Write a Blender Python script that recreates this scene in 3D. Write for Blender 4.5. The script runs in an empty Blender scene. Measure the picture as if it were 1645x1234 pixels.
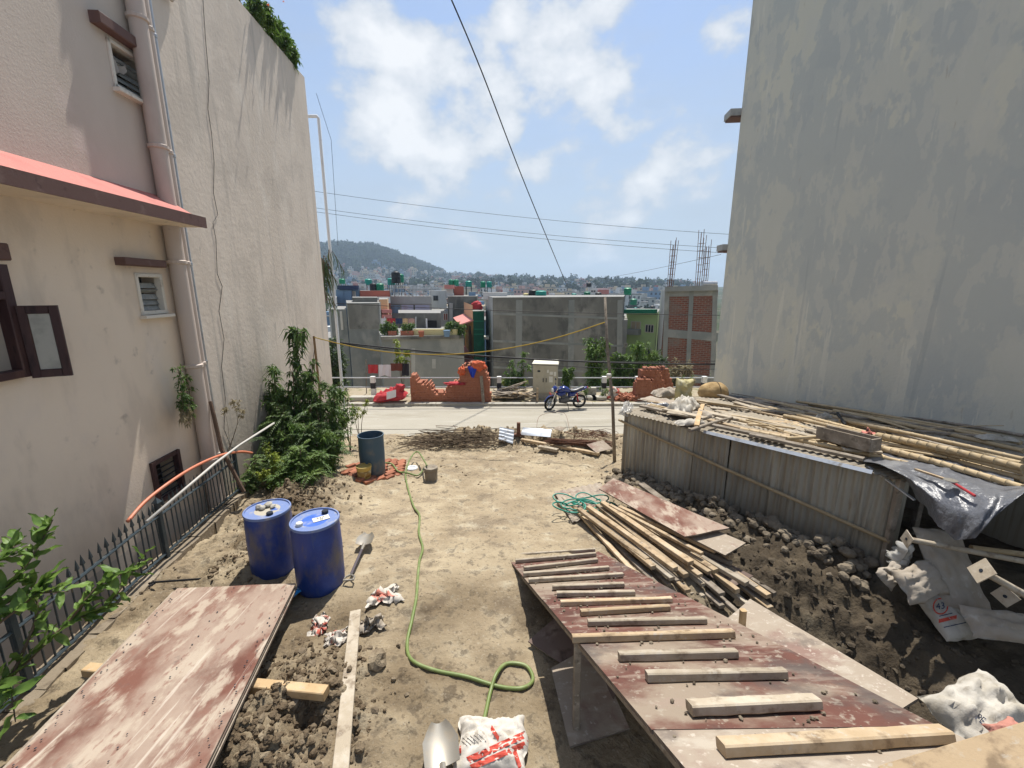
import bpy, math, random
from mathutils import Vector, Matrix, noise
R = math.radians
sc = bpy.context.scene
col = sc.collection
rng = random.Random(7)

# ------------------------------------------------------------------ camera
FPX, CX, CY = 690.0, 822.5, 617.0          # focal length and centre, in pixels of a 1645 px wide frame
PITCH, CAMZ = R(12.5), 3.3
cam_d = bpy.data.cameras.new('camera')
cam = bpy.data.objects.new('camera', cam_d); col.objects.link(cam)
cam.location = (0, 0, CAMZ); cam.rotation_euler = (math.pi/2 - PITCH, 0, 0)
cam_d.sensor_width = 36.0; cam_d.lens = 36.0*FPX/1645.0
cam_d.clip_start = 0.05; cam_d.clip_end = 9000
sc.camera = cam
# ------------------------------------------------------------------ world and sun
SUN_EL, SUN_AZ = R(65.5), R(9)               # azimuth measured to the right of +Y
w = bpy.data.worlds.new('World'); sc.world = w; w.use_nodes = True
nt = w.node_tree; nt.nodes.clear()
N = nt.nodes.new; L = nt.links.new
out = N('ShaderNodeOutputWorld'); bg = N('ShaderNodeBackground'); bg.inputs['Strength'].default_value = 0.098
sky = N('ShaderNodeTexSky'); sky.sky_type = 'NISHITA'; sky.sun_disc = False
sky.sun_elevation = SUN_EL; sky.sun_rotation = SUN_AZ
sky.altitude = 1300; sky.air_density = 1.0; sky.dust_density = 1.6; sky.ozone_density = .6
tc = N('ShaderNodeTexCoord')
nrm = N('ShaderNodeVectorMath'); nrm.operation = 'NORMALIZE'; L(tc.outputs['Generated'], nrm.inputs[0])
sep = N('ShaderNodeSeparateXYZ'); L(nrm.outputs[0], sep.inputs[0])
def mth(op, a, b=None, clamp=False):
    n = N('ShaderNodeMath'); n.operation = op; n.use_clamp = clamp
    for i, v in enumerate((a, b)):
        if v is None: continue
        if isinstance(v, (int, float)): n.inputs[i].default_value = v
        else: L(v, n.inputs[i])
    return n.outputs[0]
def cloud_noise(scale, detail, rough, off, stretch):
    mp = N('ShaderNodeMapping'); mp.inputs['Location'].default_value = off; mp.inputs['Scale'].default_value = stretch
    L(nrm.outputs[0], mp.inputs[0])
    n = N('ShaderNodeTexNoise'); n.inputs['Scale'].default_value = scale; n.inputs['Detail'].default_value = detail
    n.inputs['Roughness'].default_value = rough; L(mp.outputs[0], n.inputs['Vector'])
    return n.outputs['Fac']
fine = cloud_noise(6.2, 12, .56, (.3, .1, .7), (1, 1, 1.45))
broad = cloud_noise(2.1, 4, .5, (3.1, .6, .2), (1, 1, 1.9))
wisp = cloud_noise(3.0, 6, .65, (.8, 4.2, .1), (1, 1, 3.2))
def pix_dir(px, py):
    v = Vector(((px-CX)/FPX, 1.0, -(py-CY)/FPX))
    c, s = math.cos(PITCH), math.sin(PITCH)
    return Vector((v.x, v.y*c + v.z*s, -v.y*s + v.z*c)).normalized()
# cumulus banks: directions of the sky where cloud gathers (the noise gives them their outline)
banks = [(640,150,.17,1.0), (760,165,.16,1.0), (700,225,.13,.8), (600,240,.09,.7), (905,60,.17,1.0), (985,100,.10,.8), (1040,150,.09,.75),
         (925,170,.11,.8), (960,225,.12,.8), (1010,205,.08,.7), (1130,120,.12,.55), (860,290,.14,.55), (1090,270,.13,.55),
         (560,205,.09,.6), (720,340,.2,.45), (950,330,.2,.45)]
for a in range(14):                         # the same sort of cloud all round the rest of the sky
    az = R(45 + a*21); e = R(18 + 23*((a*7) % 5)/4)
    banks.append((Vector((math.sin(az)*math.cos(e), math.cos(az)*math.cos(e), math.sin(e))), None, .2 + .05*(a % 3), .9))
acc = None
for b in banks:
    d = b[0] if b[1] is None else pix_dir(b[0], b[1])
    dot = N('ShaderNodeVectorMath'); dot.operation = 'DOT_PRODUCT'; dot.inputs[1].default_value = d; L(nrm.outputs[0], dot.inputs[0])
    mr = N('ShaderNodeMapRange'); mr.interpolation_type = 'SMOOTHSTEP'; L(dot.outputs['Value'], mr.inputs['Value'])
    mr.inputs['From Min'].default_value = math.cos(b[2]); mr.inputs['From Max'].default_value = math.cos(b[2]*.15)
    mr.inputs['To Min'].default_value = 0; mr.inputs['To Max'].default_value = b[3]
    acc = mr.outputs[0] if acc is None else mth('MAXIMUM', acc, mr.outputs[0])
dens = mth('ADD', mth('MULTIPLY', acc, .60), mth('MULTIPLY', mth('SUBTRACT', fine, .50), 2.2))
cum = N('ShaderNodeMapRange'); cum.interpolation_type = 'SMOOTHSTEP'; L(dens, cum.inputs['Value'])
cum.inputs['From Min'].default_value = .22; cum.inputs['From Max'].default_value = .56; cum.inputs['To Max'].default_value = .94
wm = N('ShaderNodeMapRange'); wm.interpolation_type = 'SMOOTHSTEP'; L(mth('ADD', mth('MULTIPLY', wisp, .6), mth('MULTIPLY', broad, .4)), wm.inputs['Value'])
wm.inputs['From Min'].default_value = .40; wm.inputs['From Max'].default_value = .72; wm.inputs['To Max'].default_value = .5
cover = mth('MAXIMUM', cum.outputs[0], wm.outputs[0], True)
veil = N('ShaderNodeMapRange'); veil.interpolation_type = 'SMOOTHSTEP'; L(sep.outputs['Z'], veil.inputs['Value'])   # milky air low over the valley
veil.inputs['From Min'].default_value = .62; veil.inputs['From Max'].default_value = -.05; veil.inputs['To Max'].default_value = .93
vmx = N('ShaderNodeMix'); vmx.data_type = 'RGBA'; L(veil.outputs[0], vmx.inputs['Factor']); L(sky.outputs[0], vmx.inputs['A']); vmx.inputs['B'].default_value = (2.7, 3.0, 3.3, 1)
crp = N('ShaderNodeValToRGB'); L(dens, crp.inputs[0])
crp.color_ramp.elements[0].position = .25; crp.color_ramp.elements[0].color = (2.75, 3.1, 3.55, 1)
crp.color_ramp.elements[1].position = .80; crp.color_ramp.elements[1].color = (5.5, 5.5, 5.5, 1)
mx = N('ShaderNodeMix'); mx.data_type = 'RGBA'; L(cover, mx.inputs['Factor']); L(vmx.outputs['Result'], mx.inputs['A']); L(crp.outputs[0], mx.inputs['B'])
L(mx.outputs['Result'], bg.inputs['Color']); L(bg.outputs[0], out.inputs[0])
sl = bpy.data.lights.new('sun', 'SUN'); sl.energy = 3.8; sl.angle = R(.55); sl.color = (1, .955, .88)
sun = bpy.data.objects.new('sun', sl); col.objects.link(sun)
sd = Vector((math.sin(SUN_AZ)*math.cos(SUN_EL), math.cos(SUN_AZ)*math.cos(SUN_EL), math.sin(SUN_EL)))
sun.rotation_euler = sd.to_track_quat('Z', 'Y').to_euler(); sun.location = sd*50
vs = sc.view_settings
vs.view_transform = 'Standard'; vs.look = 'None'; vs.gamma = 1.0; vs.use_curve_mapping = False; vs.exposure = 0.86
sc.render.engine = 'CYCLES'
cy = sc.cycles; cy.use_denoising = True; cy.max_bounces = 6; cy.diffuse_bounces = 4; cy.transparent_max_bounces = 8
cy.volume_bounces = 0; cy.volume_step_rate = 4; cy.sample_clamp_indirect = 6

# ------------------------------------------------------------------ geometry helpers
CP, SP = math.cos(PITCH), math.sin(PITCH)
def W(px, py, d):
    """world point seen at a photo pixel at depth d along the view axis"""
    x, z = (px-CX)/FPX*d, -(py-CY)/FPX*d
    return Vector((x, d*CP + z*SP, CAMZ - d*SP + z*CP))
def ray(px, py):
    return Vector((0, 0, CAMZ)), pix_dir(px, py)
def sstep(a, b, x):
    t = min(1, max(0, (x-a)/(b-a))); return t*t*(3-2*t)
def bump(x, y, cx, cy_, rx, ry):
    d = ((x-cx)/rx)**2 + ((y-cy_)/ry)**2
    return math.exp(-d*1.4)
def fence_x(y): return -4.14 - .165*(y-2.97)
def g(x, y):
    """smooth lot level"""
    z = -.139*max(0, min(y, 12.6) - 4.5)
    z += .26*bump(x, y, -3.6, 7.1, .9, 1.1) + .12*bump(x, y, -3.25, 5.4, .5, 1.0) - .10*sstep(.8, .15, x-fence_x(y))*sstep(7.2, 6.2, y) + .12*bump(x, y, -3.2, 8.6, .8, .8)
    z += .20*bump(x, y, -1.5, 11.2, 1.4, .55) + .38*bump(x, y, .6, 11.6, 3.4, .42) + .25*bump(x, y, 1.8, 10.6, 1.2, .7)
    z += .30*bump(x, y, 2.3, 7.3, .7, 1.0) + .25*bump(x, y, 3.1, 6.0, .6, .9) + .18*bump(x, y, 4.0, 4.8, .7, .7)
    z += .15*bump(x, y, -1.7, 2.6, .85, .8)
    z -= .95*sstep(1.3, 2.9, x)*sstep(4.9, 2.7, y)*(1 - .75*sstep(3.3, 4.4, x))
    z -= .30*sstep(.55, 1.5, x)*sstep(4.4, 3.0, y)*sstep(2.8, 1.5, x)
    if y < 7.25 and x < fence_x(y) - .14: z = -1.45
    elif y >= 7.25 and x < -4.95: z -= .25*sstep(-4.95, -5.2, x)
    return z
def gx(px, py, h=0.0):
    """where the pixel's ray meets the lot"""
    o, d = ray(px, py); t = .5
    for i in range(4000):
        p = o + d*t
        if p.z <= g(p.x, p.y) + h: break
        t += .01
    return o + d*t
def origin_of(o):
    v = Vector((0, 0, 0))
    while o is not None: v = v + o.location; o = o.parent
    return v
class MB:
    def __init__(s): s.v = []; s.f = []; s.m = []
    def add(s, vs_, fs, mi=0):
        b = len(s.v); s.v += [Vector(p) for p in vs_]
        for f in fs: s.f.append(tuple(b+i for i in f)); s.m.append(mi)
        return s
    def box(s, x0, x1, y0, y1, z0, z1, mi=0, M=None):
        p = [Vector((x, y, z)) for z in (z0, z1) for y in (y0, y1) for x in (x0, x1)]
        if M is not None: p = [M @ q for q in p]
        return s.add(p, [(0,2,3,1), (4,5,7,6), (0,1,5,4), (2,6,7,3), (0,4,6,2), (1,3,7,5)], mi)
    def beam(s, a, b, wd, h, up=(0, 0, 1), ch=.0, mi=0, jit=0, seg=1, bend=0):
        """bar from a to b, width wd across, height h along up; chamfered long edges"""
        a, b = Vector(a), Vector(b); t = (b-a).normalized(); up = Vector(up)
        sd_ = t.cross(up).normalized(); u = sd_.cross(t).normalized()
        c = min(ch, wd*.4, h*.4); x, y = wd/2, h/2
        if c > 0: sec = [(-x+c,-y),(x-c,-y),(x,-y+c),(x,y-c),(x-c,y),(-x+c,y),(-x,y-c),(-x,-y+c)]
        else: sec = [(-x,-y),(x,-y),(x,y),(-x,y)]
        n = len(sec); vs_ = []
        for k in range(seg+1):
            q = k/seg; base = a.lerp(b, q) + sd_*bend*math.sin(math.pi*q) + u*bend*.5*math.sin(math.pi*q)
            kk = 1 + (rng.uniform(-jit, jit) if jit else 0)
            for (i, j) in sec: vs_.append(base + sd_*i*kk + u*j*kk)
        fs = [tuple(reversed(range(n))), tuple(seg*n+i for i in range(n))]
        for k in range(seg):
            for i in range(n): fs.append((k*n+i, k*n+(i+1) % n, (k+1)*n+(i+1) % n, (k+1)*n+i))
        return s.add(vs_, fs, mi)
    def tube(s, pts, r, n=8, mi=0, caps=True):
        pts = [Vector(p) for p in pts]; rs = r if isinstance(r, (list, tuple)) else [r]*len(pts)
        t0 = (pts[1]-pts[0]).normalized(); up = Vector((0, 0, 1)) if abs(t0.z) < .9 else Vector((1, 0, 0))
        u = t0.cross(up).normalized(); vs_ = []
        for i, p in enumerate(pts):
            t = (pts[min(i+1, len(pts)-1)] - pts[max(i-1, 0)])
            t = t.normalized() if t.length > 1e-9 else t0
            u = (u - t*u.dot(t)); u = u.normalized() if u.length > 1e-6 else t.orthogonal().normalized()
            v = t.cross(u)
            for k in range(n):
                a = 2*math.pi*k/n; vs_.append(p + (u*math.cos(a) + v*math.sin(a))*rs[i])
        fs = []
        for i in range(len(pts)-1):
            for k in range(n): fs.append((i*n+k, i*n+(k+1) % n, (i+1)*n+(k+1) % n, (i+1)*n+k))
        if caps: fs += [tuple(reversed(range(n))), tuple((len(pts)-1)*n+k for k in range(n))]
        return s.add(vs_, fs, mi)
    def lathe(s, prof, n=24, c=(0, 0, 0), mi=0, M=None):
        c = Vector(c); vs_ = []; fs = []
        for (r, z) in prof:
            for k in range(n):
                a = 2*math.pi*k/n; q = Vector((r*math.cos(a), r*math.sin(a), z))
                vs_.append((M @ q if M is not None else q) + c)
        for i in range(len(prof)-1):
            for k in range(n): fs.append((i*n+k, i*n+(k+1) % n, (i+1)*n+(k+1) % n, (i+1)*n+k))
        if prof[0][0] > 1e-6: fs.append(tuple(reversed(range(n))))
        if prof[-1][0] > 1e-6: fs.append(tuple((len(prof)-1)*n+k for k in range(n)))
        return s.add(vs_, fs, mi)
    def grid(s, fn, nu, nv, mi=0):
        vs_ = [fn(i/nu, j/nv) for j in range(nv+1) for i in range(nu+1)]
        fs = [(j*(nu+1)+i, j*(nu+1)+i+1, (j+1)*(nu+1)+i+1, (j+1)*(nu+1)+i) for j in range(nv) for i in range(nu)]
        return s.add(vs_, fs, mi)
    def slab(s, p00, p10, p11, p01, th, mi=0, nu=1, nv=1, warp=None):
        """a sheet with thickness between four corners (thickness downwards along its normal)"""
        P = [Vector(p) for p in (p00, p10, p11, p01)]
        nn = (P[1]-P[0]).cross(P[3]-P[0]).normalized()
        if nn.z < 0: nn = -nn
        def top(u, v):
            q = P[0]*(1-u)*(1-v) + P[1]*u*(1-v) + P[2]*u*v + P[3]*(1-u)*v
            return q + nn*(warp(u, v) if warp else 0)
        b = len(s.v)
        s.grid(top, nu, nv, mi); s.grid(lambda u, v: top(u, v) - nn*th, nu, nv, mi)
        k = (nu+1)*(nv+1); e = []
        e += [(i, i+1) for i in range(nu)] + [(j*(nu+1)+nu, (j+1)*(nu+1)+nu) for j in range(nv)]
        e += [(nv*(nu+1)+i+1, nv*(nu+1)+i) for i in reversed(range(nu))] + [((j+1)*(nu+1), j*(nu+1)) for j in reversed(range(nv))]
        for (i, j) in e: s.f.append((b+i, b+i+k, b+j+k, b+j)); s.m.append(mi)
        return s
    def build(s, name, mat, parent=None, smooth=False, local=False, label=None):
        me = bpy.data.meshes.new(name)
        if parent is None and not local:
            n = max(1, len(s.v)); o_ = Vector((sum(v.x for v in s.v)/n, sum(v.y for v in s.v)/n, min(v.z for v in s.v)))
        elif local: o_ = Vector((0, 0, 0))
        else: o_ = origin_of(parent)
        me.from_pydata([v - o_ for v in s.v], [], s.f); me.update()
        mats = mat if isinstance(mat, (list, tuple)) else [mat]
        for m in mats: me.materials.append(m)
        if len(mats) > 1: me.polygons.foreach_set('material_index', s.m)
        if smooth: me.polygons.foreach_set('use_smooth', [True]*len(me.polygons))
        ob = bpy.data.objects.new(name, me); col.objects.link(ob)
        if parent is None: ob.location = o_
        else: ob.parent = parent
        if label: ob['label'] = label
        return ob
def autosmooth(ob, ang=40):
    me = ob.data
    me.polygons.foreach_set('use_smooth', [True]*len(me.polygons))
    try: me.set_sharp_from_angle(angle=R(ang))
    except Exception: pass
    return ob
def tag(o, label, cat, group=None):
    o['label'] = label; o['category'] = cat
    if group: o['group'] = group
    return o
def struct(o, kind='structure'): o['kind'] = kind; return o
def thing(name, label, cat, loc, group=None, rot=None):
    o = bpy.data.objects.new(name, None); col.objects.link(o); o.location = loc
    o.empty_display_size = .1
    if rot is not None: o.rotation_euler = rot
    return tag(o, label, cat, group)
def copy_tree(o, parent=None):
    c = o.copy(); col.objects.link(c); c.parent = parent
    for ch in [k for k in o.children]: copy_tree(ch, c)
    return c

# ------------------------------------------------------------------ materials
def mat(name, base, layers=(), rough=.85, bump=0, bscale=40, spec=.25, metal=0, vary=.0, trans=0, coord='Object', alpha=1, bdetail=5, brick=None, zdirt=None):
    """base colour with noise-masked layers: (colour, scale, lo, hi, stretch, detail)"""
    m = bpy.data.materials.new(name); m.use_nodes = True; t = m.node_tree; n = t.nodes; l = t.links
    b = n['Principled BSDF']; b.inputs['Roughness'].default_value = rough; b.inputs['Metallic'].default_value = metal
    b.inputs['Specular IOR Level'].default_value = spec
    tcn = n.new('ShaderNodeTexCoord'); oi = n.new('ShaderNodeObjectInfo')
    sc_ = n.new('ShaderNodeVectorMath'); sc_.operation = 'SCALE'; sc_.inputs[0].default_value = (37, 53, 71); l.new(oi.outputs['Random'], sc_.inputs['Scale'])
    ad = n.new('ShaderNodeVectorMath'); ad.operation = 'ADD'; l.new(tcn.outputs[coord], ad.inputs[0]); l.new(sc_.outputs[0], ad.inputs[1])
    vec = ad.outputs[0]
    def noi(scale, stretch=(1, 1, 1), detail=5, ro=.6, vv=None):
        mp = n.new('ShaderNodeMapping'); mp.inputs['Scale'].default_value = stretch; l.new(vv or vec, mp.inputs[0])
        k = n.new('ShaderNodeTexNoise'); k.inputs['Scale'].default_value = scale; k.inputs['Detail'].default_value = detail; k.inputs['Roughness'].default_value = ro
        l.new(mp.outputs[0], k.inputs['Vector']); return k.outputs['Fac']
    cur = None
    def mix(fac, c):
        nonlocal cur
        x = n.new('ShaderNodeMix'); x.data_type = 'RGBA'
        if isinstance(fac, float): x.inputs['Factor'].default_value = fac
        else: l.new(fac, x.inputs['Factor'])
        if cur is None: x.inputs['A'].default_value = (*base, 1)
        else: l.new(cur, x.inputs['A'])
        if isinstance(c, tuple): x.inputs['B'].default_value = (*c, 1)
        else: l.new(c, x.inputs['B'])
        cur = x.outputs['Result']
    if brick:
        bt = n.new('ShaderNodeTexBrick'); l.new(tcn.outputs['Object'] if brick.get('xy') else vec, bt.inputs['Vector'])
        mp = n.new('ShaderNodeMapping'); mp.inputs['Rotation'].default_value = (R(90), 0, 0) if not brick.get('xy') else (0, 0, 0)
        l.new(tcn.outputs['Object'], mp.inputs[0]); l.new(mp.outputs[0], bt.inputs['Vector'])
        bt.inputs['Color1'].default_value = (*brick['a'], 1); bt.inputs['Color2'].default_value = (*brick['b'], 1); bt.inputs['Mortar'].default_value = (*brick['m'], 1)
        bt.inputs['Scale'].default_value = 1; bt.inputs['Brick Width'].default_value = brick['w']; bt.inputs['Row Height'].default_value = brick['h']; bt.inputs['Mortar Size'].default_value = brick.get('ms', .012)
        mix(1.0, bt.outputs['Color'])
    for ly in layers:
        c, s_, lo, hi = ly[:4]; st = ly[4] if len(ly) > 4 else (1, 1, 1); de = ly[5] if len(ly) > 5 else 5
        mrn = n.new('ShaderNodeMapRange'); mrn.interpolation_type = 'SMOOTHSTEP'; l.new(noi(s_, st, de), mrn.inputs['Value'])
        mrn.inputs['From Min'].default_value = lo; mrn.inputs['From Max'].default_value = hi
        if len(ly) > 6: mrn.inputs['To Max'].default_value = ly[6]
        mix(mrn.outputs[0], c)
    if zdirt:       # splashed mud: (colour, height where it ends, height where it is full)
        sx = n.new('ShaderNodeSeparateXYZ'); l.new(tcn.outputs['Object'], sx.inputs[0]); ad2 = n.new('ShaderNodeMath'); ad2.operation = 'MULTIPLY_ADD'; ad2.inputs[1].default_value = 2.2; l.new(noi(1.6, (1,1,.5), 8), ad2.inputs[0]); l.new(sx.outputs['Z'], ad2.inputs[2])
        mrn = n.new('ShaderNodeMapRange'); mrn.interpolation_type = 'SMOOTHSTEP'; l.new(ad2.outputs[0], mrn.inputs['Value']); mrn.inputs['From Min'].default_value = zdirt[1]+1.1; mrn.inputs['From Max'].default_value = zdirt[2]+1.1; mrn.inputs['To Max'].default_value = .7
        mix(mrn.outputs[0], zdirt[0])
    if vary:
        hs = n.new('ShaderNodeHueSaturation')
        mrn = n.new('ShaderNodeMapRange'); l.new(oi.outputs['Random'], mrn.inputs['Value'])
        mrn.inputs['To Min'].default_value = 1-vary; mrn.inputs['To Max'].default_value = 1+vary
        l.new(mrn.outputs[0], hs.inputs['Value'])
        if cur is None: hs.inputs['Color'].default_value = (*base, 1)
        else: l.new(cur, hs.inputs['Color'])
        cur = hs.outputs['Color']
    if cur is None: b.inputs['Base Color'].default_value = (*base, 1)
    else: l.new(cur, b.inputs['Base Color'])
    if bump:
        bp = n.new('ShaderNodeBump'); bp.inputs['Strength'].default_value = 1; bp.inputs['Distance'].default_value = bump
        l.new(noi(bscale, (1, 1, 1), bdetail), bp.inputs['Height']); l.new(bp.outputs[0], b.inputs['Normal'])
    if trans:
        tr = n.new('ShaderNodeBsdfTranslucent'); ms = n.new('ShaderNodeMixShader'); ms.inputs[0].default_value = trans
        if cur is None: tr.inputs[0].default_value = (*base, 1)
        else: l.new(cur, tr.inputs[0])
        l.new(b.outputs[0], ms.inputs[1]); l.new(tr.outputs[0], ms.inputs[2]); l.new(ms.outputs[0], n['Material Output'].inputs[0])
    if alpha < 1: b.inputs['Alpha'].default_value = alpha
    return m
def scene_text(s, size, p, right, up, m, parent, name='printed_text'):
    """flat lettering set on a surface"""
    cu = bpy.data.curves.new(name, 'FONT'); cu.body = s; cu.size = size; cu.align_x = 'CENTER'; cu.align_y = 'CENTER'; cu.extrude = .0004
    tmp = bpy.data.objects.new('tmp', cu); col.objects.link(tmp)
    dg = bpy.context.evaluated_depsgraph_get(); me = bpy.data.meshes.new_from_object(tmp.evaluated_get(dg)); bpy.data.objects.remove(tmp)
    r_, u_ = Vector(right).normalized(), Vector(up); u_ = (u_ - r_*u_.dot(r_)).normalized(); n_ = r_.cross(u_)
    Mx = Matrix((r_, u_, n_)).transposed(); o_ = origin_of(parent); p = Vector(p)
    for v in me.vertices: v.co = Mx @ v.co + p - o_
    me.name = name; me.materials.clear(); me.materials.append(m)
    ob = bpy.data.objects.new(name, me); col.objects.link(ob); ob.parent = parent
    return ob
def nz(p, s=1.0, seed=0.0): return noise.noise(Vector((p[0]*s+seed, p[1]*s-seed*.7, (p[2] if len(p) > 2 else 0)*s+seed*.3)))
def fbm(x, y, z=0, o=4):
    return noise.fractal(Vector((x, y, z)), 1.0, 2.0, o)

soil_layers = [((.395,.325,.22), 1.0, .40, .64, (1,1,1), 7), ((.18,.142,.10), 1.8, .53, .68, (1,1,1), 9, .7), ((.45,.395,.29), 4, .54, .68, (1,1,1), 8, .75), ((.17,.137,.097), 8, .54, .64, (1,1,1), 7, .75), ((.14,.112,.08), 22, .57, .66, (1,1,1), 5, .6), ((.46,.405,.31), 40, .59, .68, (1,1,1), 4, .6)]
M = dict(
 soil = mat('dry_soil', (.29,.23,.152), soil_layers, rough=.97, bump=.026, bscale=18, spec=.1, bdetail=8),
 wetsoil = mat('damp_clods', (.20,.155,.105), [((.31,.25,.17), 3, .45, .65, (1,1,1), 6), ((.12,.092,.064), 7, .55, .72)], rough=.95, bump=.012, bscale=60, spec=.12, vary=.1),
 road = mat('concrete_road', (.335,.308,.252), [((.275,.25,.195), .6, .45, .7, (.35,1.6,1), 6), ((.385,.36,.305), 2.5, .5, .75, (.3,1.5,1), 6), ((.23,.205,.155), 9, .6, .78)], rough=.95, bump=.003, bscale=60, spec=.15),
 verge = mat('dusty_verge', (.33,.275,.195), [((.16,.16,.075), 2.2, .5, .68), ((.42,.37,.28), 5, .55, .75)], rough=1, bump=.015, bscale=25, spec=.1),
 valley = mat('valley_ground', (.055,.068,.034), [((.11,.10,.072), .03, .48, .6), ((.035,.05,.022), .2, .5, .65)], rough=1, spec=.05),
 dampsoil = None,
 kerb = mat('kerb_concrete', (.40,.375,.32), [((.26,.235,.19), 3, .5, .7)], rough=.95, bump=.004),
)
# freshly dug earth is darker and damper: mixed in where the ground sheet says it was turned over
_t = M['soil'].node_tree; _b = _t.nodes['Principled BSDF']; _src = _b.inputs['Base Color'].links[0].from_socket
_a = _t.nodes.new('ShaderNodeAttribute'); _a.attribute_name = 'damp_shade'
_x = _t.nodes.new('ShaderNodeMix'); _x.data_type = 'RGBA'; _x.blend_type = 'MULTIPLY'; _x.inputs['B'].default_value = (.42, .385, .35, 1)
_t.links.new(_a.outputs['Fac'], _x.inputs['Factor']); _t.links.new(_src, _x.inputs['A']); _y = _t.nodes.new('ShaderNodeMix'); _y.data_type = 'RGBA'; _y.inputs['B'].default_value = (.052, .041, .029, 1)      # wet clay, with the pit's shade put into its colour
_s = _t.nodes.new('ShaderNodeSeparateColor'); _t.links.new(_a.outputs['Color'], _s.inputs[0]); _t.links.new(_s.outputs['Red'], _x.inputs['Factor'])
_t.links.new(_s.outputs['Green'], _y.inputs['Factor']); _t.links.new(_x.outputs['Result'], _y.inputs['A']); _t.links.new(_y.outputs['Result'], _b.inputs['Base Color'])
# ================================================================== the setting
def rough_at(x, y):
    r = .016
    r += .085*bump(x, y, -3.75, 6.6, 1.1, 1.9) + .10*bump(x, y, -1.75, 2.55, .8, .85) + .05*bump(x, y, -3.4, 4.6, .9, 1.5)
    r += .12*bump(x, y, .2, 11.4, 4.2, .75) + .06*bump(x, y, 1.8, 10.5, 1.4, .8)
    r += .075*bump(x, y, 2.6, 6.9, 1.0, 2.0) + .07*bump(x, y, 3.6, 5.0, 1.1, 1.3) + .045*bump(x, y, 3.2, 3.2, 1.6, 1.3) + .02*bump(x, y, -1.6, 8.8, 1.5, 1.2)
    return r
def ground_z(x, y):
    z = g(x, y)
    if z < -1.4: return z
    r = rough_at(x, y)
    z += r*(1.7*fbm(x*2.6, y*2.6, 1.7, 6) + .9*abs(fbm(x*6.5, y*6.5, 4.4, 4))) + .018*fbm(x*.9, y*.9, 5.0, 3) + .010*fbm(x*9, y*9, 2.2, 3) + .5*r*max(0, fbm(x*7, y*7, 9.1, 3))
    mk = max(1.2*bump(x, y, -1.75, 2.55, .8, .9), .8*bump(x, y, -3.5, 6.3, .9, 1.6), .8*bump(x, y, 3.2, 4.6, 1.3, 1.8), .5*bump(x, y, -3.3, 4.8, .6, 1.0))
    if mk > .08: z += mk*(.085*(abs(fbm(x*6.3, y*6.3, 3.9, 5)) - .25) + .05*abs(fbm(x*13, y*13, 8.2, 3)))
    z += -.03*bump(x, y, -.95, 6.2, .28, 3.4)*(1 + .45*math.sin(y*30)) - .022*bump(x, y, .55, 6.4, .25, 3.2)*(1 + .3*math.sin(y*27))
    return z
def make_ground():
    x0, x1, y0, y1, st = -5.9, 8.4, -1.6, 12.75, .033
    nx, ny = int((x1-x0)/st), int((y1-y0)/st); vs_ = []; fs = []
    for j in range(ny+1):
        y = y0 + (y1-y0)*j/ny
        for i in range(nx+1):
            x = x0 + (x1-x0)*i/nx
            vs_.append((x, y, ground_z(x, y)))
    for j in range(ny):
        for i in range(nx): a = j*(nx+1)+i; fs.append((a, a+1, a+nx+2, a+nx+1))
    me = bpy.data.meshes.new('ground'); me.from_pydata(vs_, [], fs); me.polygons.foreach_set('use_smooth', [True]*len(fs))
    ca = me.color_attributes.new('damp_shade', 'FLOAT_COLOR', 'POINT'); buf = []
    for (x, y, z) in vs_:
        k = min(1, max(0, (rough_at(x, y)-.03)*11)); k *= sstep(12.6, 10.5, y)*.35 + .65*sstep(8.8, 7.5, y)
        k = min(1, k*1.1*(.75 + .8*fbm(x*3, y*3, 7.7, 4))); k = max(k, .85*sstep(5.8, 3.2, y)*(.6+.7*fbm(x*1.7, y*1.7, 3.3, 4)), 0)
        pit_shade = sstep(1.75, 2.7, x + .35*fbm(x*1.5, y*1.5, 1.1, 3))*sstep(7.0, 5.6, y)*(.86+.25*fbm(x*4, y*4, 6.6, 4)); pit_shade = min(.95, max(0, pit_shade)); buf += [min(1, k), pit_shade, 0, 1]  # green channel: shade before the shed and in the pit, painted into the soil
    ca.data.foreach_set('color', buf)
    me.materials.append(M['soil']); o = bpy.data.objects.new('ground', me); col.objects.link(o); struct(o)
    return o
make_ground()
ROAD_N, ROAD_F = 12.7, 17.35
def road_z(y): return -1.13 - .37*(y-ROAD_N)/(ROAD_F-ROAD_N)
mb = MB()
def roadfn(u, v):
    x = -45 + 90*u; y = ROAD_N - .25 + (ROAD_F-ROAD_N+.35)*v
    if v < .08: y += .16*fbm(x*1.7, 3.3, 0, 3)
    return Vector((x, y, road_z(y) + .012*fbm(x*.8, y*.8, 0, 3)))
mb.grid(roadfn, 260, 14); o = mb.build('road', M['road'], smooth=True); struct(o)
# construction joints scored across the slab are real grooves in dark strips
mb = MB(); rngk = random.Random(3)
x = -44
while x < 44:
    L_ = rngk.uniform(.9, 1.3)
    mb.slab((x, ROAD_F, road_z(ROAD_F)+.11), (x+L_, ROAD_F, road_z(ROAD_F)+.11), (x+L_, ROAD_F+.2, road_z(ROAD_F)+.12), (x, ROAD_F+.2, road_z(ROAD_F)+.12), .3)
    x += L_+.015
o = mb.build('kerb', M['kerb']); struct(o)
def verge_z(x, y): return -1.42 + .05*fbm(x*1.5, y*1.5, 2, 4) - 6.4*sstep(20.2, 27.5, y)
mb = MB(); mb.grid(lambda u, v: Vector((-45+90*u, ROAD_F+.19+11*v*v, verge_z(-45+90*u, ROAD_F+.19+11*v*v))), 300, 40)
o = mb.build('verge', M['verge'], smooth=True); struct(o)
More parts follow.
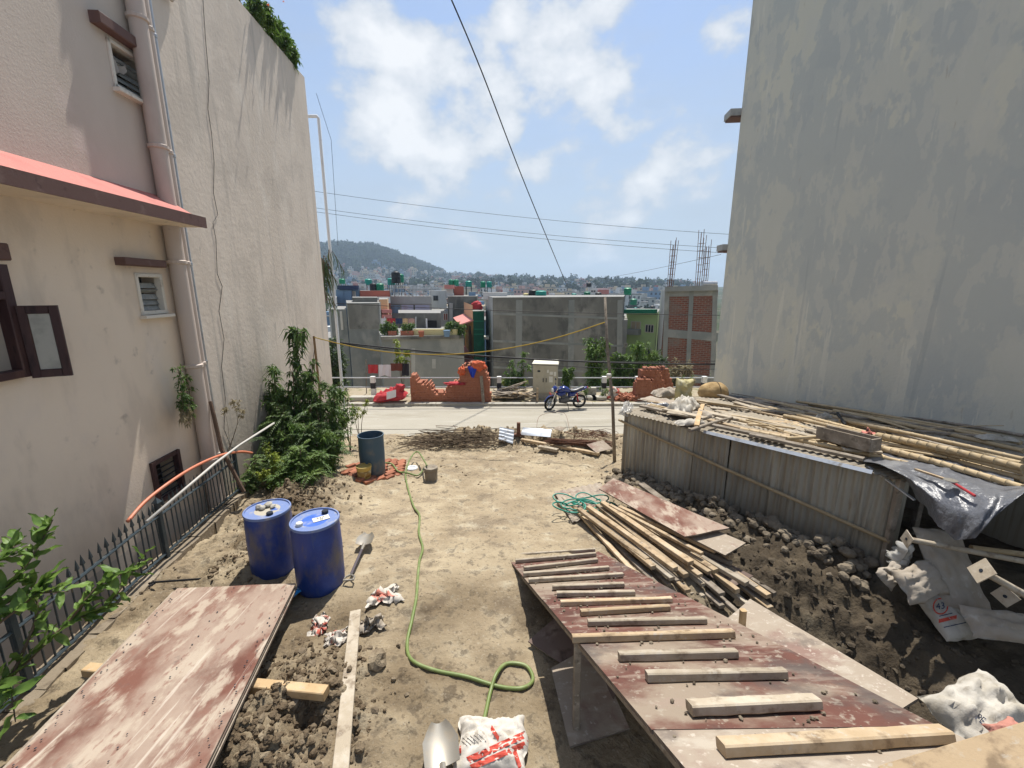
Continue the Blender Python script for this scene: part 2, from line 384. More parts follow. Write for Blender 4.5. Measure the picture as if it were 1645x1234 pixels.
# the valley floor and the slopes behind it, one sheet to the horizon
def far_z(x, y):
    z = -7.7 - 3*sstep(40, 120, y) + 14*sstep(180, 900, y) + 26*sstep(500, 1500, y)*sstep(900, -300, x)
    hx = (x + 355)/(190 if x < -355 else 150); hy = (y - 1000)/260
    hill = math.exp(-(abs(hx)**2.6) - abs(hy)**2.2)
    z += 60*hill + 16*math.exp(-((x+330)/330)**2 - ((y-880)/330)**2)
    z += 4*fbm(x*.004, y*.004, 0, 4)*sstep(150, 500, y)
    return z
def farfn(u, v):
    y = 27.8 + 3200*v**2.4; hw = 60 + y*1.15
    x = -hw + 2*hw*u
    return Vector((x, y, far_z(x, y)))
mb = MB(); mb.grid(farfn, 130, 130); o = mb.build('valley_ground', M['valley'], smooth=True); struct(o)
# ground behind and beside the lot (out of the picture's reach) so that nothing floats from a step aside
mb = MB(); mb.grid(lambda u, v: Vector((-45+39.15*u, -14+26.6*v, -1.5)), 4, 4); o = mb.build('garden_ground', M['verge']); struct(o)
mb = MB(); mb.grid(lambda u, v: Vector((8.35+36.6*u, -14+26.6*v, -.6)), 4, 4); o = mb.build('side_ground', M['verge']); struct(o)
# soil clods: nobody could count them
ICO_V = []; PHI = (1+5**.5)/2
for a in (-1, 1):
    for b in (-PHI, PHI): ICO_V += [Vector((0, a, b)), Vector((a, b, 0)), Vector((b, 0, a))]
ICO_V = [v.normalized() for v in ICO_V]
import itertools
def _icof():
    fs = []; el = min((ICO_V[i]-ICO_V[j]).length for i in range(12) for j in range(i))
    for t in itertools.combinations(range(12), 3):
        if all((ICO_V[t[i]]-ICO_V[t[j]]).length < el*1.05 for i, j in ((0,1),(1,2),(0,2))):
            a, b, c = (ICO_V[k] for k in t)
            fs.append(t if (b-a).cross(c-a).dot(a) > 0 else (t[0], t[2], t[1]))
    return fs
ICO_F = _icof()
def ico_sub(v, f):
    v = list(v); c = {}; nf = []
    def m_(a, b):
        k = (min(a, b), max(a, b))
        if k not in c: v.append((v[a]+v[b]).normalized()); c[k] = len(v)-1
        return c[k]
    for (a, b, d) in f:
        x, y, z = m_(a, b), m_(b, d), m_(d, a); nf += [(a, x, z), (b, y, x), (d, z, y), (x, y, z)]
    return v, nf
ICO2_V, ICO2_F = ico_sub(ICO_V, ICO_F)
def lump(mb, c, r, rg, flat=.75, jit=.28, mi=0, sub=False):
    q = Matrix.Rotation(rg.uniform(0, 6.3), 3, Vector((rg.uniform(-1,1), rg.uniform(-1,1), rg.uniform(-1,1))).normalized())
    s = Vector((rg.uniform(.75, 1.25), rg.uniform(.75, 1.25), flat*rg.uniform(.8, 1.2)))
    V, F = (ICO2_V, ICO2_F) if sub else (ICO_V, ICO_F)
    mb.add([Vector(c) + Vector(((q @ v).x*s.x, (q @ v).y*s.y, (q @ v).z*s.z))*r*(1 + rg.uniform(-jit, jit)) for v in V], F, mi)
rg = random.Random(11); mb = MB(); mbw = MB(); n = 0
while n < 3000:
    x, y = rg.uniform(-4.7, 5.2), rg.uniform(1.3, 12.4); k = rough_at(x, y)
    if rg.random() > (k-.016)*8: continue
    if y < 7.3 and x < fence_x(y): continue
    r = min(.034 if x < 1.8 else .05, .008 + .05*rg.random()**3*(.4 + k*6))
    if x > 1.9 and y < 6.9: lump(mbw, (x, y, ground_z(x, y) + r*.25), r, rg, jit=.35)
    else: lump(mb, (x, y, ground_z(x, y) + r*.25), r, rg)
    n += 1
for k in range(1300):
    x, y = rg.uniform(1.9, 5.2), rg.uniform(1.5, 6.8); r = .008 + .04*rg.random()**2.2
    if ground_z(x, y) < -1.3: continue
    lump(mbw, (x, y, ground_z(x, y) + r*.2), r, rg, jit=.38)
M['shadeclod'] = mat('shaded_wet_clay_clods', (.062,.049,.035), [((.10,.08,.056), 3, .45, .65), ((.035,.028,.02), 7, .55, .72)], rough=.95, bump=.012, bscale=60, spec=.15)  # darker clod colour with the shade of the pit painted in
o = mbw.build('pit_clods', M['shadeclod']); struct(o, 'stuff'); o['label'] = 'wet clay clods tipped in front of the tin shed, shade painted into their colour'
mud = MB(); n = 0; tries = 0
while n < 3600 and tries < 60000:
    tries += 1; x, y = rg.uniform(-4.6, -.7), rg.uniform(1.6, 8.0)
    wgt = max(1.3*bump(x, y, -1.75, 2.55, .75, .85), .85*bump(x, y, -3.6, 6.6, .8, 1.2), .6*bump(x, y, -3.3, 4.9, .5, .8))
    if rg.random() > wgt - .2 or (y < 7.3 and x < fence_x(y)+.15): continue
    r = .005 + .024*rg.random()**2.6; lump(mud, (x, y, ground_z(x, y) - r*.22), r*1.15, rg, flat=.75, jit=.27 if r > .016 else .38, sub=r > .016); n += 1
M['mudclod'] = mat('dug_mud_clods', (.135,.10,.064), [((.20,.155,.102), 4, .45, .65, (1,1,1), 6), ((.07,.054,.038), 8, .54, .70)], rough=.97, bump=.02, bscale=45, spec=.08)
o = mud.build('mud_clods', M['mudclod']); struct(o, 'stuff'); o['label'] = 'dark freshly dug mud clods by the fence and the long plank'
for k in range(420):
    x, y = rg.uniform(-3, 2.2), rg.uniform(2.2, 11); r = rg.uniform(.004, .010)
    lump(mb, (x, y, ground_z(x, y)+r*.3), r, rg)
o = mb.build('soil_clods', M['wetsoil']); struct(o, 'stuff'); o['label'] = 'broken clods of dry earth strewn over the lot'
M['stone'] = mat('dusty_stone', (.20,.165,.12), [((.10,.08,.058), 4, .45, .65), ((.29,.25,.19), 9, .55, .75)], rough=.95, bump=.006, bscale=30, spec=.15)
mb = MB()
for k in range(330):
    t = rg.random(); a = Vector((2.05, 7.9, 0)).lerp(Vector((4.3, 4.5, 0)), t)
    off = abs(rg.gauss(0, .26)); x, y = a.x - off*.8, a.y - off*.6
    r = rg.uniform(.03, .075)*(1.25 if rg.random() < .15 else 1)
    lump(mb, (x, y, ground_z(x, y) + r*.35 + .12*max(0, .5-off)*rg.random()), r, rg, .8, .14, sub=True)
o = mb.build('rubble', M['stone'], smooth=False); struct(o, 'stuff'); o['label'] = 'stony rubble heaped against the foot of the tin shed'

# ================================================================== left house
M.update(
 pinkwall = mat('mauve_plaster', (.585,.51,.435), [((.53,.46,.39), .7, .42, .7, (1,1,.5), 6), ((.60,.515,.45), 2.2, .55, .75)], rough=.93, bump=.003, bscale=35, spec=.12),
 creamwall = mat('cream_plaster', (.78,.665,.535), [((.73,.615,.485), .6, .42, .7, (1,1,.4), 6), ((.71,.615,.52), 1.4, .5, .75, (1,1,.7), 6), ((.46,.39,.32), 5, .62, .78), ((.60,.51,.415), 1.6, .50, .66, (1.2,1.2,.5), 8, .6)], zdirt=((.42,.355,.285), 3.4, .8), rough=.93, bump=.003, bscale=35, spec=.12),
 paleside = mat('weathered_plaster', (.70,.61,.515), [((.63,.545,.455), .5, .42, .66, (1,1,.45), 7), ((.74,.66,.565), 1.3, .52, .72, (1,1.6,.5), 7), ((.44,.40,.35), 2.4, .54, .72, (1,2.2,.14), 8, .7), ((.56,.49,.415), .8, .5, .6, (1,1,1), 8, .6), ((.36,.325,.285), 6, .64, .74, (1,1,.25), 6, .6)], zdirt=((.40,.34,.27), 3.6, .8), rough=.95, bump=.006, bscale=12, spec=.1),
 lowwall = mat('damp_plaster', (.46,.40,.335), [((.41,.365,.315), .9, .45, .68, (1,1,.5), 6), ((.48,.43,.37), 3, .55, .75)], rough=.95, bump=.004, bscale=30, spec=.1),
 brown = mat('brown_paint', (.135,.078,.066), [((.19,.125,.105), 5, .55, .75), ((.09,.05,.045), 9, .55, .72)], rough=.7, bump=.002),
 redtop = mat('red_oxide_paint', (.50,.19,.16), [((.42,.15,.13), 1.5, .45, .7), ((.56,.28,.22), 5, .58, .78)], rough=.8, bump=.003),
 pipe = mat('painted_pipe', (.52,.44,.38), [((.42,.35,.30), 2, .5, .72, (1,1,.3)), ((.30,.24,.20), 9, .66, .8)], rough=.55, bump=.001),
 whiteframe = mat('white_window_paint', (.66,.62,.54), [((.45,.40,.33), 8, .58, .75)], rough=.6),
 louvre = mat('dusty_glass', (.23,.25,.245), [((.33,.34,.325), 9, .45, .7), ((.12,.135,.135), 4, .55, .75)], rough=.22, spec=.5),
 darkroom = mat('dark_interior', (.02,.018,.017), rough=.9),
 darkwood = mat('dark_stained_wood', (.060,.031,.030), [((.105,.058,.05), 6, .5, .7, (1,1,.2)), ((.03,.017,.018), 14, .55, .7, (1,1,.2))], rough=.5, bump=.001),
 paleglass = mat('frosted_pane', (.42,.41,.36), [((.33,.325,.285), 7, .45, .7)], rough=.35, spec=.45),
 wire = mat('black_cable', (.018,.018,.02), rough=.6),
 grey_metal = mat('galvanised_steel', (.42,.43,.44), [((.30,.30,.30), 12, .5, .7)], rough=.42, metal=.7),
 palegrey = mat('pale_pvc', (.62,.63,.64), [((.5,.5,.5), 5, .55, .75)], rough=.5),
)
PL = Vector((-5.45, 12.75, 0)); DL = Vector((.062, -1, 0)).normalized(); NL = Vector((1, .062, 0)).normalized()   # far corner, direction towards us, outward
def LW(u, z, n=0.0): return PL + DL*u + NL*n + Vector((0, 0, z))
def on_left(px, py, off=0.0):
    o, d = ray(px, py); p0 = PL + NL*off
    t = (p0-o).dot(NL)/d.dot(NL); p = o + d*t
    return (p-PL).dot(DL), p.z
LU1, LZ0, LZ1 = 14.0, -1.6, 8.72
house = thing('house', 'cream and mauve plastered three storey house at the left edge', 'house', LW(6, LZ0))
def rect(pts, off=0.0):
    a = [on_left(x, y, off) for x, y in pts]; return min(p[0] for p in a), max(p[0] for p in a), min(p[1] for p in a), max(p[1] for p in a)
def avg_rect(xl, xr, yt_l, yb_l, yt_r, yb_r):
    ul, zt1 = on_left(xl, yt_l); _, zb1 = on_left(xl, yb_l); ur, zt2 = on_left(xr, yt_r); _, zb2 = on_left(xr, yb_r)
    return ur, ul, (zb1+zb2)/2, (zt1+zt2)/2
WIN1 = avg_rect(170, 230, 65, 138, 92, 160)          # upper louvre window
WIN2 = avg_rect(214, 258, 438, 505, 441, 506)        # lower louvre window
WIN3 = avg_rect(238, 285, 740, 812, 726, 800)        # basement grille
WINC = (on_left(18, 500)[0], on_left(18, 500)[0] + 1.2, on_left(0, 612)[1], on_left(0, 425)[1])
U_PIPE = on_left(285, 420)[0]; Z_AWN = on_left(200, 330)[1]
holes = [WIN1, WIN2, WIN3, WINC]
us = sorted(set([0, U_PIPE, LU1] + [h[0] for h in holes] + [h[1] for h in holes]))
zs = sorted(set([LZ0, .0, Z_AWN, LZ1] + [h[2] for h in holes] + [h[3] for h in holes]))
mb = MB()
for i in range(len(us)-1):
    for j in range(len(zs)-1):
        uc, zc = (us[i]+us[i+1])/2, (zs[j]+zs[j+1])/2
        if any(h[0] < uc < h[1] and h[2] < zc < h[3] for h in holes): continue
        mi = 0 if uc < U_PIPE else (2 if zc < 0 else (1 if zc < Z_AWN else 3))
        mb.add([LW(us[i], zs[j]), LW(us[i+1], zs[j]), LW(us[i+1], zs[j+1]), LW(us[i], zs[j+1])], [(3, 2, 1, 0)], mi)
for h in holes:      # reveals and the dark room behind
    a = [(h[0], h[2]), (h[1], h[2]), (h[1], h[3]), (h[0], h[3])]
    for k in range(4):
        p, q = a[k], a[(k+1) % 4]
        mb.add([LW(*p), LW(*q), LW(*q, -.28), LW(*p, -.28)], [(0, 1, 2, 3)], 1)
    mb.add([LW(*p, -.28) for p in a], [(0, 1, 2, 3)], 4)
# far end, roof and back so that the house is a closed body
D = -6.0
mb.add([LW(0, LZ0), LW(0, LZ1), LW(0, LZ1, D), LW(0, LZ0, D)], [(0, 1, 2, 3)], 0)
mb.add([LW(0, LZ1-.7, -.12), LW(LU1, LZ1-.7, -.12), LW(LU1, LZ1-.7, D), LW(0, LZ1-.7, D)], [(0, 1, 2, 3)], 0)
mb.add([LW(0, LZ1), LW(LU1, LZ1), LW(LU1, LZ1, -.12), LW(0, LZ1, -.12)], [(0, 1, 2, 3)], 0)
mb.add([LW(0, LZ1, -.12), LW(LU1, LZ1, -.12), LW(LU1, LZ1-.7, -.12), LW(0, LZ1-.7, -.12)], [(0, 1, 2, 3)], 0)
mb.add([LW(0, LZ0, D), LW(0, LZ1, D), LW(LU1, LZ1, D), LW(LU1, LZ0, D)], [(0, 1, 2, 3)], 0)
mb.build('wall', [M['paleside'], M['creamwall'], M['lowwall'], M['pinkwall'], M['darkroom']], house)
# sloping awning slab with brown fascia
aw_u0 = on_left(325, 360, .5)[0]; aw_z = on_left(325, 365, .52)[1]
mb = MB()
def awp(u, n, dz): return LW(u, aw_z + dz, n)
U0, U1 = aw_u0, LU1
prof = [(0.0, .42), (.40, .17), (.54, .13), (.54, -.0), (0.0, .0)]
for k in range(5):
    (n0, d0), (n1, d1) = prof[k], prof[(k+1) % 5]
    mi = 0 if k < 2 else 1
    if k == 4: continue
    if k == 3: mi = 2
    mb.add([awp(U0, n0, d0), awp(U1, n0, d0), awp(U1, n1, d1), awp(U0, n1, d1)], [(0, 1, 2, 3)], mi)
mb.add([awp(U0, n_, d_) for n_, d_ in prof], [(0, 1, 2, 3, 4)], 1)
aw = mb.build('awning', [M['redtop'], M['brown'], M['creamwall']], house, label='red topped sloping awning with brown edge')
mb = MB(); mb.beam(awp(U0+.0, .552, .065), awp(U1, .552, .065), .02, .15); mb.build('fascia', M['brown'], aw)
def lintel(xl, xr, yl, yr, h=.13):
    a = on_left(xl, yl, .12); b = on_left(xr, yr, .12); z = (a[1]+b[1])/2
    mb = MB(); mb.beam(LW(a[0], z, .06), LW(b[0], z, .06), .14, h, ch=.012); mb.build('lintel', M['brown'], house)
lintel(160, 237, 30, 78); lintel(200, 266, 420, 424, .1); lintel(-90, 14, 398, 404, .16)
def louvre_window(wn, open_=False):
    u0, u1, z0, z1 = wn
    mb = MB(); f = .05
    for (a, b) in (((u0, z0+f/2), (u1, z0+f/2)), ((u0, z1-f/2), (u1, z1-f/2))): mb.beam(LW(*a, -.03), LW(*b, -.03), .1, f, ch=.006)
    for uu in (u0+f/2, u1-f/2): mb.beam(LW(uu, z0, -.03), LW(uu, z1, -.03), f, .1, up=NL, ch=.006)
    win = mb.build('window', M['whiteframe'], house)
    n = 6; hh = (z1-z0-2*f)/n
    for k in range(n):
        if open_ and k == n-1: continue
        zc = z0 + f + hh*(k+.5); tl = .035
        mb = MB(); a, b = LW(u0+f, zc, -.07), LW(u1-f, zc, -.07)
        upv = Vector((0, 0, 1)) + NL*(-.5 if not (open_ and k == 3) else 1.4)
        mb.beam(a, b, .006, hh*1.02, up=upv); mb.build('louvre_slat', M['louvre'], win)
    mb = MB()
    mb.beam(LW(u0-.03, z0-.03, .03), LW(u1+.03, z0-.03, .03), .12, .045, ch=.006); mb.build('sill', M['whiteframe'], win)
louvre_window(WIN1, True); louvre_window(WIN2, True)
# crumpled cloth stuffed in the upper louvres
mb = MB(); c = LW((WIN1[0]+WIN1[1])/2 + .12, WIN1[3]-.32, -.02)
mb.grid(lambda u, v: c + DL*(-.1+.26*u+.04*v) + NL*(-.02+.04*math.sin(u*11+v*3)) + Vector((0, 0, .10 - .2*v*(.5+.5*u) + .02*math.sin(u*17))), 14, 8)
o = mb.build('cloth', mat('grey_rag', (.36,.34,.32), rough=.9), smooth=True); tag(o, 'grey crumpled rag stuffed through the upper louvre window', 'rag')
# basement grille
u0, u1, z0, z1 = WIN3
mb = MB()
for uu in (u0+.03, u1-.03): mb.beam(LW(uu, z0, .0), LW(uu, z1, .0), .06, .08, up=NL)
for zz in (z0+.03, z1-.03): mb.beam(LW(u0, zz, .0), LW(u1, zz, .0), .06, .06)
gw = mb.build('grille_window', M['darkwood'], house)
for k in range(7):
    mb = MB(); zz = z0 + (z1-z0)*(k+1)/8; mb.tube([LW(u0, zz, -.03), LW(u1, zz, -.03)], .011, 5); mb.build('grille_bar', M['wire'], gw)
# casement window at the picture's edge: frame, fixed light and an open sash
u0, u1, z0, z1 = WINC
mb = MB()
for uu in (u0+.04, u1-.04): mb.beam(LW(uu, z0, .01), LW(uu, z1, .01), .09, .12, up=NL, ch=.008)
for zz in (z0+.04, z1-.04, z0+.80): mb.beam(LW(u0+.085, zz, .01), LW(u1-.085, zz, .01), .12, .08, ch=.008)
cw = mb.build('casement_window', M['darkwood'], house)
mb = MB(); mb.beam(LW((u0+u1)/2, z0+.84, -.02), LW((u0+u1)/2, z1-.08, -.02), u1-u0-.17, .008, up=NL)
mb.build('pane', M['paleglass'], cw)
# sash hinged at the near jamb of the frame and swung out across the wall towards us
hz0, hz1 = z0-.02, z0+.70
HG = LW(u0+.02, 0, .07); SD = (DL*-.42 + NL*.91).normalized()
sw = .30
SN = SD.cross(Vector((0, 0, 1)))
mb = MB()
for q in (.035, sw-.035): mb.beam(HG+SD*q+Vector((0,0,hz0)), HG+SD*q+Vector((0,0,hz1)), .07, .04, up=SN, ch=.006)
for zz in (hz0+.04, hz1-.04): mb.beam(HG+SD*.071+Vector((0,0,zz)), HG+SD*(sw-.071)+Vector((0,0,zz)), .04, .08, ch=.006)
sash = mb.build('sash', M['darkwood'], cw)
# pipes
def wall_pipe(pxs, r, nm, off, m='pipe', clamps=True):
    u = sum(on_left(x, y, off)[0] for x, y in pxs)/len(pxs)
    return u
up_ = wall_pipe([(262, 250), (305, 560), (322, 720)], .05, 'a', .1)
def vpipe(u, z0, z1, r, n, m, name='drainpipe', lab=None):
    mb = MB(); mb.tube([LW(u, z0, n), LW(u, z1, n)], r, 14, caps=True)
    o = mb.build(name, M[m], house, label=lab); autosmooth(o)
    z = z0 + .6
    while z < z1:
        mb = MB(); mb.lathe([(r*1.02, 0), (r*1.22, .012), (r*1.22, .05), (r*1.02, .062)], 14, LW(u, z, n)); mb.build('pipe_clamp', M[m], o); z += 1.55
    return o
vpipe(up_, LZ0, 9.6, .105, .125, 'pipe', lab='thick cream drainpipe')
vpipe(up_-.23, LZ0, 7.4, .062, .085, 'pipe'); vpipe(up_-.40, LZ0, 7.35, .030, .05, 'grey_metal', 'thin_pipe')
vpipe(up_-.33, LZ0, Z_AWN, .022, .04, 'palegrey', 'thin_pipe')
# branch pipes high on the wall
zb = on_left(318, 45)[1]
for k in range(3):
    mb = MB(); z = zb + k*.16
    mb.tube([LW(up_-.2, z+.02, .07), LW(up_-.9-.1*k, z, .07), LW(up_-.93-.1*k, z+.05, .07), LW(up_-.93-.1*k, z+.6, .07)], .026, 8); mb.build('branch_pipe', M['pipe'], house, smooth=True)
# the loose cable that wanders down the wall like a crack
pts = [(326,0),(330,60),(336,130),(334,175),(340,215),(344,260),(343,310),(350,345),(342,358),(347,385),(349,440),(357,460),(352,500),(360,545),(356,590),(362,640),(360,690),(372,720)]
mb = MB(); P_ = []
for (x, y) in pts: u, z = on_left(x, y, .012); P_.append(LW(u, z, .012))
mb.tube(P_, .0042, 5); o = mb.build('wall_cable', M['wire']); tag(o, 'thin dark cable wandering down the pale side wall', 'cable')
# tall white overflow pipe standing off the far corner
a = W(524, 330, 13.4); a.z = W(527, 196, 13.3).z
mb = MB(); mb.tube([Vector((a.x-.3, a.y, a.z)), Vector((a.x-.04, a.y, a.z)), Vector((a.x, a.y, a.z-.06)), Vector((a.x, a.y, -1.2))], .045, 10); o = mb.build('overflow_pipe', M['palegrey']); autosmooth(o)
tag(o, 'tall slim white pipe with elbow at far corner of cream house', 'pipe')
mb = MB(); mb.tube([W(508, 150, 13.2), W(532, 225, 13.4), W(543, 395, 14.5)], .006, 4); o = mb.build('hanging_wire', M['wire']); tag(o, 'thin wire hanging beside the slim white corner pipe', 'wire')

# ================================================================== right building
M.update(
 greywall = mat('cement_render', (.56,.545,.465), [((.49,.495,.445), .46, .475, .51, (1.1,1.1,.85), 10), ((.615,.585,.475), .5, .545, .568, (1.2,1.2,.75), 10, .85), ((.455,.465,.43), .85, .555, .585, (1.1,1.1,.8), 9, .75), ((.65,.62,.52), 1.0, .595, .615, (2.4,2.4,.22), 9, .75), ((.48,.485,.44), 1.6, .555, .585, (1.1,1.1,.7), 9, .75), ((.58,.56,.48), 2.6, .54, .56, (1.3,1.3,.6), 9, .6), ((.36,.375,.36), 1.6, .64, .68, (3.2,3.2,.12), 6, .4), ((.40,.34,.26), 4.5, .68, .75, (1.6,1.6,.35), 4, .5)], rough=.95, bump=.006, bscale=18, spec=.1),
 greyledge = mat('ledge_cement', (.38,.38,.36), [((.27,.27,.26), 4, .5, .7)], rough=.9),
)
PR = Vector((5.95, 12.4, 0)); DR = Vector((.125, -1, 0)).normalized(); NR = Vector((-1, -.125, 0)).normalized()
def RW(u, z, n=0.0): return PR + DR*u + NR*n + Vector((0, 0, z))
def on_right(px, py, off=0.0):
    o, d = ray(px, py); p0 = PR + NR*off; t = (p0-o).dot(NR)/d.dot(NR); p = o + d*t
    return (p-PR).dot(DR), p.z
bld = thing('building', 'tall patchy grey cement rendered building filling the right side', 'building', RW(5, -1.4))
mb = MB(); ZT = 11.5
mb.add([RW(0,-1.6), RW(14,-1.6), RW(14,ZT), RW(0,ZT)], [(0,1,2,3)], 0)
mb.add([RW(0,-1.6), RW(0,ZT), RW(0,ZT,-9), RW(0,-1.6,-9)], [(0,1,2,3)], 0)
mb.add([RW(0,ZT), RW(14,ZT), RW(14,ZT,-9), RW(0,ZT,-9)], [(0,1,2,3)], 0)
mb.add([RW(0,-1.6,-9), RW(0,ZT,-9), RW(14,ZT,-9), RW(14,-1.6,-9)], [(0,1,2,3)], 0)
mb.build('wall', M['greywall'], bld)
for (px, py, wd) in ((1172, 212, .26), (1153, 401, .12), (1192, 14, .26)):
    u, z = on_right(1200 if py < 50 else 1180, py)
    mb = MB(); z = W(px, py, 12.6).z
    mb.box(-wd, 1.5, 0, .45, -.08, .08, M=Matrix.Translation(RW(-.02, z)) @ Matrix.Rotation(-.1, 4, 'Z'))
    o = mb.build('ledge', M['greyledge'], bld)
    mb = MB(); mb.box(-wd+.03, 1.4, .03, .43, -.12, -.082, M=Matrix.Translation(RW(-.02, z)) @ Matrix.Rotation(-.1, 4, 'Z')); mb.build('ledge_soffit', M['brown'], o)
mb = MB(); mid = HG + SD*(sw/2)
mb.beam(mid+Vector((0,0,hz0+.081)), mid+Vector((0,0,hz1-.081)), sw-.142, .006, up=SN); mb.build('sash_pane', M['paleglass'], cw)
# ================================================================== plinth, fence and the pipes lying on it
M.update(
 plinth = mat('muddy_concrete', (.215,.175,.125), [((.29,.245,.185), 3, .48, .68), ((.12,.095,.068), 5, .52, .7)], rough=.97, bump=.01, bscale=22),
 fence = mat('dark_blue_grey_paint', (.036,.05,.058), [((.075,.09,.095), 9, .55, .72), ((.15,.12,.09), 14, .62, .74)], rough=.45, spec=.4, bump=.0008),
 whitepipe = mat('white_pvc', (.50,.48,.44), [((.5,.46,.40), 6, .55, .75)], rough=.4),
 orangepipe = mat('orange_pvc', (.58,.20,.115), [((.50,.25,.17), 4, .5, .75)], rough=.4),
)
fz0 = lambda y: -.04 - .05*max(0, y-4.5)
pl = thing('plinth_wall', 'low muddy concrete plinth wall under the spiked iron fence', 'wall', (fence_x(4), 4, -1.4))
mb = MB(); n = 40
for k in range(n):
    y0, y1 = -1 + 8.1*k/n, -1 + 8.1*(k+1)/n
    zt = lambda y: fz0(y) - .035 + .02*fbm(y*2, 3.1, 0, 3)
    a0, a1 = fence_x(y0), fence_x(y1)
    p = [(a0-.13, y0), (a0+.13, y0), (a1+.13, y1), (a1-.13, y1)]
    lo = [Vector((x, y, -1.6)) for x, y in p]; hi = [Vector((x + rng.uniform(-.012, .012), y, zt(y) + rng.uniform(-.012, .012))) for x, y in p]
    mb.add(lo+hi, [(4,5,6,7), (0,4,7,3), (1,2,6,5)] + ([(0,1,5,4)] if k == 0 else []) + ([(2,3,7,6)] if k == n-1 else []))
mb.build('plinth', M['plinth'], pl)
fence = thing('fence', 'dark blue grey iron fence with spear spikes along the left edge', 'fence', (fence_x(4), 4, 0))
FH = .72
def fp(y, z): return Vector((fence_x(y), y, fz0(y) + z))
for zz in (.03, FH-.16):
    mb = MB(); mb.tube([fp(-1 + 8.0*k/16, zz) for k in range(17)], .019, 6); mb.build('rail', M['fence'], fence)
post = None
for y in (1.15, 3.05, 4.95, 6.98):
    mb = MB(); mb.beam(fp(y, -.15), fp(y, FH+.02), .055, .055, up=(0, 1, 0), ch=.006)
    o = mb.build('post', M['fence'], fence)
    mb = MB(); c = fp(y, FH+.02); s_ = .04
    mb.add([c+Vector((s_,s_,0)), c+Vector((-s_,s_,0)), c+Vector((-s_,-s_,0)), c+Vector((s_,-s_,0)), c+Vector((0,0,.07))], [(0,1,4),(1,2,4),(2,3,4),(3,0,4),(3,2,1,0)]); mb.build('post_cap', M['fence'], o)
y = -.9; pm = None
while y < 6.95:
    if pm is None:
        mb = MB(); o_ = origin_of(fence)
        mb.tube([(0,0,0), (0,0,FH-.06)], .0085, 6)
        mb.add([(.024,0,FH-.06),(0,.008,FH-.06),(-.024,0,FH-.06),(0,-.008,FH-.06),(0,0,FH+.05),(0,0,FH-.085)], [(0,1,4),(1,2,4),(2,3,4),(3,0,4),(1,0,5),(2,1,5),(3,2,5),(0,3,5)])
        pk = mb.build('picket', M['fence'], fence, local=True); pm = pk
    else: pk = pm.copy(); col.objects.link(pk)
    pk.location = fp(y, .0) - origin_of(fence); pk.rotation_euler = (rng.uniform(-.015,.015), rng.uniform(-.015,.015), R(80)+rng.uniform(-.2,.2)); y += .098
def smooth_path(pts, n=6):
    pts = [Vector(p) for p in pts]; out_ = []
    for i in range(len(pts)-1):
        p0, p1, p2, p3 = pts[max(i-1,0)], pts[i], pts[i+1], pts[min(i+2, len(pts)-1)]
        for k in range(n):
            t = k/n
            out_.append(.5*((2*p1) + (p2-p0)*t + (2*p0-5*p1+4*p2-p3)*t*t + (3*p1-p0-3*p2+p3)*t**3))
    return out_ + [pts[-1]]
mb = MB(); mb.tube(smooth_path([W(205,838,5.15), W(240,800,5.5), W(300,757,6.1), W(350,733,6.7), W(385,726,7.3), W(405,728,7.6)]), .022, 8)
o = mb.build('orange_pipe', M['orangepipe'], smooth=True); tag(o, 'bent orange plastic pipe arching over the fence spikes', 'pipe')
mb = MB(); mb.tube([W(236,838,5.0), W(345,745,6.4), W(385,715,7.2), W(440,680,8.0)], .019, 8)
o = mb.build('white_pipe', M['whitepipe'], smooth=True); tag(o, 'long white plastic pipe leaning along the fence into the shrubs', 'pipe')
mb = MB(); mb.tube([W(338,645,6.9), W(343,665,6.9), W(356,722,7.0), W(392,790,7.1)], [.026,.03,.032,.032], 7)
o = mb.build('tree_stump', mat('dead_bark', (.13,.085,.06), [((.2,.14,.1), 8, .5, .7, (1,1,.2))], rough=.95, bump=.006, bscale=20)); tag(o, 'bare brown broken trunk rising behind the fence end', 'tree trunk')
mb = MB(); q0, q1 = gx(240,941), gx(345,936); q0.z += .03; q1.z += .06; mb.tube([q0, q0.lerp(q1,.1)+Vector((0,0,.01)), q1], .012, 6); mb.tube([q0.lerp(q1,.1), q0.lerp(q1,.06)+Vector((0,-.06,0))], .012, 6)
o = mb.build('iron_rod', M['wire']); tag(o, 'thin black iron rod lying between fence and red plywood sheets', 'rod')

# ================================================================== plants
def leafmat(name, a, b, c): return mat(name, a, [(b, 2.5, .42, .62, (1,1,1), 3), (c, 9, .52, .7, (1,1,1), 3)], rough=.5, spec=.35, trans=.35)
M.update(
 leaf_dark = leafmat('dark_leaf', (.066,.122,.028), (.11,.18,.038), (.038,.078,.02)),
 leaf_mid = leafmat('green_leaf', (.09,.165,.03), (.15,.235,.042), (.055,.11,.022)),
 leaf_lime = leafmat('lime_leaf', (.22,.28,.035), (.30,.35,.05), (.14,.21,.03)),
 leaf_fore = leafmat('fresh_leaf', (.12,.21,.042), (.18,.28,.058), (.07,.14,.028)),
 leaf_dry = leafmat('dry_leaf', (.25,.21,.11), (.32,.27,.16), (.17,.14,.07)),
 leaf_far = leafmat('far_leaf', (.06,.10,.03), (.085,.13,.04), (.035,.065,.022)),
 bark = mat('twig_bark', (.12,.088,.058), [((.2,.155,.11), 14, .5, .7, (1,1,.3))], rough=.95, bump=.003, bscale=60),
 flower = mat('orange_flower', (.62,.14,.03), rough=.7, trans=.3),
)
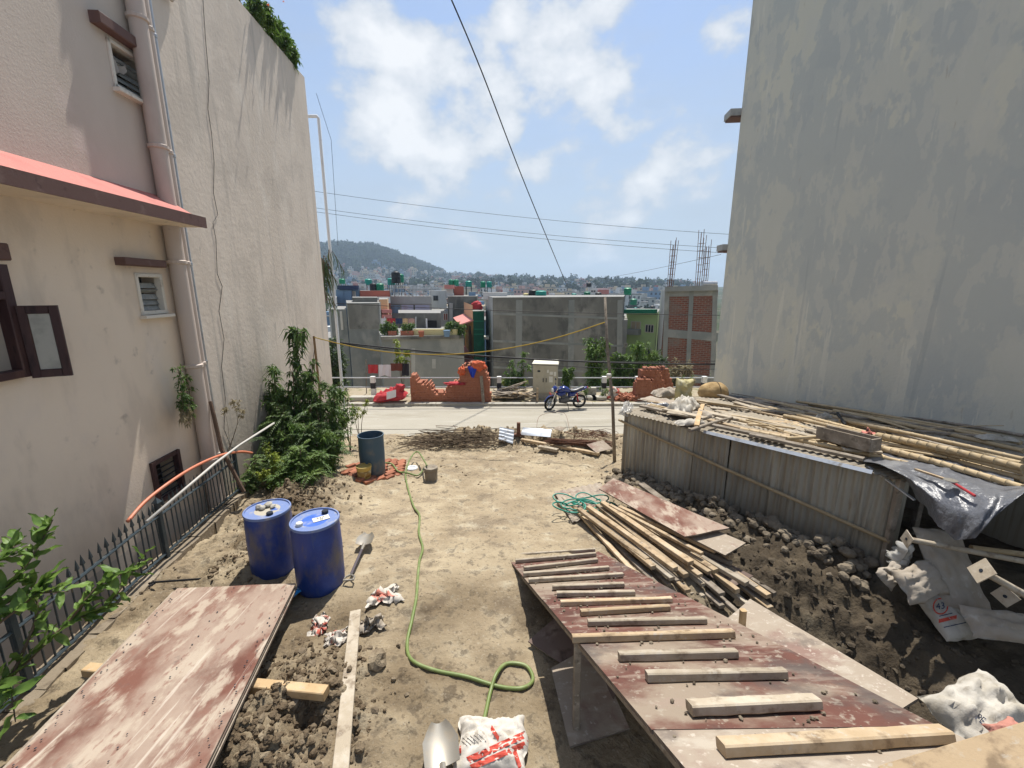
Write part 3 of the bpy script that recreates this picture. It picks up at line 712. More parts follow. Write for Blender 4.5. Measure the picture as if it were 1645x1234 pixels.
def leaf(mb, p, d, ln, wd, rg, droop=.3, fold=.25, mi=0):
    d = Vector(d).normalized(); s_ = d.cross(Vector((rg.uniform(-.5,.5), rg.uniform(-.5,.5), 1))).normalized(); n_ = s_.cross(d)
    a = Vector(p); b = a + d*ln*.45 ; c = a + d*ln - Vector((0, 0, 1))*ln*droop
    mb.add([a, b + s_*wd/2 + n_*wd*fold, b, b - s_*wd/2 + n_*wd*fold, c], [(0,1,2), (0,2,3), (1,4,2), (2,4,3)], mi)
def rdir(rg, up=0.0):
    while True:
        v = Vector((rg.uniform(-1,1), rg.uniform(-1,1), rg.uniform(-1,1)))
        if .1 < v.length < 1: v.normalize(); v.z += up; return v.normalized()
LEAFY = 2.0
def plant(name, label, cat, base, tips, lm, nleaf, ln, wd, spread, seed, group=None, stem_r=.015, droop=.35, up=.2, whorl=1, start=.25, curve=.12, foliage='foliage'):
    """stems from base to each tip; leaves set along twigs that leave the stems"""
    rg = random.Random(seed); base = Vector(base)
    t = thing(name, label, cat, base, group)
    ms, mf = MB(), MB()
    for (tp, k) in tips:
        tp = Vector(tp); mid_ = base.lerp(tp, .5) + Vector((rg.uniform(-1,1), rg.uniform(-1,1), 0))*curve*(tp-base).length
        path = smooth_path([base + Vector((rg.uniform(-.03,.03), rg.uniform(-.03,.03), -.05)), mid_, tp], 6)
        m_ = len(path); ms.tube(path, [stem_r*(1-.75*i/(m_-1)) for i in range(m_)], 5, caps=False)
        n_tw = max(4, int(nleaf*k*LEAFY/14))
        for q in range(n_tw):
            f = start + (1-start)*rg.random()**.8; pp = path[min(m_-1, int(f*(m_-1)))]
            sp = spread*(1.15-.6*f)*rg.uniform(.35, 1.1); td = rdir(rg, up); end = pp + td*sp
            ms.tube([pp, pp.lerp(end, .5)+Vector((0,0,.04*sp)), end], [stem_r*.28, stem_r*.2, stem_r*.1], 3, caps=False)
            for j in range(14):
                h = .15 + .85*(j+1)/14; lp = pp.lerp(end, h)
                ldir = (td*.45 + rdir(rg, .15)*.8)
                leaf(mf, lp, ldir, ln*rg.uniform(.6, 1.2), wd*rg.uniform(.7, 1.2), rg, droop*rg.uniform(.3, 1.5))
    ms.build('stem', M['bark'], t); mf.build(foliage, M[lm], t)
    return t
def fern_clump(name, label, cat, base, tips, lm, seed, frond=.5, n=40, pin=.09, group=None):
    """feathery sprays: arching fronds set with narrow pinnae"""
    rg = random.Random(seed); base = Vector(base); t = thing(name, label, cat, base, group); ms, mf = MB(), MB()
    for tp in tips:
        tp = Vector(tp); path = smooth_path([base, base.lerp(tp, .5)+rdir(rg)*.08, tp], 5); m_ = len(path)
        ms.tube(path, [.014*(1-.7*i/(m_-1)) for i in range(m_)], 5, caps=False)
        for q in range(int(n*1.7)):
            f = .15 + .85*rg.random(); pp = path[min(m_-1, int(f*(m_-1)))]; d = rdir(rg, .25); fl = frond*rg.uniform(.5, 1.1)
            fr = [pp + d*fl*s_ - Vector((0,0,1))*fl*.45*s_*s_ for s_ in (0, .25, .5, .75, 1)]
            ms.tube(fr, [.004, .0035, .003, .002, .001], 3, caps=False)
            sdv = d.cross(Vector((0,0,1))).normalized()
            for j in range(12):
                s_ = .12 + .86*j/11; q0 = pp + d*fl*s_ - Vector((0,0,1))*fl*.45*s_*s_; pl_ = 1.35*pin*(1.1-.6*s_)
                for sg in (-1, 1): leaf(mf, q0, sdv*sg + d*.45 + Vector((0,0,rg.uniform(-.2,.2))), pl_, pl_*.30, rg, .25, .1)
    ms.build('stem', M['bark'], t); mf.build('foliage', M[lm], t); return t
def P(px, py, d): return W(px, py, d)
b0 = Vector((-4.35, 7.9, g(-4.35, 7.9)))
fern_clump('shrub', 'dense feathery dark green shrub in front of the cream side wall', 'shrub', b0,
    [P(430,700,8.4), P(455,660,8.5), P(500,650,8.6), P(535,690,8.6), P(470,720,8.0), P(515,735,8.3), P(545,715,8.5), P(490,690,8.2), P(440,740,8.0)], 'leaf_dark', 21, .52, 46)
fern_clump('shrub', 'bright feathery green shrub in the front of the left bushes', 'shrub', Vector((-3.9, 7.25, g(-3.9,7.25))),
    [P(470,745,7.7), P(500,760,7.6), P(445,770,7.5), P(520,730,7.9), P(485,720,7.8)], 'leaf_mid', 22, .42, 34, .075)
fern_clump('shrub', 'thin grey green shrub at the end of the spiked fence', 'shrub', Vector((-4.75, 7.35, g(-4.75,7.35))), [P(398,750,7.7), P(410,735,7.8), P(392,770,7.6)], 'leaf_mid', 23, .25, 20, .05)
plant('shrub', 'yellow green leaved bush low at the left of the bushes', 'shrub', Vector((-4.3, 7.35, g(-4.3,7.35))), [(P(425,715,7.8),1), (P(440,735,7.7),1), (P(420,760,7.6),1), (P(455,765,7.5),1)], 'leaf_lime', 150, .075, .032, .22, 24)
plant('sapling', 'tall sapling with large drooping leaves against the cream wall', 'sapling', Vector((-4.55, 8.35, g(-4.5,8.3))),
    [(P(478,525,9.0),1.2), (P(440,590,9.0),.8), (P(505,560,9.0),.7), (P(448,640,8.9),.7), (P(470,585,8.8),.9)], 'leaf_dark', 125, .22, .062, .28, 25, stem_r=.022, droop=.65, up=-.05, start=.35, curve=.04)
plant('shrub', 'leafy green shrub with upright shoots beside the house corner', 'shrub', Vector((-4.1, 9.2, g(-4.1,9.2))),
    [(P(520,620,9.8),1), (P(545,615,9.9),1), (P(500,640,9.6),1), (P(560,640,9.8),1), (P(530,660,9.5),1), (P(485,650,9.5),1)], 'leaf_mid', 190, .13, .034, .34, 26, stem_r=.016, droop=.4)
plant('shrub', 'broad leaved dark bush at the wall behind the feathery shrub', 'shrub', Vector((-4.95, 8.6, g(-4.95,8.6))),
    [(P(425,640,9.1),1), (P(440,620,9.1),1), (P(415,680,8.9),1), (P(450,670,9.0),1)], 'leaf_dark', 150, .17, .05, .3, 27, droop=.5)
for (x, y, d, s_, lab, lm) in ((575, 650, 11.4, 31, 'thin bare stemmed shrub with a yellow leaf tuft near the road', 'leaf_lime'), (556, 660, 11.2, 32, 'thin leafy shrub between the bushes and the road', 'leaf_mid')):
    bs = P(x+6, 704, d); bs.z = g(bs.x, bs.y)
    plant('shrub', lab, 'shrub', bs, [(P(x+14, y-8, d), 1), (P(x-10, y, d), .6), (P(x, y+6, d), .5)], lm, 60, .10, .028, .17, s_, stem_r=.014, start=.72, curve=.05)
plant('shrub', 'dense rounded leafy bush in the middle of the left shrubs', 'shrub', Vector((-4.0, 8.5, g(-4.0,8.5))),
    [(P(x_, y_, 8.9), 1) for x_, y_ in ((440,610),(465,590),(490,600),(515,605),(535,620),(455,640),(485,640),(515,650),(545,655),(430,665))], 'leaf_dark', 170, .14, .045, .34, 28, droop=.45)
plant('shrub', 'low dark leafy bush at the foot of the left shrubs', 'shrub', Vector((-3.8, 7.9, g(-3.8,7.9))),
    [(P(x_, y_, 8.3), 1) for x_, y_ in ((450,690),(475,685),(500,690),(525,695),(545,705),(465,720),(500,725),(535,735))], 'leaf_mid', 150, .11, .035, .28, 29, droop=.45)
# bamboo stake by the corner
mb = MB(); a = P(504,540,11.5); mb.tube([a, Vector((a.x+.03, a.y, g(a.x, a.y)-.2))], .03, 7)
o = mb.build('stake', mat('weathered_stake', (.26,.17,.09), [((.17,.11,.06), 8, .5, .7)], rough=.9)); tag(o, 'upright brown stake holding the yellow rope by the house corner', 'stake')
# plants on the left house
def wl(px, py, off): u, z = on_left(px, py, off); return LW(u, z, off)
plant('wall_plant', 'small plant rooted on the drainpipes of the cream house', 'plant', wl(296,672,.12), [(wl(285,590,.22),1), (wl(290,630,.25),1), (wl(300,600,.2),.7), (wl(312,640,.2),.5)], 'leaf_dark', 95, .07, .026, .13, 33, stem_r=.008)
plant('dry_plant', 'withered brown plant hanging under the drainpipe plant', 'plant', wl(294,655,.12), [(wl(290,675,.24),1), (wl(305,680,.22),1), (wl(302,660,.26),.8)], 'leaf_dry', 90, .06, .014, .12, 34, stem_r=.006, droop=.9)
plant('dry_plant', 'withered straw coloured seed head beside the bare trunk', 'plant', P(366,720,7.3), [(P(360,655,7.3),1), (P(380,645,7.3),1), (P(395,655,7.3),1), (P(372,640,7.3),.8)], 'leaf_dry', 60, .05, .016, .12, 35, stem_r=.004, start=.75)
for k, (px, py, n_) in enumerate(((402,8,1.0), (425,20,1.3), (445,35,1.3), (458,55,1.0))):
    u, z = on_left(px+6, py+30, -.1); bs = LW(u, LZ1-.02, -.1)
    lab = ['orange flowering creeper on the roof edge of the cream house', 'leafy creeper in the middle of the roof edge of the cream house', 'bushy bright green creeper spilling over the roof edge', 'last clump of creeper at the right end of the roof edge'][k]
    t = plant('roof_plant', lab, 'plant', bs, [(bs+Vector((.0,.1,.6*n_)),1), (bs+Vector((.14,-.1,.3*n_)),1), (bs+Vector((.02,.3,.4*n_)),1), (bs+Vector((-.2,-.3,.5)),1)], 'leaf_mid' if k else 'leaf_dark', 150, .12, .05, .22, 40+k, 'roof edge plants', stem_r=.012)
    if k == 0:
        mb = MB(); rg = random.Random(5)
        for q in range(40): leaf(mb, bs+Vector((rg.uniform(-.1,.5), rg.uniform(-.2,.5), rg.uniform(.3,.9))), rdir(rg, .4), .07, .05, rg)
        mb.build('flowers', M['flower'], t)
# palm frond by the house corner
mb = MB(); ms = MB(); rg = random.Random(8); bs = W(521, 520, 13.6); t = thing('palm', 'dark palm fronds peeping out behind the far house corner', 'palm', Vector((bs.x-.2, bs.y, -1.1)))
for q in range(9):
    top = W(rg.uniform(512, 530), rg.uniform(398, 455), 13.6 + rg.uniform(-.3,.3)); end = top + Vector((rg.uniform(.1,.4), rg.uniform(-.3,.3), -rg.uniform(.5,1.1)))
    path = smooth_path([bs+Vector((-.2,0,-.3)), bs.lerp(top, .7), top, end], 5); ms.tube(path, .012, 4, caps=False)
    for i in range(5, len(path)-1):
        for sg in (-1, 1): leaf(mb, path[i], Vector((sg*.3, rg.uniform(-.5,.5), -.8)), .4, .03, rg, .3)
ms.tube([Vector((bs.x-.2, bs.y, -1.2)), bs+Vector((-.2,0,-.2))], .09, 7); ms.build('stem', M['bark'], t); mb.build('fronds', M['leaf_far'], t)
# the leafy branch that reaches in from the lower left, each leaf a piece of its own
br = thing('branch', 'leafy branch with glossy fresh green leaves reaching in at lower left', 'branch', (-3.3, 1.8, 0.0))
rg = random.Random(77)
LOC_ = origin_of(br)
def big_leaf_mesh(ln, wd):
    mb = MB(); n = 6
    def fn(u, v):
        x = u; ww = wd*.5*(math.sin(math.pi*min(1, x*.97+.03))**.75)*(1.12-.4*x)
        s_ = (v-.5)*2
        return Vector((x*ln, s_*ww, abs(s_)*ww*.35 - .22*ln*x*x + .012*math.sin(x*9)*abs(s_)))
    mb.grid(fn, n, 4); me = mb.build('tmp', M['leaf_fore'], local=True, smooth=True); d = me.data; bpy.data.objects.remove(me); return d
lmesh = [big_leaf_mesh(.165, .066), big_leaf_mesh(.135, .056), big_leaf_mesh(.11, .05)]
stems = [[(-60,1130,2.4), (20,1085,2.5), (110,1000,2.7), (170,975,2.85), (240,880,3.0)], [(-60,1000,2.3), (20,935,2.5), (60,880,2.6), (85,835,2.65)], [(20,1085,2.5), (60,985,2.6), (45,930,2.6)],
         [(110,1000,2.7), (160,940,2.8), (215,915,2.9)], [(-40,1130,2.3), (10,1100,2.35), (25,1160,2.3)], [(-60,940,2.3), (0,900,2.4), (30,870,2.5)], [(-60,1040,2.3), (0,1000,2.4), (50,960,2.5), (75,930,2.55)], [(-60,1010,2.4), (30,960,2.5), (110,950,2.6)]]
for si, s_ in enumerate(stems):
    path = smooth_path([W(q[0], q[1], q[2]*1.36) for q in s_], 8); mb = MB(); mb.tube(path, [.014*(1-.75*i/(len(path)-1)) for i in range(len(path))], 6, caps=False)
    mb.build('twig', M['bark'], br, smooth=True)
    nl = [50, 34, 22, 26, 16, 26, 26, 22][si]
    for q in range(nl):
        f = .18 + .82*q/nl; i = min(len(path)-2, int(f*(len(path)-1))); p = path[i]; tdir = (path[i+1]-path[i]).normalized()
        d = (tdir*.7 + rdir(rg, .35)*.9).normalized()
        o = bpy.data.objects.new('leaf', rg.choice(lmesh)); col.objects.link(o); o.parent = br
        o.location = p - LOC_; o.rotation_mode = 'QUATERNION'
        o.rotation_quaternion = d.to_track_quat('X', 'Z') @ Matrix.Rotation(rg.uniform(-.7, .7), 3, 'X').to_quaternion()
        k = rg.uniform(.82, 1.28); o.scale = (k, k, k)
# ================================================================== things on the lot
wood_l = lambda a, b, c: [(b, 5, .45, .66, (1,1,1), 8), (c, 9, .52, .68, (1,1,1), 8, .85), ((.40,.365,.31), 22, .58, .68, (1,1,1), 6, .6)]
M.update(
 bluedrum = mat('blue_plastic', (.014,.04,.21), [((.022,.066,.31), 2.5, .5, .75), ((.15,.128,.095), 2.2, .52, .68, (1,1,.55), 9, .75), ((.05,.08,.20), 12, .55, .68, (2,2,.3), 6, .6), ((.10,.085,.07), 9, .62, .76, (1,1,.4), 6, .7)], rough=.42, spec=.45, bump=.0015, bscale=30),
 bluelid = mat('dusty_blue_lid', (.045,.13,.50), [((.30,.33,.42), 7, .5, .7, (1,1,1), 6, .8), ((.02,.06,.30), 14, .58, .74)], rough=.45, spec=.4),
 mudlid = mat('muddy_blue_lid', (.40,.365,.29), [((.06,.13,.40), 5, .56, .66), ((.42,.38,.30), 12, .55, .72)], rough=.7),
 rimblue = mat('pale_worn_rim', (.16,.22,.42), [((.32,.33,.36), 12, .5, .7)], rough=.5),
 greydrum = mat('dusty_grey_blue_plastic', (.055,.10,.145), [((.10,.135,.16), 2, .5, .75), ((.235,.19,.125), 2.6, .5, .72, (1,1,.7), 6, .7)], rough=.55, spec=.35),
 blackcap = mat('black_cap', (.02,.025,.035), rough=.5),
 whitecap = mat('white_cap', (.62,.60,.54), rough=.6),
 sticker = mat('white_sticker', (.70,.68,.60), [((.6,.55,.42), 18, .55, .75)], rough=.6),
 ink = mat('black_ink', (.035,.035,.045), rough=.7),
 redink = mat('red_ink', (.52,.075,.05), [((.60,.24,.19), 18, .5, .72)], rough=.8),
 blueink = mat('navy_ink', (.03,.045,.10), rough=.8),
 plyred = mat('red_formwork_film', (.165,.073,.052), [((.12,.05,.036), 2.2, .45, .68, (1,1,1), 6), ((.35,.275,.215), 1.3, .37, .57, (1.2,.8,1), 10, .82), ((.41,.34,.265), 4, .50, .62, (1.5,.7,1), 10, .85), ((.21,.11,.082), 11, .55, .66, (1.6,.7,1), 6, .7), ((.52,.46,.38), 3.2, .60, .68, (5,.25,1), 5, .6), ((.12,.095,.085), 3.5, .64, .74, (1,1,1), 6, .7)], rough=.75, bump=.0015, bscale=60, spec=.2),
 plyramp = mat('worn_ramp_film', (.125,.052,.038), [((.09,.04,.03), 3, .45, .68), ((.285,.235,.175), 1.5, .44, .60, (.8,1.2,1), 10, .85), ((.27,.205,.16), 6, .52, .64, (.5,2.2,1), 9, .75), ((.33,.285,.225), 18, .56, .66, (1,1,1), 6, .7), ((.085,.07,.062), 1.2, .53, .64, (1,1,1), 7, .85)], rough=.72, bump=.0015, bscale=60, spec=.25),
 plypale = mat('cement_stained_plywood', (.32,.265,.205), [((.20,.11,.092), 2.2, .5, .66, (1,1,1), 8, .75), ((.39,.34,.275), 7, .5, .7, (.7,1.6,1), 8), ((.15,.12,.10), 4, .58, .72, (1,1,1), 7, .8), ((.50,.44,.37), 24, .58, .68, (1,1,1), 5, .7)], rough=.85, bump=.002, bscale=50),
 plydark = mat('dark_plywood', (.16,.115,.095), [((.26,.20,.165), 3, .5, .7), ((.09,.065,.055), 7, .55, .72)], rough=.85),
 plyedge = mat('plywood_edge', (.13,.10,.08), [((.3,.25,.19), 30, .5, .62, (.2,.2,6))], rough=.9),
 timber = mat('weathered_timber', (.37,.275,.17), wood_l(0, (.44,.35,.24), (.17,.12,.075)), rough=.85, bump=.002, bscale=45, vary=.22),
 timberpale = mat('cement_dusted_timber', (.35,.295,.22), wood_l(0, (.43,.375,.295), (.20,.155,.11)), rough=.9, bump=.003, bscale=50, vary=.14),
 timbernew = mat('fresh_timber', (.45,.31,.165), wood_l(0, (.51,.38,.225), (.30,.195,.10)), rough=.75, bump=.001, bscale=45, vary=.08),
 timbergrey = mat('grey_timber', (.215,.18,.14), wood_l(0, (.30,.255,.205), (.12,.097,.073)), rough=.92, bump=.003, bscale=45, vary=.22),
 bamboo = mat('dry_bamboo', (.37,.28,.16), [((.46,.36,.225), 4, .48, .7, (1,1,1), 5), ((.25,.18,.10), 9, .56, .74)], rough=.6, spec=.35, vary=.22),
 hose = mat('green_hose', (.155,.205,.06), [((.215,.26,.10), 6, .5, .7), ((.28,.24,.15), 13, .58, .74)], rough=.45, spec=.4),
 teal = mat('teal_hose', (.015,.22,.155), [((.02,.30,.21), 6, .5, .7)], rough=.4, spec=.45),
 rust = mat('rusty_steel', (.145,.07,.045), [((.22,.12,.075), 20, .5, .68), ((.08,.045,.035), 40, .55, .7)], rough=.85),
 sack = mat('woven_sack', (.46,.43,.375), [((.35,.315,.255), 4, .44, .66), ((.24,.205,.155), 7, .54, .72)], rough=.8, bump=.002, bscale=90),
 sackclean = mat('pale_paper_sack', (.55,.51,.45), [((.42,.38,.31), 5, .48, .68), ((.30,.26,.20), 9, .6, .74)], rough=.75, bump=.002, bscale=80),
 sackdirty = mat('dirty_sack', (.34,.295,.24), [((.30,.25,.19), 4, .45, .66), ((.42,.38,.32), 9, .55, .72)], rough=.85, bump=.002, bscale=90),
 sackred = mat('red_printed_sack', (.52,.475,.41), [((.45,.10,.07), 2.8, .545, .575, (1.6,.5,1), 2), ((.44,.39,.31), 10, .58, .72), ((.62,.24,.18), 6, .60, .64, (.6,2,1), 2)], rough=.75, bump=.002, bscale=80),
 clothred = mat('red_cloth', (.40,.04,.045), [((.42,.02,.03), 3, .5, .7)], rough=.8),
 clothor = mat('orange_cloth', (.50,.11,.045), [((.5,.08,.03), 4, .5, .7)], rough=.85),
 clothblue = mat('blue_cloth', (.02,.055,.42), rough=.8),
 clothwhite = mat('white_cloth', (.62,.60,.62), rough=.85),
 clothbrown = mat('brown_cloth', (.145,.05,.035), rough=.9),
 clothdark = mat('dark_cloth', (.03,.03,.035), rough=.9),
 brick = mat('fired_brick', (.30,.118,.068), [((.335,.145,.09), 6, .45, .7), ((.22,.08,.05), 10, .55, .72), ((.42,.29,.20), 15, .62, .76)], rough=.92, bump=.002, bscale=50, vary=.2),
 steelblade = mat('worn_steel', (.32,.295,.25), [((.36,.31,.24), 8, .5, .7)], rough=.38, metal=.55),
 yellowpail = mat('yellow_plastic', (.50,.37,.11), [((.42,.33,.16), 6, .5, .7)], rough=.5),
 cementpail = mat('cement_crusted_pail', (.23,.195,.15), [((.34,.30,.235), 6, .48, .68), ((.14,.115,.09), 9, .55, .72)], rough=.95, bump=.005, bscale=40),
 bluefilm = mat('blue_plastic_film', (.03,.26,.62), [((.35,.55,.72), 7, .55, .7)], rough=.25, spec=.5),
 tarpgrey = mat('silver_grey_tarp', (.12,.123,.135), [((.20,.205,.215), 3, .48, .7), ((.06,.06,.07), 5, .55, .72)], rough=.3, spec=.6, bump=.02, bscale=11),
 tarpblue = mat('dark_blue_tarp', (.022,.035,.06), [((.05,.07,.10), 5, .5, .7), ((.16,.15,.13), 8, .62, .76)], rough=.4, spec=.4, bump=.006, bscale=12),
 dusttin = mat('dusty_roof_tin', (.30,.26,.20), [((.22,.185,.14), 2.5, .48, .66), ((.38,.35,.30), 5, .55, .7), ((.17,.11,.07), 6, .6, .72)], rough=.8, metal=.1),
 tin = mat('weathered_tin', (.35,.33,.275), [((.44,.42,.355), 2.2, .46, .68, (1,1,.2), 7), ((.235,.205,.155), 2.6, .50, .68, (1.6,1.6,.12), 8, .85), ((.24,.175,.11), 5, .60, .74, (1,1,.25), 7, .65), ((.19,.165,.125), 13, .54, .66, (1.4,1.4,.06), 5, .6)], rough=.7, metal=.08, zdirt=((.20,.16,.11), 1.3, .1), spec=.35, vary=.16),
 tinbright = mat('bright_tin', (.48,.51,.55), [((.34,.35,.36), 5, .5, .7), ((.26,.22,.17), 7, .6, .74)], rough=.4, metal=.3),
 burlap = mat('burlap', (.33,.225,.105), [((.48,.34,.17), 6, .45, .68), ((.27,.17,.075), 12, .56, .72)], rough=.95, bump=.004, bscale=90),
 clearbag = mat('clear_plastic_bag', (.62,.60,.55), [((.45,.42,.36), 8, .5, .7)], rough=.15, spec=.6, alpha=.55),
)
def jsack(c, ax, ay, ln, wd, th, seed, crumple=.25, n=18, taper=0, flat_end=None, up=None, pinch=.55, bend=0):
    """a stuffed or slumped sack: pillow surface, wrinkled; ax, ay its long and cross axes"""
    c = Vector(c); ax = Vector(ax).normalized(); ay = Vector(ay); ay = (ay - ax*ay.dot(ax)).normalized(); az = ax.cross(ay)
    if az.z < 0: az = -az; ay = -ay
    mb = MB()
    def fn(u, v, sg):
        x, y = u*2-1, v*2-1
        edge = max(0, 1-abs(x)**4)*max(0, 1-abs(y)**3.2)
        wv = wd*(1 - taper*x*.5)*(1 - .09*(1-abs(x)))
        q = Vector((x*ln/2, y*wv/2, 0))
        h = th*.5*edge**pinch
        w_ = crumple*th*(fbm(q.x*5/max(ln,.2)+seed, q.y*5/max(wd,.2), seed*2.1, 4)*.9 + .5*abs(fbm(q.x*11/max(ln,.2), q.y*11/max(wd,.2)+seed, seed, 3)))
        p = c + ax*q.x + ay*q.y + az*(sg*(h + w_*(edge**.4 if sg > 0 else .5)) + bend*x*x)
        wob = crumple*.22*min(ln, wd)
        p += ax*wob*fbm(v*2.3+seed, 5.1, 0, 3)*abs(x)**2 + ay*wob*fbm(u*2.3+seed, 9.1, 0, 3)*abs(y)**2
        return p
    mb.grid(lambda u, v: fn(u, v, 1), n, n); mb.grid(lambda u, v: fn(u, v, -.55), n, n)
    k = (n+1)**2
    per = [i for i in range(n)] + [j*(n+1)+n for j in range(n)] + [n*(n+1)+n-i for i in range(n)] + [(n-j)*(n+1) for j in range(n)]
    for a in range(len(per)):
        i, j = per[a], per[(a+1) % len(per)]; mb.f.append((i, i+k, j+k, j)); mb.m.append(0)
    return mb
def rag(c, ax, ay, ln, wd, amp, seed, n=16, mi=0, ragged=.2):
    """crumpled sheet lying on what is under it"""
    c = Vector(c); ax, ay = Vector(ax).normalized(), Vector(ay).normalized(); mb = MB()
    def fn(u, v):
        x, y = u-.5, v-.5
        e = 1 + ragged*fbm(math.atan2(y, x)*1.3+seed, seed, 0, 3)
        h = amp*(.6 + abs(fbm(x*4+seed, y*4, seed, 4))*1.6)*(1 - .75*max(abs(x), abs(y))*2*.9)
        return c + ax*x*ln*e + ay*y*wd*e + Vector((0, 0, h)) + ax*amp*.7*fbm(x*5, y*5+seed, 3, 3) + ay*amp*.7*fbm(x*5, y*5+seed, 8, 3)
    def lo(u, v): q = fn(u, v); return q - Vector((0, 0, .006))
    mb.grid(fn, n, n, mi); mb.grid(lo, n, n, mi); return mb
def sheet(name, corners, th, m, label, cat='plywood sheet', group=None, warp=0, edge='plyedge', seed=0):
    mb = MB(); mb.slab(*corners, th, nu=8, nv=8, warp=(lambda u, v: warp*fbm(u*2+seed, v*2, seed, 2)) if warp else None)
    nside = 8*8*2
    for i in range(len(mb.f)): mb.m[i] = 0 if i < nside else 1
    o = mb.build(name, [M[m], M[edge]]); tag(o, label, cat, group); return o
# ---- blue drums
def drum(base, rad, ht, lid, label, name='drum', mt='bluedrum', open_=False, lean=0):
    t = thing(name, label, 'drum', base); b = Vector(base)
    if not open_:
        pr = [(.0, .0), (rad*.9, 0), (rad*.965, .025), (rad*.985, .05), (rad, .12), (rad*1.0, ht*.30), (rad*.995, ht*.33), (rad*1.005, ht*.36), (rad*1.01, ht*.62), (rad*.998, ht*.66), (rad*1.0, ht*.69), (rad*.985, ht-.10), (rad*.955, ht-.055), (rad*.955, ht-.03)]
    else:
        pr = [(0, .015), (rad*.9, .0), (rad*.95, .02), (rad*.96, .1), (rad, ht*.5), (rad*.985, ht-.03), (rad*1.03, ht-.025), (rad*1.03, ht), (rad*.96, ht), (rad*.95, ht-.05), (rad*.95, .05), (0, .05)]
    mb = MB(); mb.lathe(pr, 40, b); o = mb.build('body', M[mt], t); autosmooth(o, 50)
    if not open_:
        mb = MB(); mb.lathe([(rad*.955, ht-.032), (rad*1.0, ht-.03), (rad*1.012, ht-.012), (rad*.995, ht), (rad*.94, ht+.001), (rad*.925, ht-.015)], 40, b); autosmooth(mb.build('rim', M['rimblue'], t), 50)
        mb = MB(); mb.lathe([(rad*.925, ht-.016), (rad*.86, ht-.022), (rad*.5, ht-.014), (0, ht-.012)], 36, b); l_ = mb.build('lid', M[lid], t, smooth=True)
    return t
D1 = gx(517, 938); D1.z = g(D1.x, D1.y) - .01
t1 = drum(D1, .255, .83, 'bluelid', 'blue plastic drum with a white sticker on its lid')
for (dx, dy, c) in ((-.115, -.115, 'whitecap'), (.05, .15, 'blackcap')):
    mb = MB(); mb.lathe([(.036, 0), (.036, .03), (.03, .036), (0, .036)], 14, D1 + Vector((dx, dy, .814))); mb.build('bung_cap', M[c], t1)
sr, su = Vector((.8, .55, 0)).normalized(), Vector((-.55, .8, 0)).normalized(); sc_ = D1 + Vector((.06, .02, .823))
mb = MB(); mb.slab(sc_ - sr*.085 - su*.045, sc_ + sr*.085 - su*.045, sc_ + sr*.085 + su*.05, sc_ - sr*.085 + su*.05, .003); stk = mb.build('sticker', M['sticker'], t1)
scene_text('52A', .055, sc_ + Vector((0, 0, .0012)) + su*.016, sr, su, M['ink'], stk); scene_text('28', .035, sc_ + Vector((0, 0, .0012)) - su*.024, sr, su, M['ink'], stk)
D2 = gx(442, 912); D2.z = g(D2.x, D2.y) - .03
t2 = drum(D2, .25, .81, 'mudlid', 'muddy blue plastic drum with stones on its lid')
mb = MB(); mb.lathe([(.036, 0), (.036, .03), (.03, .036), (0, .036)], 14, D2 + Vector((.09, -.11, .79))); mb.build('bung_cap', M['blackcap'], t2)
for k, (dx, dy, r, lab) in enumerate(((-.12, .02, .04, 'leftmost grey stone on the muddy drum lid'), (-.06, .0, .038, 'second grey stone from the left on the muddy drum lid'), (-.03, .08, .045, 'rear grey stone on the muddy drum lid'), (.05, .05, .035, 'rightmost grey stone on the muddy drum lid'))):
    mb = MB(); lump(mb, D2 + Vector((dx*.9, dy*.9, .80+r*.5)), r, random.Random(k+60), .7, .12, sub=True); o = mb.build('stone', M['kerb']); tag(o, lab, 'stone', 'stones on the drum lid')
# grey open drum, pails, brick patch
D3 = gx(600, 762); D3.z = g(D3.x, D3.y)
drum(D3, .25, .86, None, 'open topped grey blue drum standing on the brick patch', mt='greydrum', open_=True)
Bk = gx(586, 771); Bk.z = g(Bk.x, Bk.y) + .05
t = thing('bucket', 'small yellow paint bucket in front of the grey drum', 'bucket', Bk)
mb = MB(); mb.lathe([(0,.01),(.115,0),(.125,.02),(.138,.2),(.142,.205),(.146,.225),(.142,.235),(.146,.25),(.132,.252),(.12,.03),(0,.03)], 24, Bk); autosmooth(mb.build('body', M['yellowpail'], t))
mb = MB(); mb.lathe([(.1268,.035),(.1362,.165)], 24, Bk); mb.build('paper_label', mat('faded_label', (.30,.19,.06), [((.5,.4,.2), 12, .5, .6)], rough=.6), t, smooth=True)
mb = MB(); mb.lathe([(.131,.225),(0,.228)], 20, Bk); mb.build('contents', M['yellowpail'], t)
Pk = gx(693, 772); Pk.z = g(Pk.x, Pk.y)
t = thing('bucket', 'cement crusted bucket standing at the end of the hose', 'bucket', Pk)
mb = MB(); mb.lathe([(0,.01),(.135,0),(.142,.015),(.125,.03),(.128,.22),(.125,.225),(.142,.24),(.140,.275),(.135,.29),(.11,.292),(0,.285)], 24, Pk); autosmooth(mb.build('body', M['cementpail'], t))
Rk = gx(662, 757); Rk.z = g(Rk.x, Rk.y) + .06
mb = MB(); mb.lathe([(.06,.0),(.12,.0),(.13,.012),(.12,.03),(.07,.035),(.06,.02)], 20, Rk); mb.f.append(mb.f[-1]); mb.m.append(0); mb.f.pop(); mb.m.pop()
o = mb.build('metal_ring', M['palegrey']); tag(o, 'pale metal ring lying on the brick patch', 'ring')
pv = thing('brick_patch', 'patch of loose red bricks laid flat beside the grey drum', 'brick paving', (-1.9, 8.8, -.6))
rg = random.Random(13)
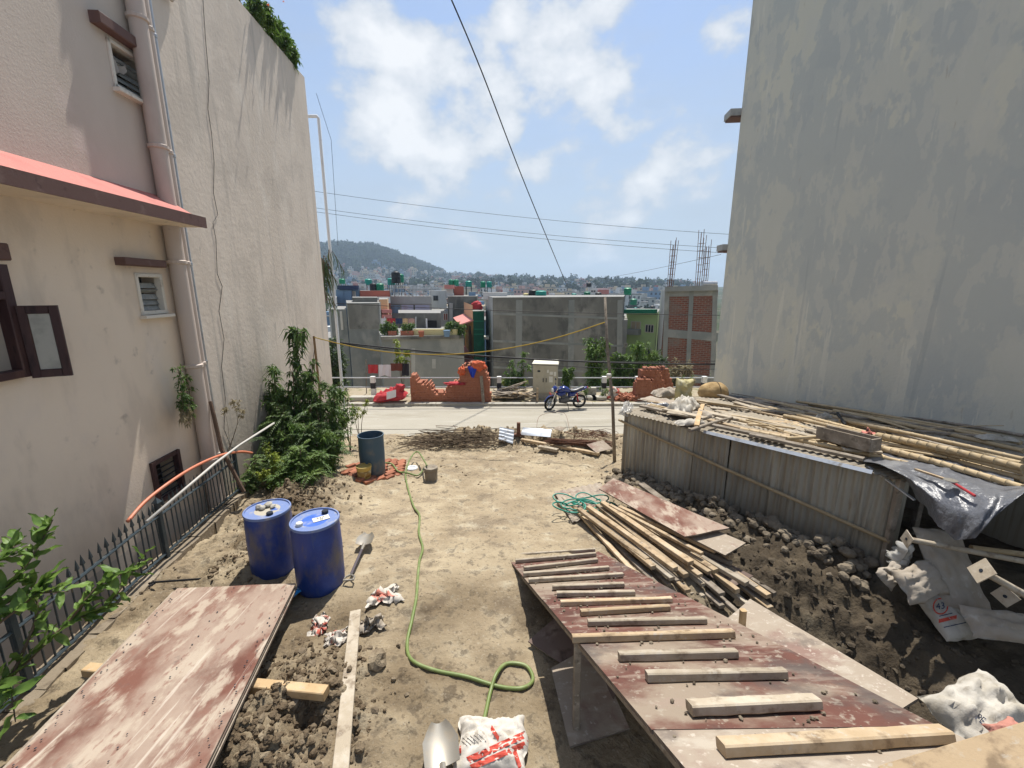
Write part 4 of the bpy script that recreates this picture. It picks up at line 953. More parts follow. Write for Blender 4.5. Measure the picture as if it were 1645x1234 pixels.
A, B_, C_ = gx(580, 778), gx(690, 738), gx(612, 742)
ex = (gx(688, 752) - A); ex.z = 0; lx = ex.length; ex.normalize(); ey = Vector((-ex.y, ex.x, 0)); 
mb = MB(); mb.beam((-.11, 0, 0), (.11, 0, 0), .105, .06, ch=.006); bk0 = mb.build('brick', M['brick'], pv, local=True); first = True
rows = 10
for r_ in range(rows):
    q = -.05 + (.12 if r_ % 2 else 0); rowlen = lx*(.55 + .5*min(1, r_/6)) if r_ < 7 else lx*1.05
    start_ = 0 if r_ < 7 else lx*.25
    while q < rowlen:
        if q >= start_ and rg.random() > .06:
            p = A + ex*q + ey*(r_*.125); p.z = g(p.x, p.y) + .028 + rg.uniform(-.008, .012)
            o = bk0 if first else bk0.copy()
            if not first: col.objects.link(o)
            first = False; o.parent = pv; o.location = p - origin_of(pv); o.rotation_euler = (rg.uniform(-.06,.06), .08*0+rg.uniform(-.06,.06), math.atan2(ex.y, ex.x) + rg.uniform(-.14,.14))
            k = rg.choice((1, 1, 1, .62)); o.scale = (k, 1, 1)
        q += .235
# hose: from the bucket, across the lot, loop and under the big sack
def gp(px, py, h=.02): q = gx(px, py); q.z = ground_z(q.x, q.y) + h; return q
hp = [W(686,748,8.6), gp(672,741,.25), gp(660,748,.2), gp(652,765), gp(655,785), gp(664,815), gp(674,832), gp(673,858), gp(679,880), gp(674,905), gp(671,935), gp(669,965), gp(662,1000), gp(654,1035), gp(662,1065), gp(700,1083), gp(750,1093), gp(800,1106), gp(838,1111), gp(856,1095), gp(845,1072), gp(815,1070), gp(798,1090,.05), gp(788,1115), gp(780,1150), gp(772,1185)]
mb = MB(); mb.tube(smooth_path(hp, 7), .0165, 8); o = mb.build('hose', M['hose'], smooth=True); tag(o, 'long yellow green hose snaking down the dirt lot with a loop', 'hose')
mb = MB(); mb.tube(smooth_path([gp(618,752,.08), gp(630,752,.05), gp(640,763,.05), gp(655,766,.05), gp(672,768,.05), gp(684,760,.1)], 7), .018, 8); o = mb.build('hose', M['hose'], smooth=True); tag(o, 'short yellow green hose end lying over the brick patch', 'hose')
# shovel by the drum
def shovel(tip, grip, label, blade_w=.23, blade_l=.29, handle=True, face=Vector((0, 0, 1))):
    tip, grip = Vector(tip), Vector(grip); d = (grip-tip).normalized(); s_ = d.cross(face).normalized(); n_ = s_.cross(d)
    if n_.z < 0: n_ = -n_
    t = thing('shovel', label, 'shovel', tip)
    mb = MB()
    def fn(u, v):
        y = v; x = u*2-1; wv = blade_w/2*min(1, (.18 + 1.5*y)**.55 if y < .5 else 1)*(1-.1*y)
        return tip + d*(y*blade_l + (.0 if y > .1 else 0)) + s_*x*wv + n_*(.03*x*x + .012*math.sin(y*3))
    mb.grid(fn, 8, 8); b = len(mb.v); mb.grid(lambda u, v: fn(u, v) - n_*.004, 8, 8); mb.build('blade', M['steelblade'], t, smooth=True)
    nk = tip + d*blade_l
    mb = MB(); mb.tube([nk - d*.02, nk + d*.12], [.024, .018], 8); mb.build('socket', M['steelblade'], t)
    e = grip - d*.11
    mb = MB(); mb.tube([nk + d*.1, e], .0165, 8); mb.build('shaft', mat('dark_handle', (.09,.075,.085), rough=.5), t)
    mb = MB(); mb.tube([e, e + d*.05 + s_*.05, grip + s_*.055, grip - s_*.055, e + d*.05 - s_*.05, e], .012, 6); mb.build('grip', M['steelblade'], t)
    return t
shovel(gp(593,872,.12), gp(561,943,.06), 'small shovel with a pale blade leaning beside the blue drum')
shovel(gp(706,1190,.14), gp(718,1330,.2), 'steel shovel blade in front of the printed sack at the bottom', blade_w=.26, blade_l=.32)
# torn cement sack scraps
for (px, py, ln, wd, am, sd_, lab, m_) in (
    (617, 963, .30, .22, .09, 1.3, 'crumpled dusty pink sack scrap beside the hose', 'sackred'), (513, 1005, .14, .26, .09, 2.9, 'red and white torn sack scrap left of the long plank', 'sackred'),
    (541, 1027, .20, .18, .07, 4.1, 'red striped sack scrap just left of the long plank', 'sackred'), (596, 1010, .26, .15, .10, 5.7, 'dirty white sack scrap right of the long plank', 'sackdirty')):
    c = gp(px, py, .0); mb = rag(c, (1, .3, 0), (-.3, 1, 0), ln, wd, am, sd_, 14, ragged=.45); o = mb.build('torn_sack', M[m_], smooth=True); tag(o, lab, 'sack', 'torn sack scraps')
c = gp(790, 1207, .05); SACKB = jsack(c, (1, -.05, 0), (0, 1, 0), .50, .40, .16, 3.3, .42, 30); sackb = thing('cement_sack', 'white cement sack with red stripes at the bottom of the picture', 'sack', c); SACKB.build('body', M['sackclean'], sackb, smooth=True)
c = gp(462, 972, .05); mb = rag(c, (.3, 1, 0), (1, -.3, 0), .34, .10, .09, 6.6, 12, ragged=.5); o = mb.build('plastic_bag', M['bluefilm'], smooth=True); tag(o, 'bright blue plastic bag scrap beside the red plywood stack', 'plastic bag')
# ---- red plywood stack at left on timbers
fl, fr = W(285, 945, 4.44), W(475, 937, 4.42); nr, nl_ = W(330, 1234, 2.65), W(8, 1234, 2.66)
ext = .55
nr2, nl2 = fr + (nr-fr)*(1+ext*.45), fl + (nl_-fl)*(1+ext*.45)
dn = Vector((0, 0, -1))
labs = ['top red plywood sheet of the stack lower left, streaked with cement', 'second plywood sheet of the stack lower left', 'third plywood sheet of the stack lower left', 'lowest plywood sheet of the stack lower left']
for k in range(4):
    off = dn*(.026*k) + Vector((-.012*k - (.03 if k else 0), .012*k*(-1)**k, 0))
    sheet('plywood_sheet', [nl2+off, nr2+off+Vector((.036+.012*k if k else 0,0,0)), fr+off+Vector((.03+.012*k if k else 0,0,0)), fl+off], .018, 'plyred' if k == 0 else 'plypale', labs[k], group='red plywood stack', warp=.012 if k == 0 else 0, seed=k+1)
    if k == 0: top_sheet = bpy.context.scene.collection.objects[-1]
rgn = random.Random(3); mb = MB()       # nail heads and their stains along the long edges of the top sheet
for side in (.03, .06, .94, .97, .5):
    for q in range(22):
        u = side + rgn.uniform(-.008, .008); v = (q + rgn.random())/22; p_ = nl2*(1-u)*(1-v) + nr2*u*(1-v) + fr*u*v + fl*(1-u)*v
        mb.lathe([(0,.0),(rgn.uniform(.004,.008),.0),(0,.0035)], 6, p_ + Vector((0,0,.0105)))
o = mb.build('nail_heads', M['blackcap'], top_sheet); struct(o, 'stuff')
a, b = W(138, 1070, 3.55), W(518, 1056, 3.28)
zz = min(a.z, b.z) - .02
mb = MB(); mb.beam((a.x, a.y, .22), (b.x, b.y, .22), .085, .075, ch=.006, seg=4, jit=.02); o = mb.build('timber', M['timbernew']); tag(o, 'fresh yellow timber crossing under the red plywood stack', 'timber')
# blocks carry the timber clear of the ground
for (q, lab) in ((.12, 'mud caked block under the left end of the yellow timber'), (.86, 'mud caked block under the right end of the yellow timber')):
    p = a.lerp(b, q); mb = MB(); zg = g(p.x, p.y); mb.beam((p.x, p.y, zg-.1), (p.x, p.y, .18), .16, .2, up=(0,1,0), ch=.02); o = mb.build('block', M['plinth']); tag(o, lab, 'block')
mb = MB(); q0, q1 = W(300, 1234, 2.6), W(30, 1234, 2.6); mb.beam((-3.3, 1.75, .24), (-1.95, 1.75, .24), .09, .09, ch=.006); o = mb.build('timber', M['timbergrey']); tag(o, 'grey timber under the near end of the red plywood stack', 'timber')
a, b = gp(572, 992, .045), gp(546, 1300, .045); mb = MB(); mb.beam(a + Vector((0,0,.02)), b + Vector((0,0,.05)), .105, .04, ch=.004, seg=6, jit=.015); o = mb.build('plank', M['timberpale']); tag(o, 'long pale plank lying lengthwise on the mud at lower centre left', 'plank')
mb = MB(); c = gp(607, 1072, .04); lump(mb, c, .10, random.Random(4), .8, .2, sub=True); o = mb.build('clod', M['wetsoil']); tag(o, 'big dark lump of earth right of the long plank', 'earth lump')

# ================================================================== the ramp and its neighbours
RF0, RF1 = W(815, 896, 5.66), W(958, 884, 5.72)
RN0, RN1 = Vector((.74, 1.02, 1.58)), Vector((2.06, 1.02, 1.58))
rampP = lambda u, v: RF0*(1-u)*(1-v) + RF1*u*(1-v) + RN1*u*v + RN0*(1-u)*v      # u across, v from far to near
ndir = (RF1-RF0).cross(RN0-RF0).normalized(); ndir = ndir if ndir.z > 0 else -ndir
rp = thing('ramp', 'battened red plywood ramp rising towards the viewer at lower right', 'ramp', rampP(.5, .0))
cuts = [0, .42, .87, 1.0]
for k in range(3):
    v0, v1 = cuts[k], cuts[k+1] - (.004 if k < 2 else 0); mb = MB(); dz = ndir*(.006*k)
    mb.slab(rampP(0,v0)+dz, rampP(1,v0)+dz, rampP(1,v1)+dz, rampP(0,v1)+dz, .02, nu=6, nv=8)
    for i in range(len(mb.f)): mb.m[i] = 0 if i < 96 else 1
    mb.build('panel', [M['plyramp'] if k < 2 else M['plypale'], M['plyedge']], rp)
def solve_v(px, py):
    o, d = ray(px, py); t = (RF0-o).dot(ndir)/d.dot(ndir); p = o + d*t
    best = min(((rampP(u/60, v/120)-p).length, u/60, v/120) for u in range(-6, 72) for v in range(0, 121)); return best[1], best[2]
bat = [((826,896),(955,887)), ((828,906),(958,893)), ((843,917),(960,902)), ((842,927),(978,914)), ((850,938),(1000,925)), ((887,949),(1002,940)), ((893,959),(1022,953)), ((900,973),(1080,961)),
       ((932,990),(1074,975)), ((943,1005),(1134,994)), ((920,1034),(1180,1014)), ((996,1060),(1182,1045)), ((1040,1095),(1262,1075)), ((1113,1148),(1318,1124)), ((1162,1214),(1512,1158))]
for k, ((xa, ya), (xb, yb)) in enumerate(bat):
    ua, va = solve_v(xa, ya); ub, vb = solve_v(xb, yb); h = .042 + (.006 if k > 9 else 0)
    a, b = rampP(ua, va) + ndir*(h/2+.003+ (.012 if va > .8 else .006)), rampP(ub, vb) + ndir*(h/2+.003+ (.012 if vb > .8 else .006))
    mb = MB(); mb.beam(a, b, .055 if k < 13 else .075, h, up=ndir, ch=.007, seg=8, jit=.07, bend=rng.uniform(-.006, .006)); mb.build('batten', M['timberpale'] if k not in (7, 8, 10, 14) else M['timber'], rp)
for (u, v) in ((.04, .60), (.96, .62), (.05, .93), (.95, .93)):
    p = rampP(u, v) - ndir*.03; mb = MB(); zg = g(p.x, p.y) - .15; mb.beam((p.x+.02, p.y+.03, zg), p, .05, .05, up=(0,1,0), ch=.005); mb.build('leg', M['timbergrey'], rp)
for u in (.06, .5, .94):
    mb = MB(); mb.beam(rampP(u,.05) - ndir*.062, rampP(u,.985) - ndir*.062, .06, .08, up=ndir, ch=.005); mb.build('joist', M['timbergrey'], rp)
# loose earth and cement crumbs on the ramp
mb = MB(); rg = random.Random(31)
for k in range(230):
    b_ = bat[rg.randrange(len(bat))]; q = rg.random(); ua, va = solve_v(b_[0][0]*(1-q)+b_[1][0]*q, b_[0][1]*(1-q)+b_[1][1]*q) if k < 60 else (rg.uniform(.03,.97), rg.random())
    lump(mb, rampP(ua, min(1, va+.012)) + ndir*.014, rg.uniform(.004, .012), rg)
o = mb.build('crumbs', M['stone']); o.parent = rp; o.location = Vector(o.location) - origin_of(rp); struct(o, 'stuff')
# red-brown timber edge at the very corner
a, b = W(1440, 1278, 1.62), W(1700, 1204, 1.5); mb = MB(); mb.beam(a, b, .14, .12, ch=.01); o = mb.build('timber', M['timber']); tag(o, 'thick brown timber across the bottom right corner', 'timber')
# pale sheet on the far side of the ramp and stake
p0, p1, p2, p3 = W(1150, 1010, 3.75), W(1205, 962, 4.1), W(1475, 1122, 2.9), W(1430, 1150, 2.75)
sheet('plywood_sheet', [p0, p1, p2, p3], .02, 'plypale', 'long pale plywood strip along the right side of the ramp', warp=.004, seed=4)
mb = MB(); q = W(1197, 1012, 3.72); mb.beam(q - Vector((0,0,.55)), W(1194, 980, 3.72), .05, .045, up=(0,1,0), ch=.008); o = mb.build('stake', M['timbernew']); tag(o, 'short sharpened stake standing up at the ramp edge', 'stake')
mb = MB(); q = W(1205, 1000, 3.7); 
for (x, y, d, lab) in ((1440, 1128, 2.85, 'prop under the near end of the pale plywood strip'), (1230, 1000, 3.75, 'prop under the far end of the pale plywood strip')):
    q = W(x, y, d); mb = MB(); mb.beam((q.x, q.y, g(q.x, q.y)-.1), q - Vector((0,0,.03)), .06, .06, up=(0,1,0), ch=.005); o = mb.build('prop', M['timbergrey']); tag(o, lab, 'prop')
# fallen sheets under the left edge of the ramp
c0 = gp(848, 1036, .06)
sheet('plywood_sheet', [c0, gp(925, 990, .2), gp(1010, 1085, .35), gp(985, 1140, .10)], .018, 'plydark', 'dark plywood sheet slipping out from under the ramp', seed=6)
sheet('plywood_sheet', [gp(885, 1080, .03), gp(950, 1060, .12), gp(1010, 1185, .06), gp(915, 1205, .03)], .018, 'plypale', 'dusty pink plywood sheet lying on the dirt beneath the ramp', seed=7)
# ================================================================== lumber pile
rg = random.Random(101)
def pz(px, py, z):
    o, d = ray(px, py); return o + d*((z-o.z)/d.z)
def pile_plank(a, b, w_, h_, m_, lab):
    mb = MB(); mb.beam(a, b, w_, h_, ch=.005, seg=3, bend=rg.uniform(-.015, .015)); o = mb.build('plank', M[m_]); tag(o, lab, 'plank', 'planks of the lumber pile'); return o
same = 'sawn plank in the lumber pile beside the tin shed'
layer = [
 # far end px, near end px, height
 [((905,800),(1050,955),.03), ((915,795),(1075,965),.03), ((925,800),(1100,985),.03), ((940,795),(1115,955),.03), ((950,800),(1130,960),.03), ((965,805),(1160,975),.03), ((985,810),(1185,985),.03), ((1000,815),(1205,975),.03), ((1010,815),(1225,965),.03), ((1030,820),(1245,955),.03), ((1050,830),(1238,978),.03), ((895,805),(1010,925),.03)],
 [((930,815),(1060,945),.09), ((945,815),(1075,940),.09), ((955,820),(1090,935),.09), ((970,820),(1105,950),.09), ((985,825),(1130,940),.09), ((1000,820),(1160,955),.09), ((1020,825),(1185,950),.09), ((1045,830),(1215,945),.09), ((920,812),(1035,938),.09), ((1055,835),(1235,958),.09)],
 [((938,822),(1050,912),.15), ((950,822),(1080,930),.15), ((960,812),(1102,925),.15), ((975,815),(1125,925),.15), ((985,820),(1140,920),.15), ((1000,822),(1150,918),.15), ((1015,835),(1175,905),.14), ((930,818),(1040,900),.15), ((1035,840),(1200,938),.14)],
 [((968,808),(1110,905),.20), ((980,812),(1128,890),.21), ((995,815),(1150,885),.21), ((1020,800),(1175,895),.20), ((945,815),(1085,915),.20)],
]
cnt = 0; ORD = ['first','second','third','fourth','fifth','sixth','seventh','eighth','ninth','tenth','eleventh','twelfth']; LAY = ['bottom','second','third','top']
for li, lay in enumerate(layer):
    for (fa, nb, h) in lay:
        h0 = h; h = h*1.5
        a = gx(*fa, h=h); b = pz(*nb, h - .12)
        if b.y > 5.2: b = gx(*nb, h=h)
        lift = .04 if li == 0 else 0
        w_ = rg.choice((.055, .065, .075, .085)); 
        pile_plank(a, b, w_, rg.choice((.04, .05, .055)), rg.choice(('timber', 'timber', 'timberpale', 'timbergrey')) if li < 3 else rg.choice(('timber', 'timbernew')), '%s plank from the left in the %s layer of the lumber pile' % (ORD[lay.index((fa, nb, h0))], LAY[li])); cnt += 1
# bearers on which the pile rests where the ground falls away
for (x0, x1, lab) in ((1000, 1150, 'grey bearer timber under the near end of the lumber pile'),):
    a, b = pz(1040, 915, -.18), pz(1200, 920, -.18); mb = MB(); zb = -.20
    mb.beam((a.x, a.y, zb), (b.x, b.y, zb), .1, .1, ch=.008); o = mb.build('timber', M['timbergrey']); tag(o, lab, 'timber')
    for q, l2 in ((.1, 'left prop'), (.9, 'right prop')):
        p = a.lerp(b, q); mb = MB(); mb.beam((p.x, p.y, g(p.x,p.y)-.1), (p.x, p.y, zb-.05), .12, .12, up=(0,1,0)); o = mb.build('prop', M['timbergrey']); tag(o, '%s under the bearer of the lumber pile' % l2, 'prop')
sheet('plywood_sheet', [gx(962,785,.38), gx(1100,862,.34), gx(1172,848,.36), gx(985,768,.40)], .018, 'plyred', 'upper red plywood sheet lying across the lumber pile', warp=.01, seed=9)
sheet('plywood_sheet', [gx(1010,815,.33), gx(1165,892,.32), gx(1198,872,.33), gx(1060,812,.33)], .018, 'plypale', 'lower pinkish plywood sheet on the lumber pile', warp=.006, seed=10)
sheet('plywood_sheet', [gx(1105,905,.10), gx(1175,945,.08), gx(1210,925,.1), gx(1150,895,.1)], .018, 'plydark', 'dark plywood offcut among the ends of the lumber pile', seed=12)
pile_plank(gx(1030,778,.28), gx(1110,838,.2), .12, .05, 'timbergrey', 'broad grey board behind the red sheet of the lumber pile')
mb = MB(); A0, A1, A2, A3 = gx(890,790,.05), gx(965,775,.06), gx(985,815,.08), gx(920,840,.05)
mb.grid(lambda u, v: A0*(1-u)*(1-v)+A1*u*(1-v)+A2*u*v+A3*(1-u)*v + Vector((0,0,.012*math.sin(u*2*math.pi*7))), 56, 4); mb.grid(lambda u, v: A0*(1-u)*(1-v)+A1*u*(1-v)+A2*u*v+A3*(1-u)*v + Vector((0,0,.012*math.sin(u*2*math.pi*7)-.004)), 56, 4)
o = mb.build('corrugated_sheet', M['plypale'], smooth=True); tag(o, 'pale corrugated sheet on the ground under the teal hose', 'corrugated sheet')
pts = []; c = gx(935, 818, .12); rg2 = random.Random(5); c0 = c.copy()
for k in range(150):
    a = k*.26; lo = 5 + 2*math.sin(k*.13)
    r = .20 + .07*math.sin(k*.37) + .04*math.sin(k*.9)
    cc = c0 + Vector((.17*math.sin(k*.043+1), .13*math.cos(k*.05), 0))
    pts.append(cc + Vector((r*1.25*math.cos(a), r*.9*math.sin(a), .02 + .035*(1+math.sin(k*.61)) + .06*math.sin(k*.02)**2)))
mb = MB(); mb.tube(smooth_path(pts, 2), .0115, 6, caps=True); o = mb.build('hose', M['teal'], smooth=True); tag(o, 'tangled coil of teal green hose on the lumber pile', 'hose')

# ================================================================== tin shed
FL, FR = Vector((2.14, 7.8, 0)), Vector((4.43, 4.53, 0))
sdv = (FR-FL).normalized(); snv = Vector((-sdv.y, sdv.x, 0)); snv = snv if snv.y < 0 or snv.x < 0 else -snv
if snv.x > 0: snv = -snv
zFL, zFR = W(1000, 655, 8.3).z, 1.23
SR_L, SR_R = RW(on_right(1160, 640)[0], 0, .06), RW(on_right(1640, 700)[0]+1.2, 0, .06)
zRL, zRR = on_right(1160, 630)[1], on_right(1645, 692)[1] + .05
ov = snv*.10
Q = [FL+ov+Vector((0,0,zFL)) - sdv*.08, FR+ov+Vector((0,0,zFR)) + sdv*.05, Vector((SR_R.x, SR_R.y, zRR)), Vector((SR_L.x, SR_L.y, zRL))]
def roofp(s_, t_): return Q[0]*(1-s_)*(1-t_) + Q[1]*s_*(1-t_) + Q[2]*s_*t_ + Q[3]*(1-s_)*t_
def rx(px, py, h=0.0):
    """where a pixel's ray meets the shed roof raised by h (roof continued sideways as needed)"""
    o, d = ray(px, py)
    n1 = (Q[1]-Q[0]).cross(Q[3]-Q[0]); n2 = (Q[1]-Q[2]).cross(Q[3]-Q[2]); 
    best = None
    for pl_, nn in ((Q[0], n1), (Q[2], n2)):
        nn = nn.normalized(); nn = nn if nn.z > 0 else -nn
        t = (pl_ + nn*h - o).dot(nn)/d.dot(nn); p = o + d*t
        # weight by side of the diagonal Q1-Q3
        side = (Q[3]-Q[1]).cross(p-Q[1]).z; s0 = (Q[3]-Q[1]).cross(pl_-Q[1]).z
        if side*s0 >= 0: best = p
    return best if best is not None else p
shed = thing('shed', 'low rusty corrugated tin shed along the right side of the lot', 'shed', (3.5, 6.5, -.4))
def tri_roof(u, v): return roofp(u, v)
L_wall = (FR-FL).length
def wall_u(px, py):
    o, d = ray(px, py); t = (FL-o).dot(snv)/d.dot(snv); return ((o+d*t)-FL).dot(sdv)
cutsx = [0, wall_u(1075,760), wall_u(1108,760), wall_u(1166,780), wall_u(1228,800), wall_u(1300,820), wall_u(1375,840), L_wall]
for k in range(len(cutsx)-1):
    u0, u1 = cutsx[k], cutsx[k+1]+(.03 if k not in (2,) else -.02); n = max(8, int((u1-u0)/.085*10)); off = .012*(k % 2) + (.02 if k == 2 else 0)
    def fn(u, v, o_=0.0):
        uu = u0 + (u1-u0)*u; b = FL + sdv*uu; top = zFL + (zFR-zFL)*uu/L_wall - .02; bot = g(b.x, b.y) - .3
        z = bot + (top-bot)*v
        return b + Vector((0,0,z)) + snv*(off + .013*math.sin(uu/.085*2*math.pi) + o_ + .02*math.sin(v*2.2+k)) + sdv*(.02*(1-v)*((k % 3)-1))
    mb = MB(); mb.grid(fn, n, 3); mb.grid(lambda u, v: fn(u, v, -.003), n, 3)
    mb.build('corrugated_sheet', M['tin'], shed, smooth=True)
# return wall at the near end
mb = MB(); E = Vector((.80, .62, 0)).normalized()
for k in range(1):
    fn = lambda u, v, o_=0: FR + E*(.55*u) + Vector((0,0,-.7 + (zFR-.1+.7)*v)) + Vector((.62,-.8,0))*(.009*math.sin(u*7*2*math.pi)+o_)
    mb.grid(fn, 50, 2); mb.grid(lambda u, v: fn(u, v, -.003), 50, 2)
mb.build('corrugated_sheet', M['tin'], shed, smooth=True)
mb = MB(); mb.tube([FL + snv*.05 - sdv*.1 + Vector((0,0,zFL-.20)), FL + snv*.055 + sdv*L_wall*.5 + Vector((0,0,.62)), FR + snv*.05 + sdv*.02 + Vector((0,0,.42))], .024, 8); mb.build('bamboo_rail', M['bamboo'], shed)
mb = MB(); mb.beam(FR + snv*.03 + Vector((0,0,-.55)), FR + snv*.03 + Vector((0,0,zFR-.03)), .07, .06, up=(0,1,0), ch=.006); mb.build('corner_post', M['timbergrey'], shed)
mb = MB(); q = FR + E*1.7; mb.beam((q.x, q.y, -.6), (q.x, q.y, zFR-.05), .07, .07, up=(0,1,0), ch=.006); mb.build('corner_post', M['timbergrey'], shed)
mb = MB(); q0, q1 = FR + E*.5 + Vector((-.1,.35,0)), FR + E*4.2 + Vector((-.1,.35,0))
for k in range(24): mb.beam(q0.lerp(q1,(k+.5)/24)+Vector((0,.01*(k%2),-.75)), q0.lerp(q1,(k+.5)/24)+Vector((0,.01*(k%2),zFR-.12)), .15, .02, up=Vector((.62,-.8,0)))
mb.build('shade_boarding', M['darkwood'], shed)  # dark boards added to stand in for the deep shade inside the opening
# back and left walls, so that the inside is dark
mb = MB(); BL, BR = Vector((SR_L.x, SR_L.y, 0)), Vector((SR_R.x, SR_R.y, 0))
for (a, b, za, zb_) in ((FL, BL, zFL, zRL), (BL, BR, zRL, zRR)):
    mb.add([Vector((a.x,a.y,-1.4)), Vector((b.x,b.y,-1.4)), Vector((b.x,b.y,zb_-.06)), Vector((a.x,a.y,za-.06))], [(0,1,2,3)])
mb.build('rear_wall', M['tin'], shed)
# roof of overlapping corrugated sheets
nsh = 7
for k in range(nsh):
    s0, s1 = k/nsh, (k+1)/nsh + .012; up_r = Vector((0,0,.006*(k % 2)))
    fn = lambda u, v, o_=0.0: roofp(s0+(s1-s0)*u, v) + up_r + Vector((0,0,.009*math.sin((s0+(s1-s0)*u)*52*2*math.pi)+o_-.02))
    mb = MB(); mb.grid(fn, 60, 5); mb.grid(lambda u, v: fn(u, v, -.004), 60, 5); mb.build('roof_sheet', M['dusttin'], shed, smooth=True)
mb = MB(); a, b = roofp(.42, 0) + snv*.03 + Vector((0,0,.0)), roofp(.93, 0) + snv*.03 + Vector((0,0,.0)); mb.beam(a, b, .05, .006, up=Vector((0,0,1))+snv*1.3); mb.build('edge_flashing', M['tinbright'], shed, label='bright bare tin edge of the shed roof')
# near end: dark tarpaulin draped over the roof end and hanging down
T0, T1 = rx(1392, 745, .03), rx(1630, 785, .03); T2 = rx(1460, 700, .03)
tl = [(1385,742,.05), (1440,748,.06), (1500,757,.06), (1560,768,.06), (1625,780,.06)]
low = [W(1470,800,4.75), W(1505,846,4.3), W(1535,868,4.1), W(1565,865,3.95), W(1600,815,4.0)]
tp = thing('tarpaulin', 'shiny dark grey plastic tarpaulin hanging off the near end of the shed roof', 'tarpaulin', T1)
mb = MB(); top_ = [rx(*q) for q in tl]
def curve_at(lst, u):
    x = u*(len(lst)-1); i = min(len(lst)-2, int(x)); return lst[i].lerp(lst[i+1], x-i)
def tarp(u, v):
    a, b = curve_at(top_, u), curve_at(low, u)
    back = a + (a - b)*.0
    if v < .3:
        r_ = rx(1430 + 200*u, 715 + 25*u, .05); p = r_.lerp(a, v/.3)
    else:
        q = (v-.3)/.7; p = a.lerp(b, q) + Vector((-.1, -.25, .18))*math.sin(math.pi*q)*.9
    f = .07*fbm(u*4, v*2.5, 2.2, 5) + .06*abs(fbm(u*7+v*3, v*2, 5.5, 4)) + .022*math.sin(u*23 + v*6)*v
    return p + Vector((-.4, -.7, .5))*f
mb.grid(tarp, 48, 36); mb.build('sheet', M['tarpgrey'], tp, smooth=True)
mb = MB(); mb.beam(rx(1395,748,.02)+Vector((-.02,-.03,0)), W(1468,802,4.74)+Vector((-.01,-.02,0)), .03, .015); mb.build('white_hem', M['tinbright'], tp)
# rear strip of dark tarpaulin along the wall
mb = MB(); mb.grid(lambda u, v: rx(1165+330*u+10*v, 634+42*u + 14*v*(1-.3*u), .015) + Vector((0,0,.03*abs(fbm(u*9, v*3, 1, 3)))), 40, 5); o = mb.build('tarpaulin', M['tarpblue'], smooth=True); tag(o, 'dark blue tarpaulin strip on the shed roof along the grey wall', 'tarpaulin')
# ---- things lying on the roof
def pole(pa, pb, r, m_, lab, name='bamboo_pole', cat='bamboo pole', grp='bamboo poles on the shed roof', h=.05, hb=None, nodes=True):
    a, b = rx(*pa, h), rx(*pb, h if hb is None else hb); mb = MB(); n = 14; pts = []; rs = []
    for k in range(n+1):
        q = k/n; pts.append(a.lerp(b, q) + Vector((0,0,.015*math.sin(q*3.1)))); rs.append(r*(1-.25*q))
    if nodes:
        p2, r2 = [], []
        for k in range(n):
            p2 += [pts[k], pts[k].lerp(pts[k+1], .9), pts[k].lerp(pts[k+1], .95)]; r2 += [rs[k], rs[k], rs[k]*1.18]
        p2.append(pts[-1]); r2.append(rs[-1]); pts, rs = p2, r2
    mb.tube(pts, [q_*1.3 for q_ in rs] if m_ == 'bamboo' else rs, 8); o = mb.build(name, M[m_], smooth=True); tag(o, lab, cat, grp); autosmooth(o, 60); return o
ORD2 = ORD + ['thirteenth']
for k, (a, b, r, h) in enumerate(sorted([
    ((1215,640),(1640,745),.030,.06), ((1180,650),(1560,720),.028,.05), ((1225,665),(1440,742),.027,.05), ((1235,655),(1500,725),.026,.11), ((1340,660),(1645,725),.028,.10), ((1300,650),(1640,712),.024,.06),
    ((1200,642),(1520,690),.022,.05), ((1330,690),(1645,770),.032,.07), ((1260,668),(1645,760),.025,.14), ((1280,645),(1600,700),.022,.09), ((1350,675),(1645,738),.024,.15), ((1120,658),(1400,735),.028,.04), ((1190,690),(1475,748),.027,.04)], key=lambda q: -(q[0][1]+q[1][1] - .44*(q[0][0]+q[1][0])*.5))):
    pole(a, b, r, 'bamboo', '%s bamboo pole counted from the front edge of the shed roof' % ORD2[k], h=h)
pole((1410,700), (1645,752), .036, 'bamboo', 'thickest yellow bamboo pole sloping across the right end of the shed roof', h=.19)
pole((1395,715), (1645,784), .032, 'bamboo', 'lowest bamboo pole running over the grey tarpaulin', h=.10)
pole((1175,632), (1375,668), .012, 'timbergrey', 'thin dark pole at the rear of the shed roof', 'pole', 'pole', None, .06, nodes=False)
pole((1420,665), (1645,700), .03, 'timbergrey', 'dark timber pole lying along the foot of the grey wall', 'pole', 'pole', None, .05, nodes=False)
pole((1470,690), (1612,684), .008, 'timber', 'thin curved stick over the bamboo at right', 'stick', 'stick', None, .2, nodes=False)
pole((1108,692), (1176,671), .03, 'timbergrey', 'hollow grey pipe end jutting from the shed roof heap', 'pipe', 'pipe', None, .08, nodes=False)
def rplank(pa, pb, w_, h_, m_, lab, h=.05, grp='boards on the shed roof', nm='plank'):
    a, b = rx(*pa, h), rx(*pb, h); mb = MB(); mb.beam(a, b, w_, h_, ch=.004, seg=3, bend=rng.uniform(-.01,.01)); o = mb.build(nm, M[m_]); tag(o, lab, 'plank', grp); return o
rplank((1129,650),(1119,684),.075,.03,'timbernew','short yellow board end sticking out over the front of the shed roof', .12)
bd = 'loose board in the heap on the shed roof'
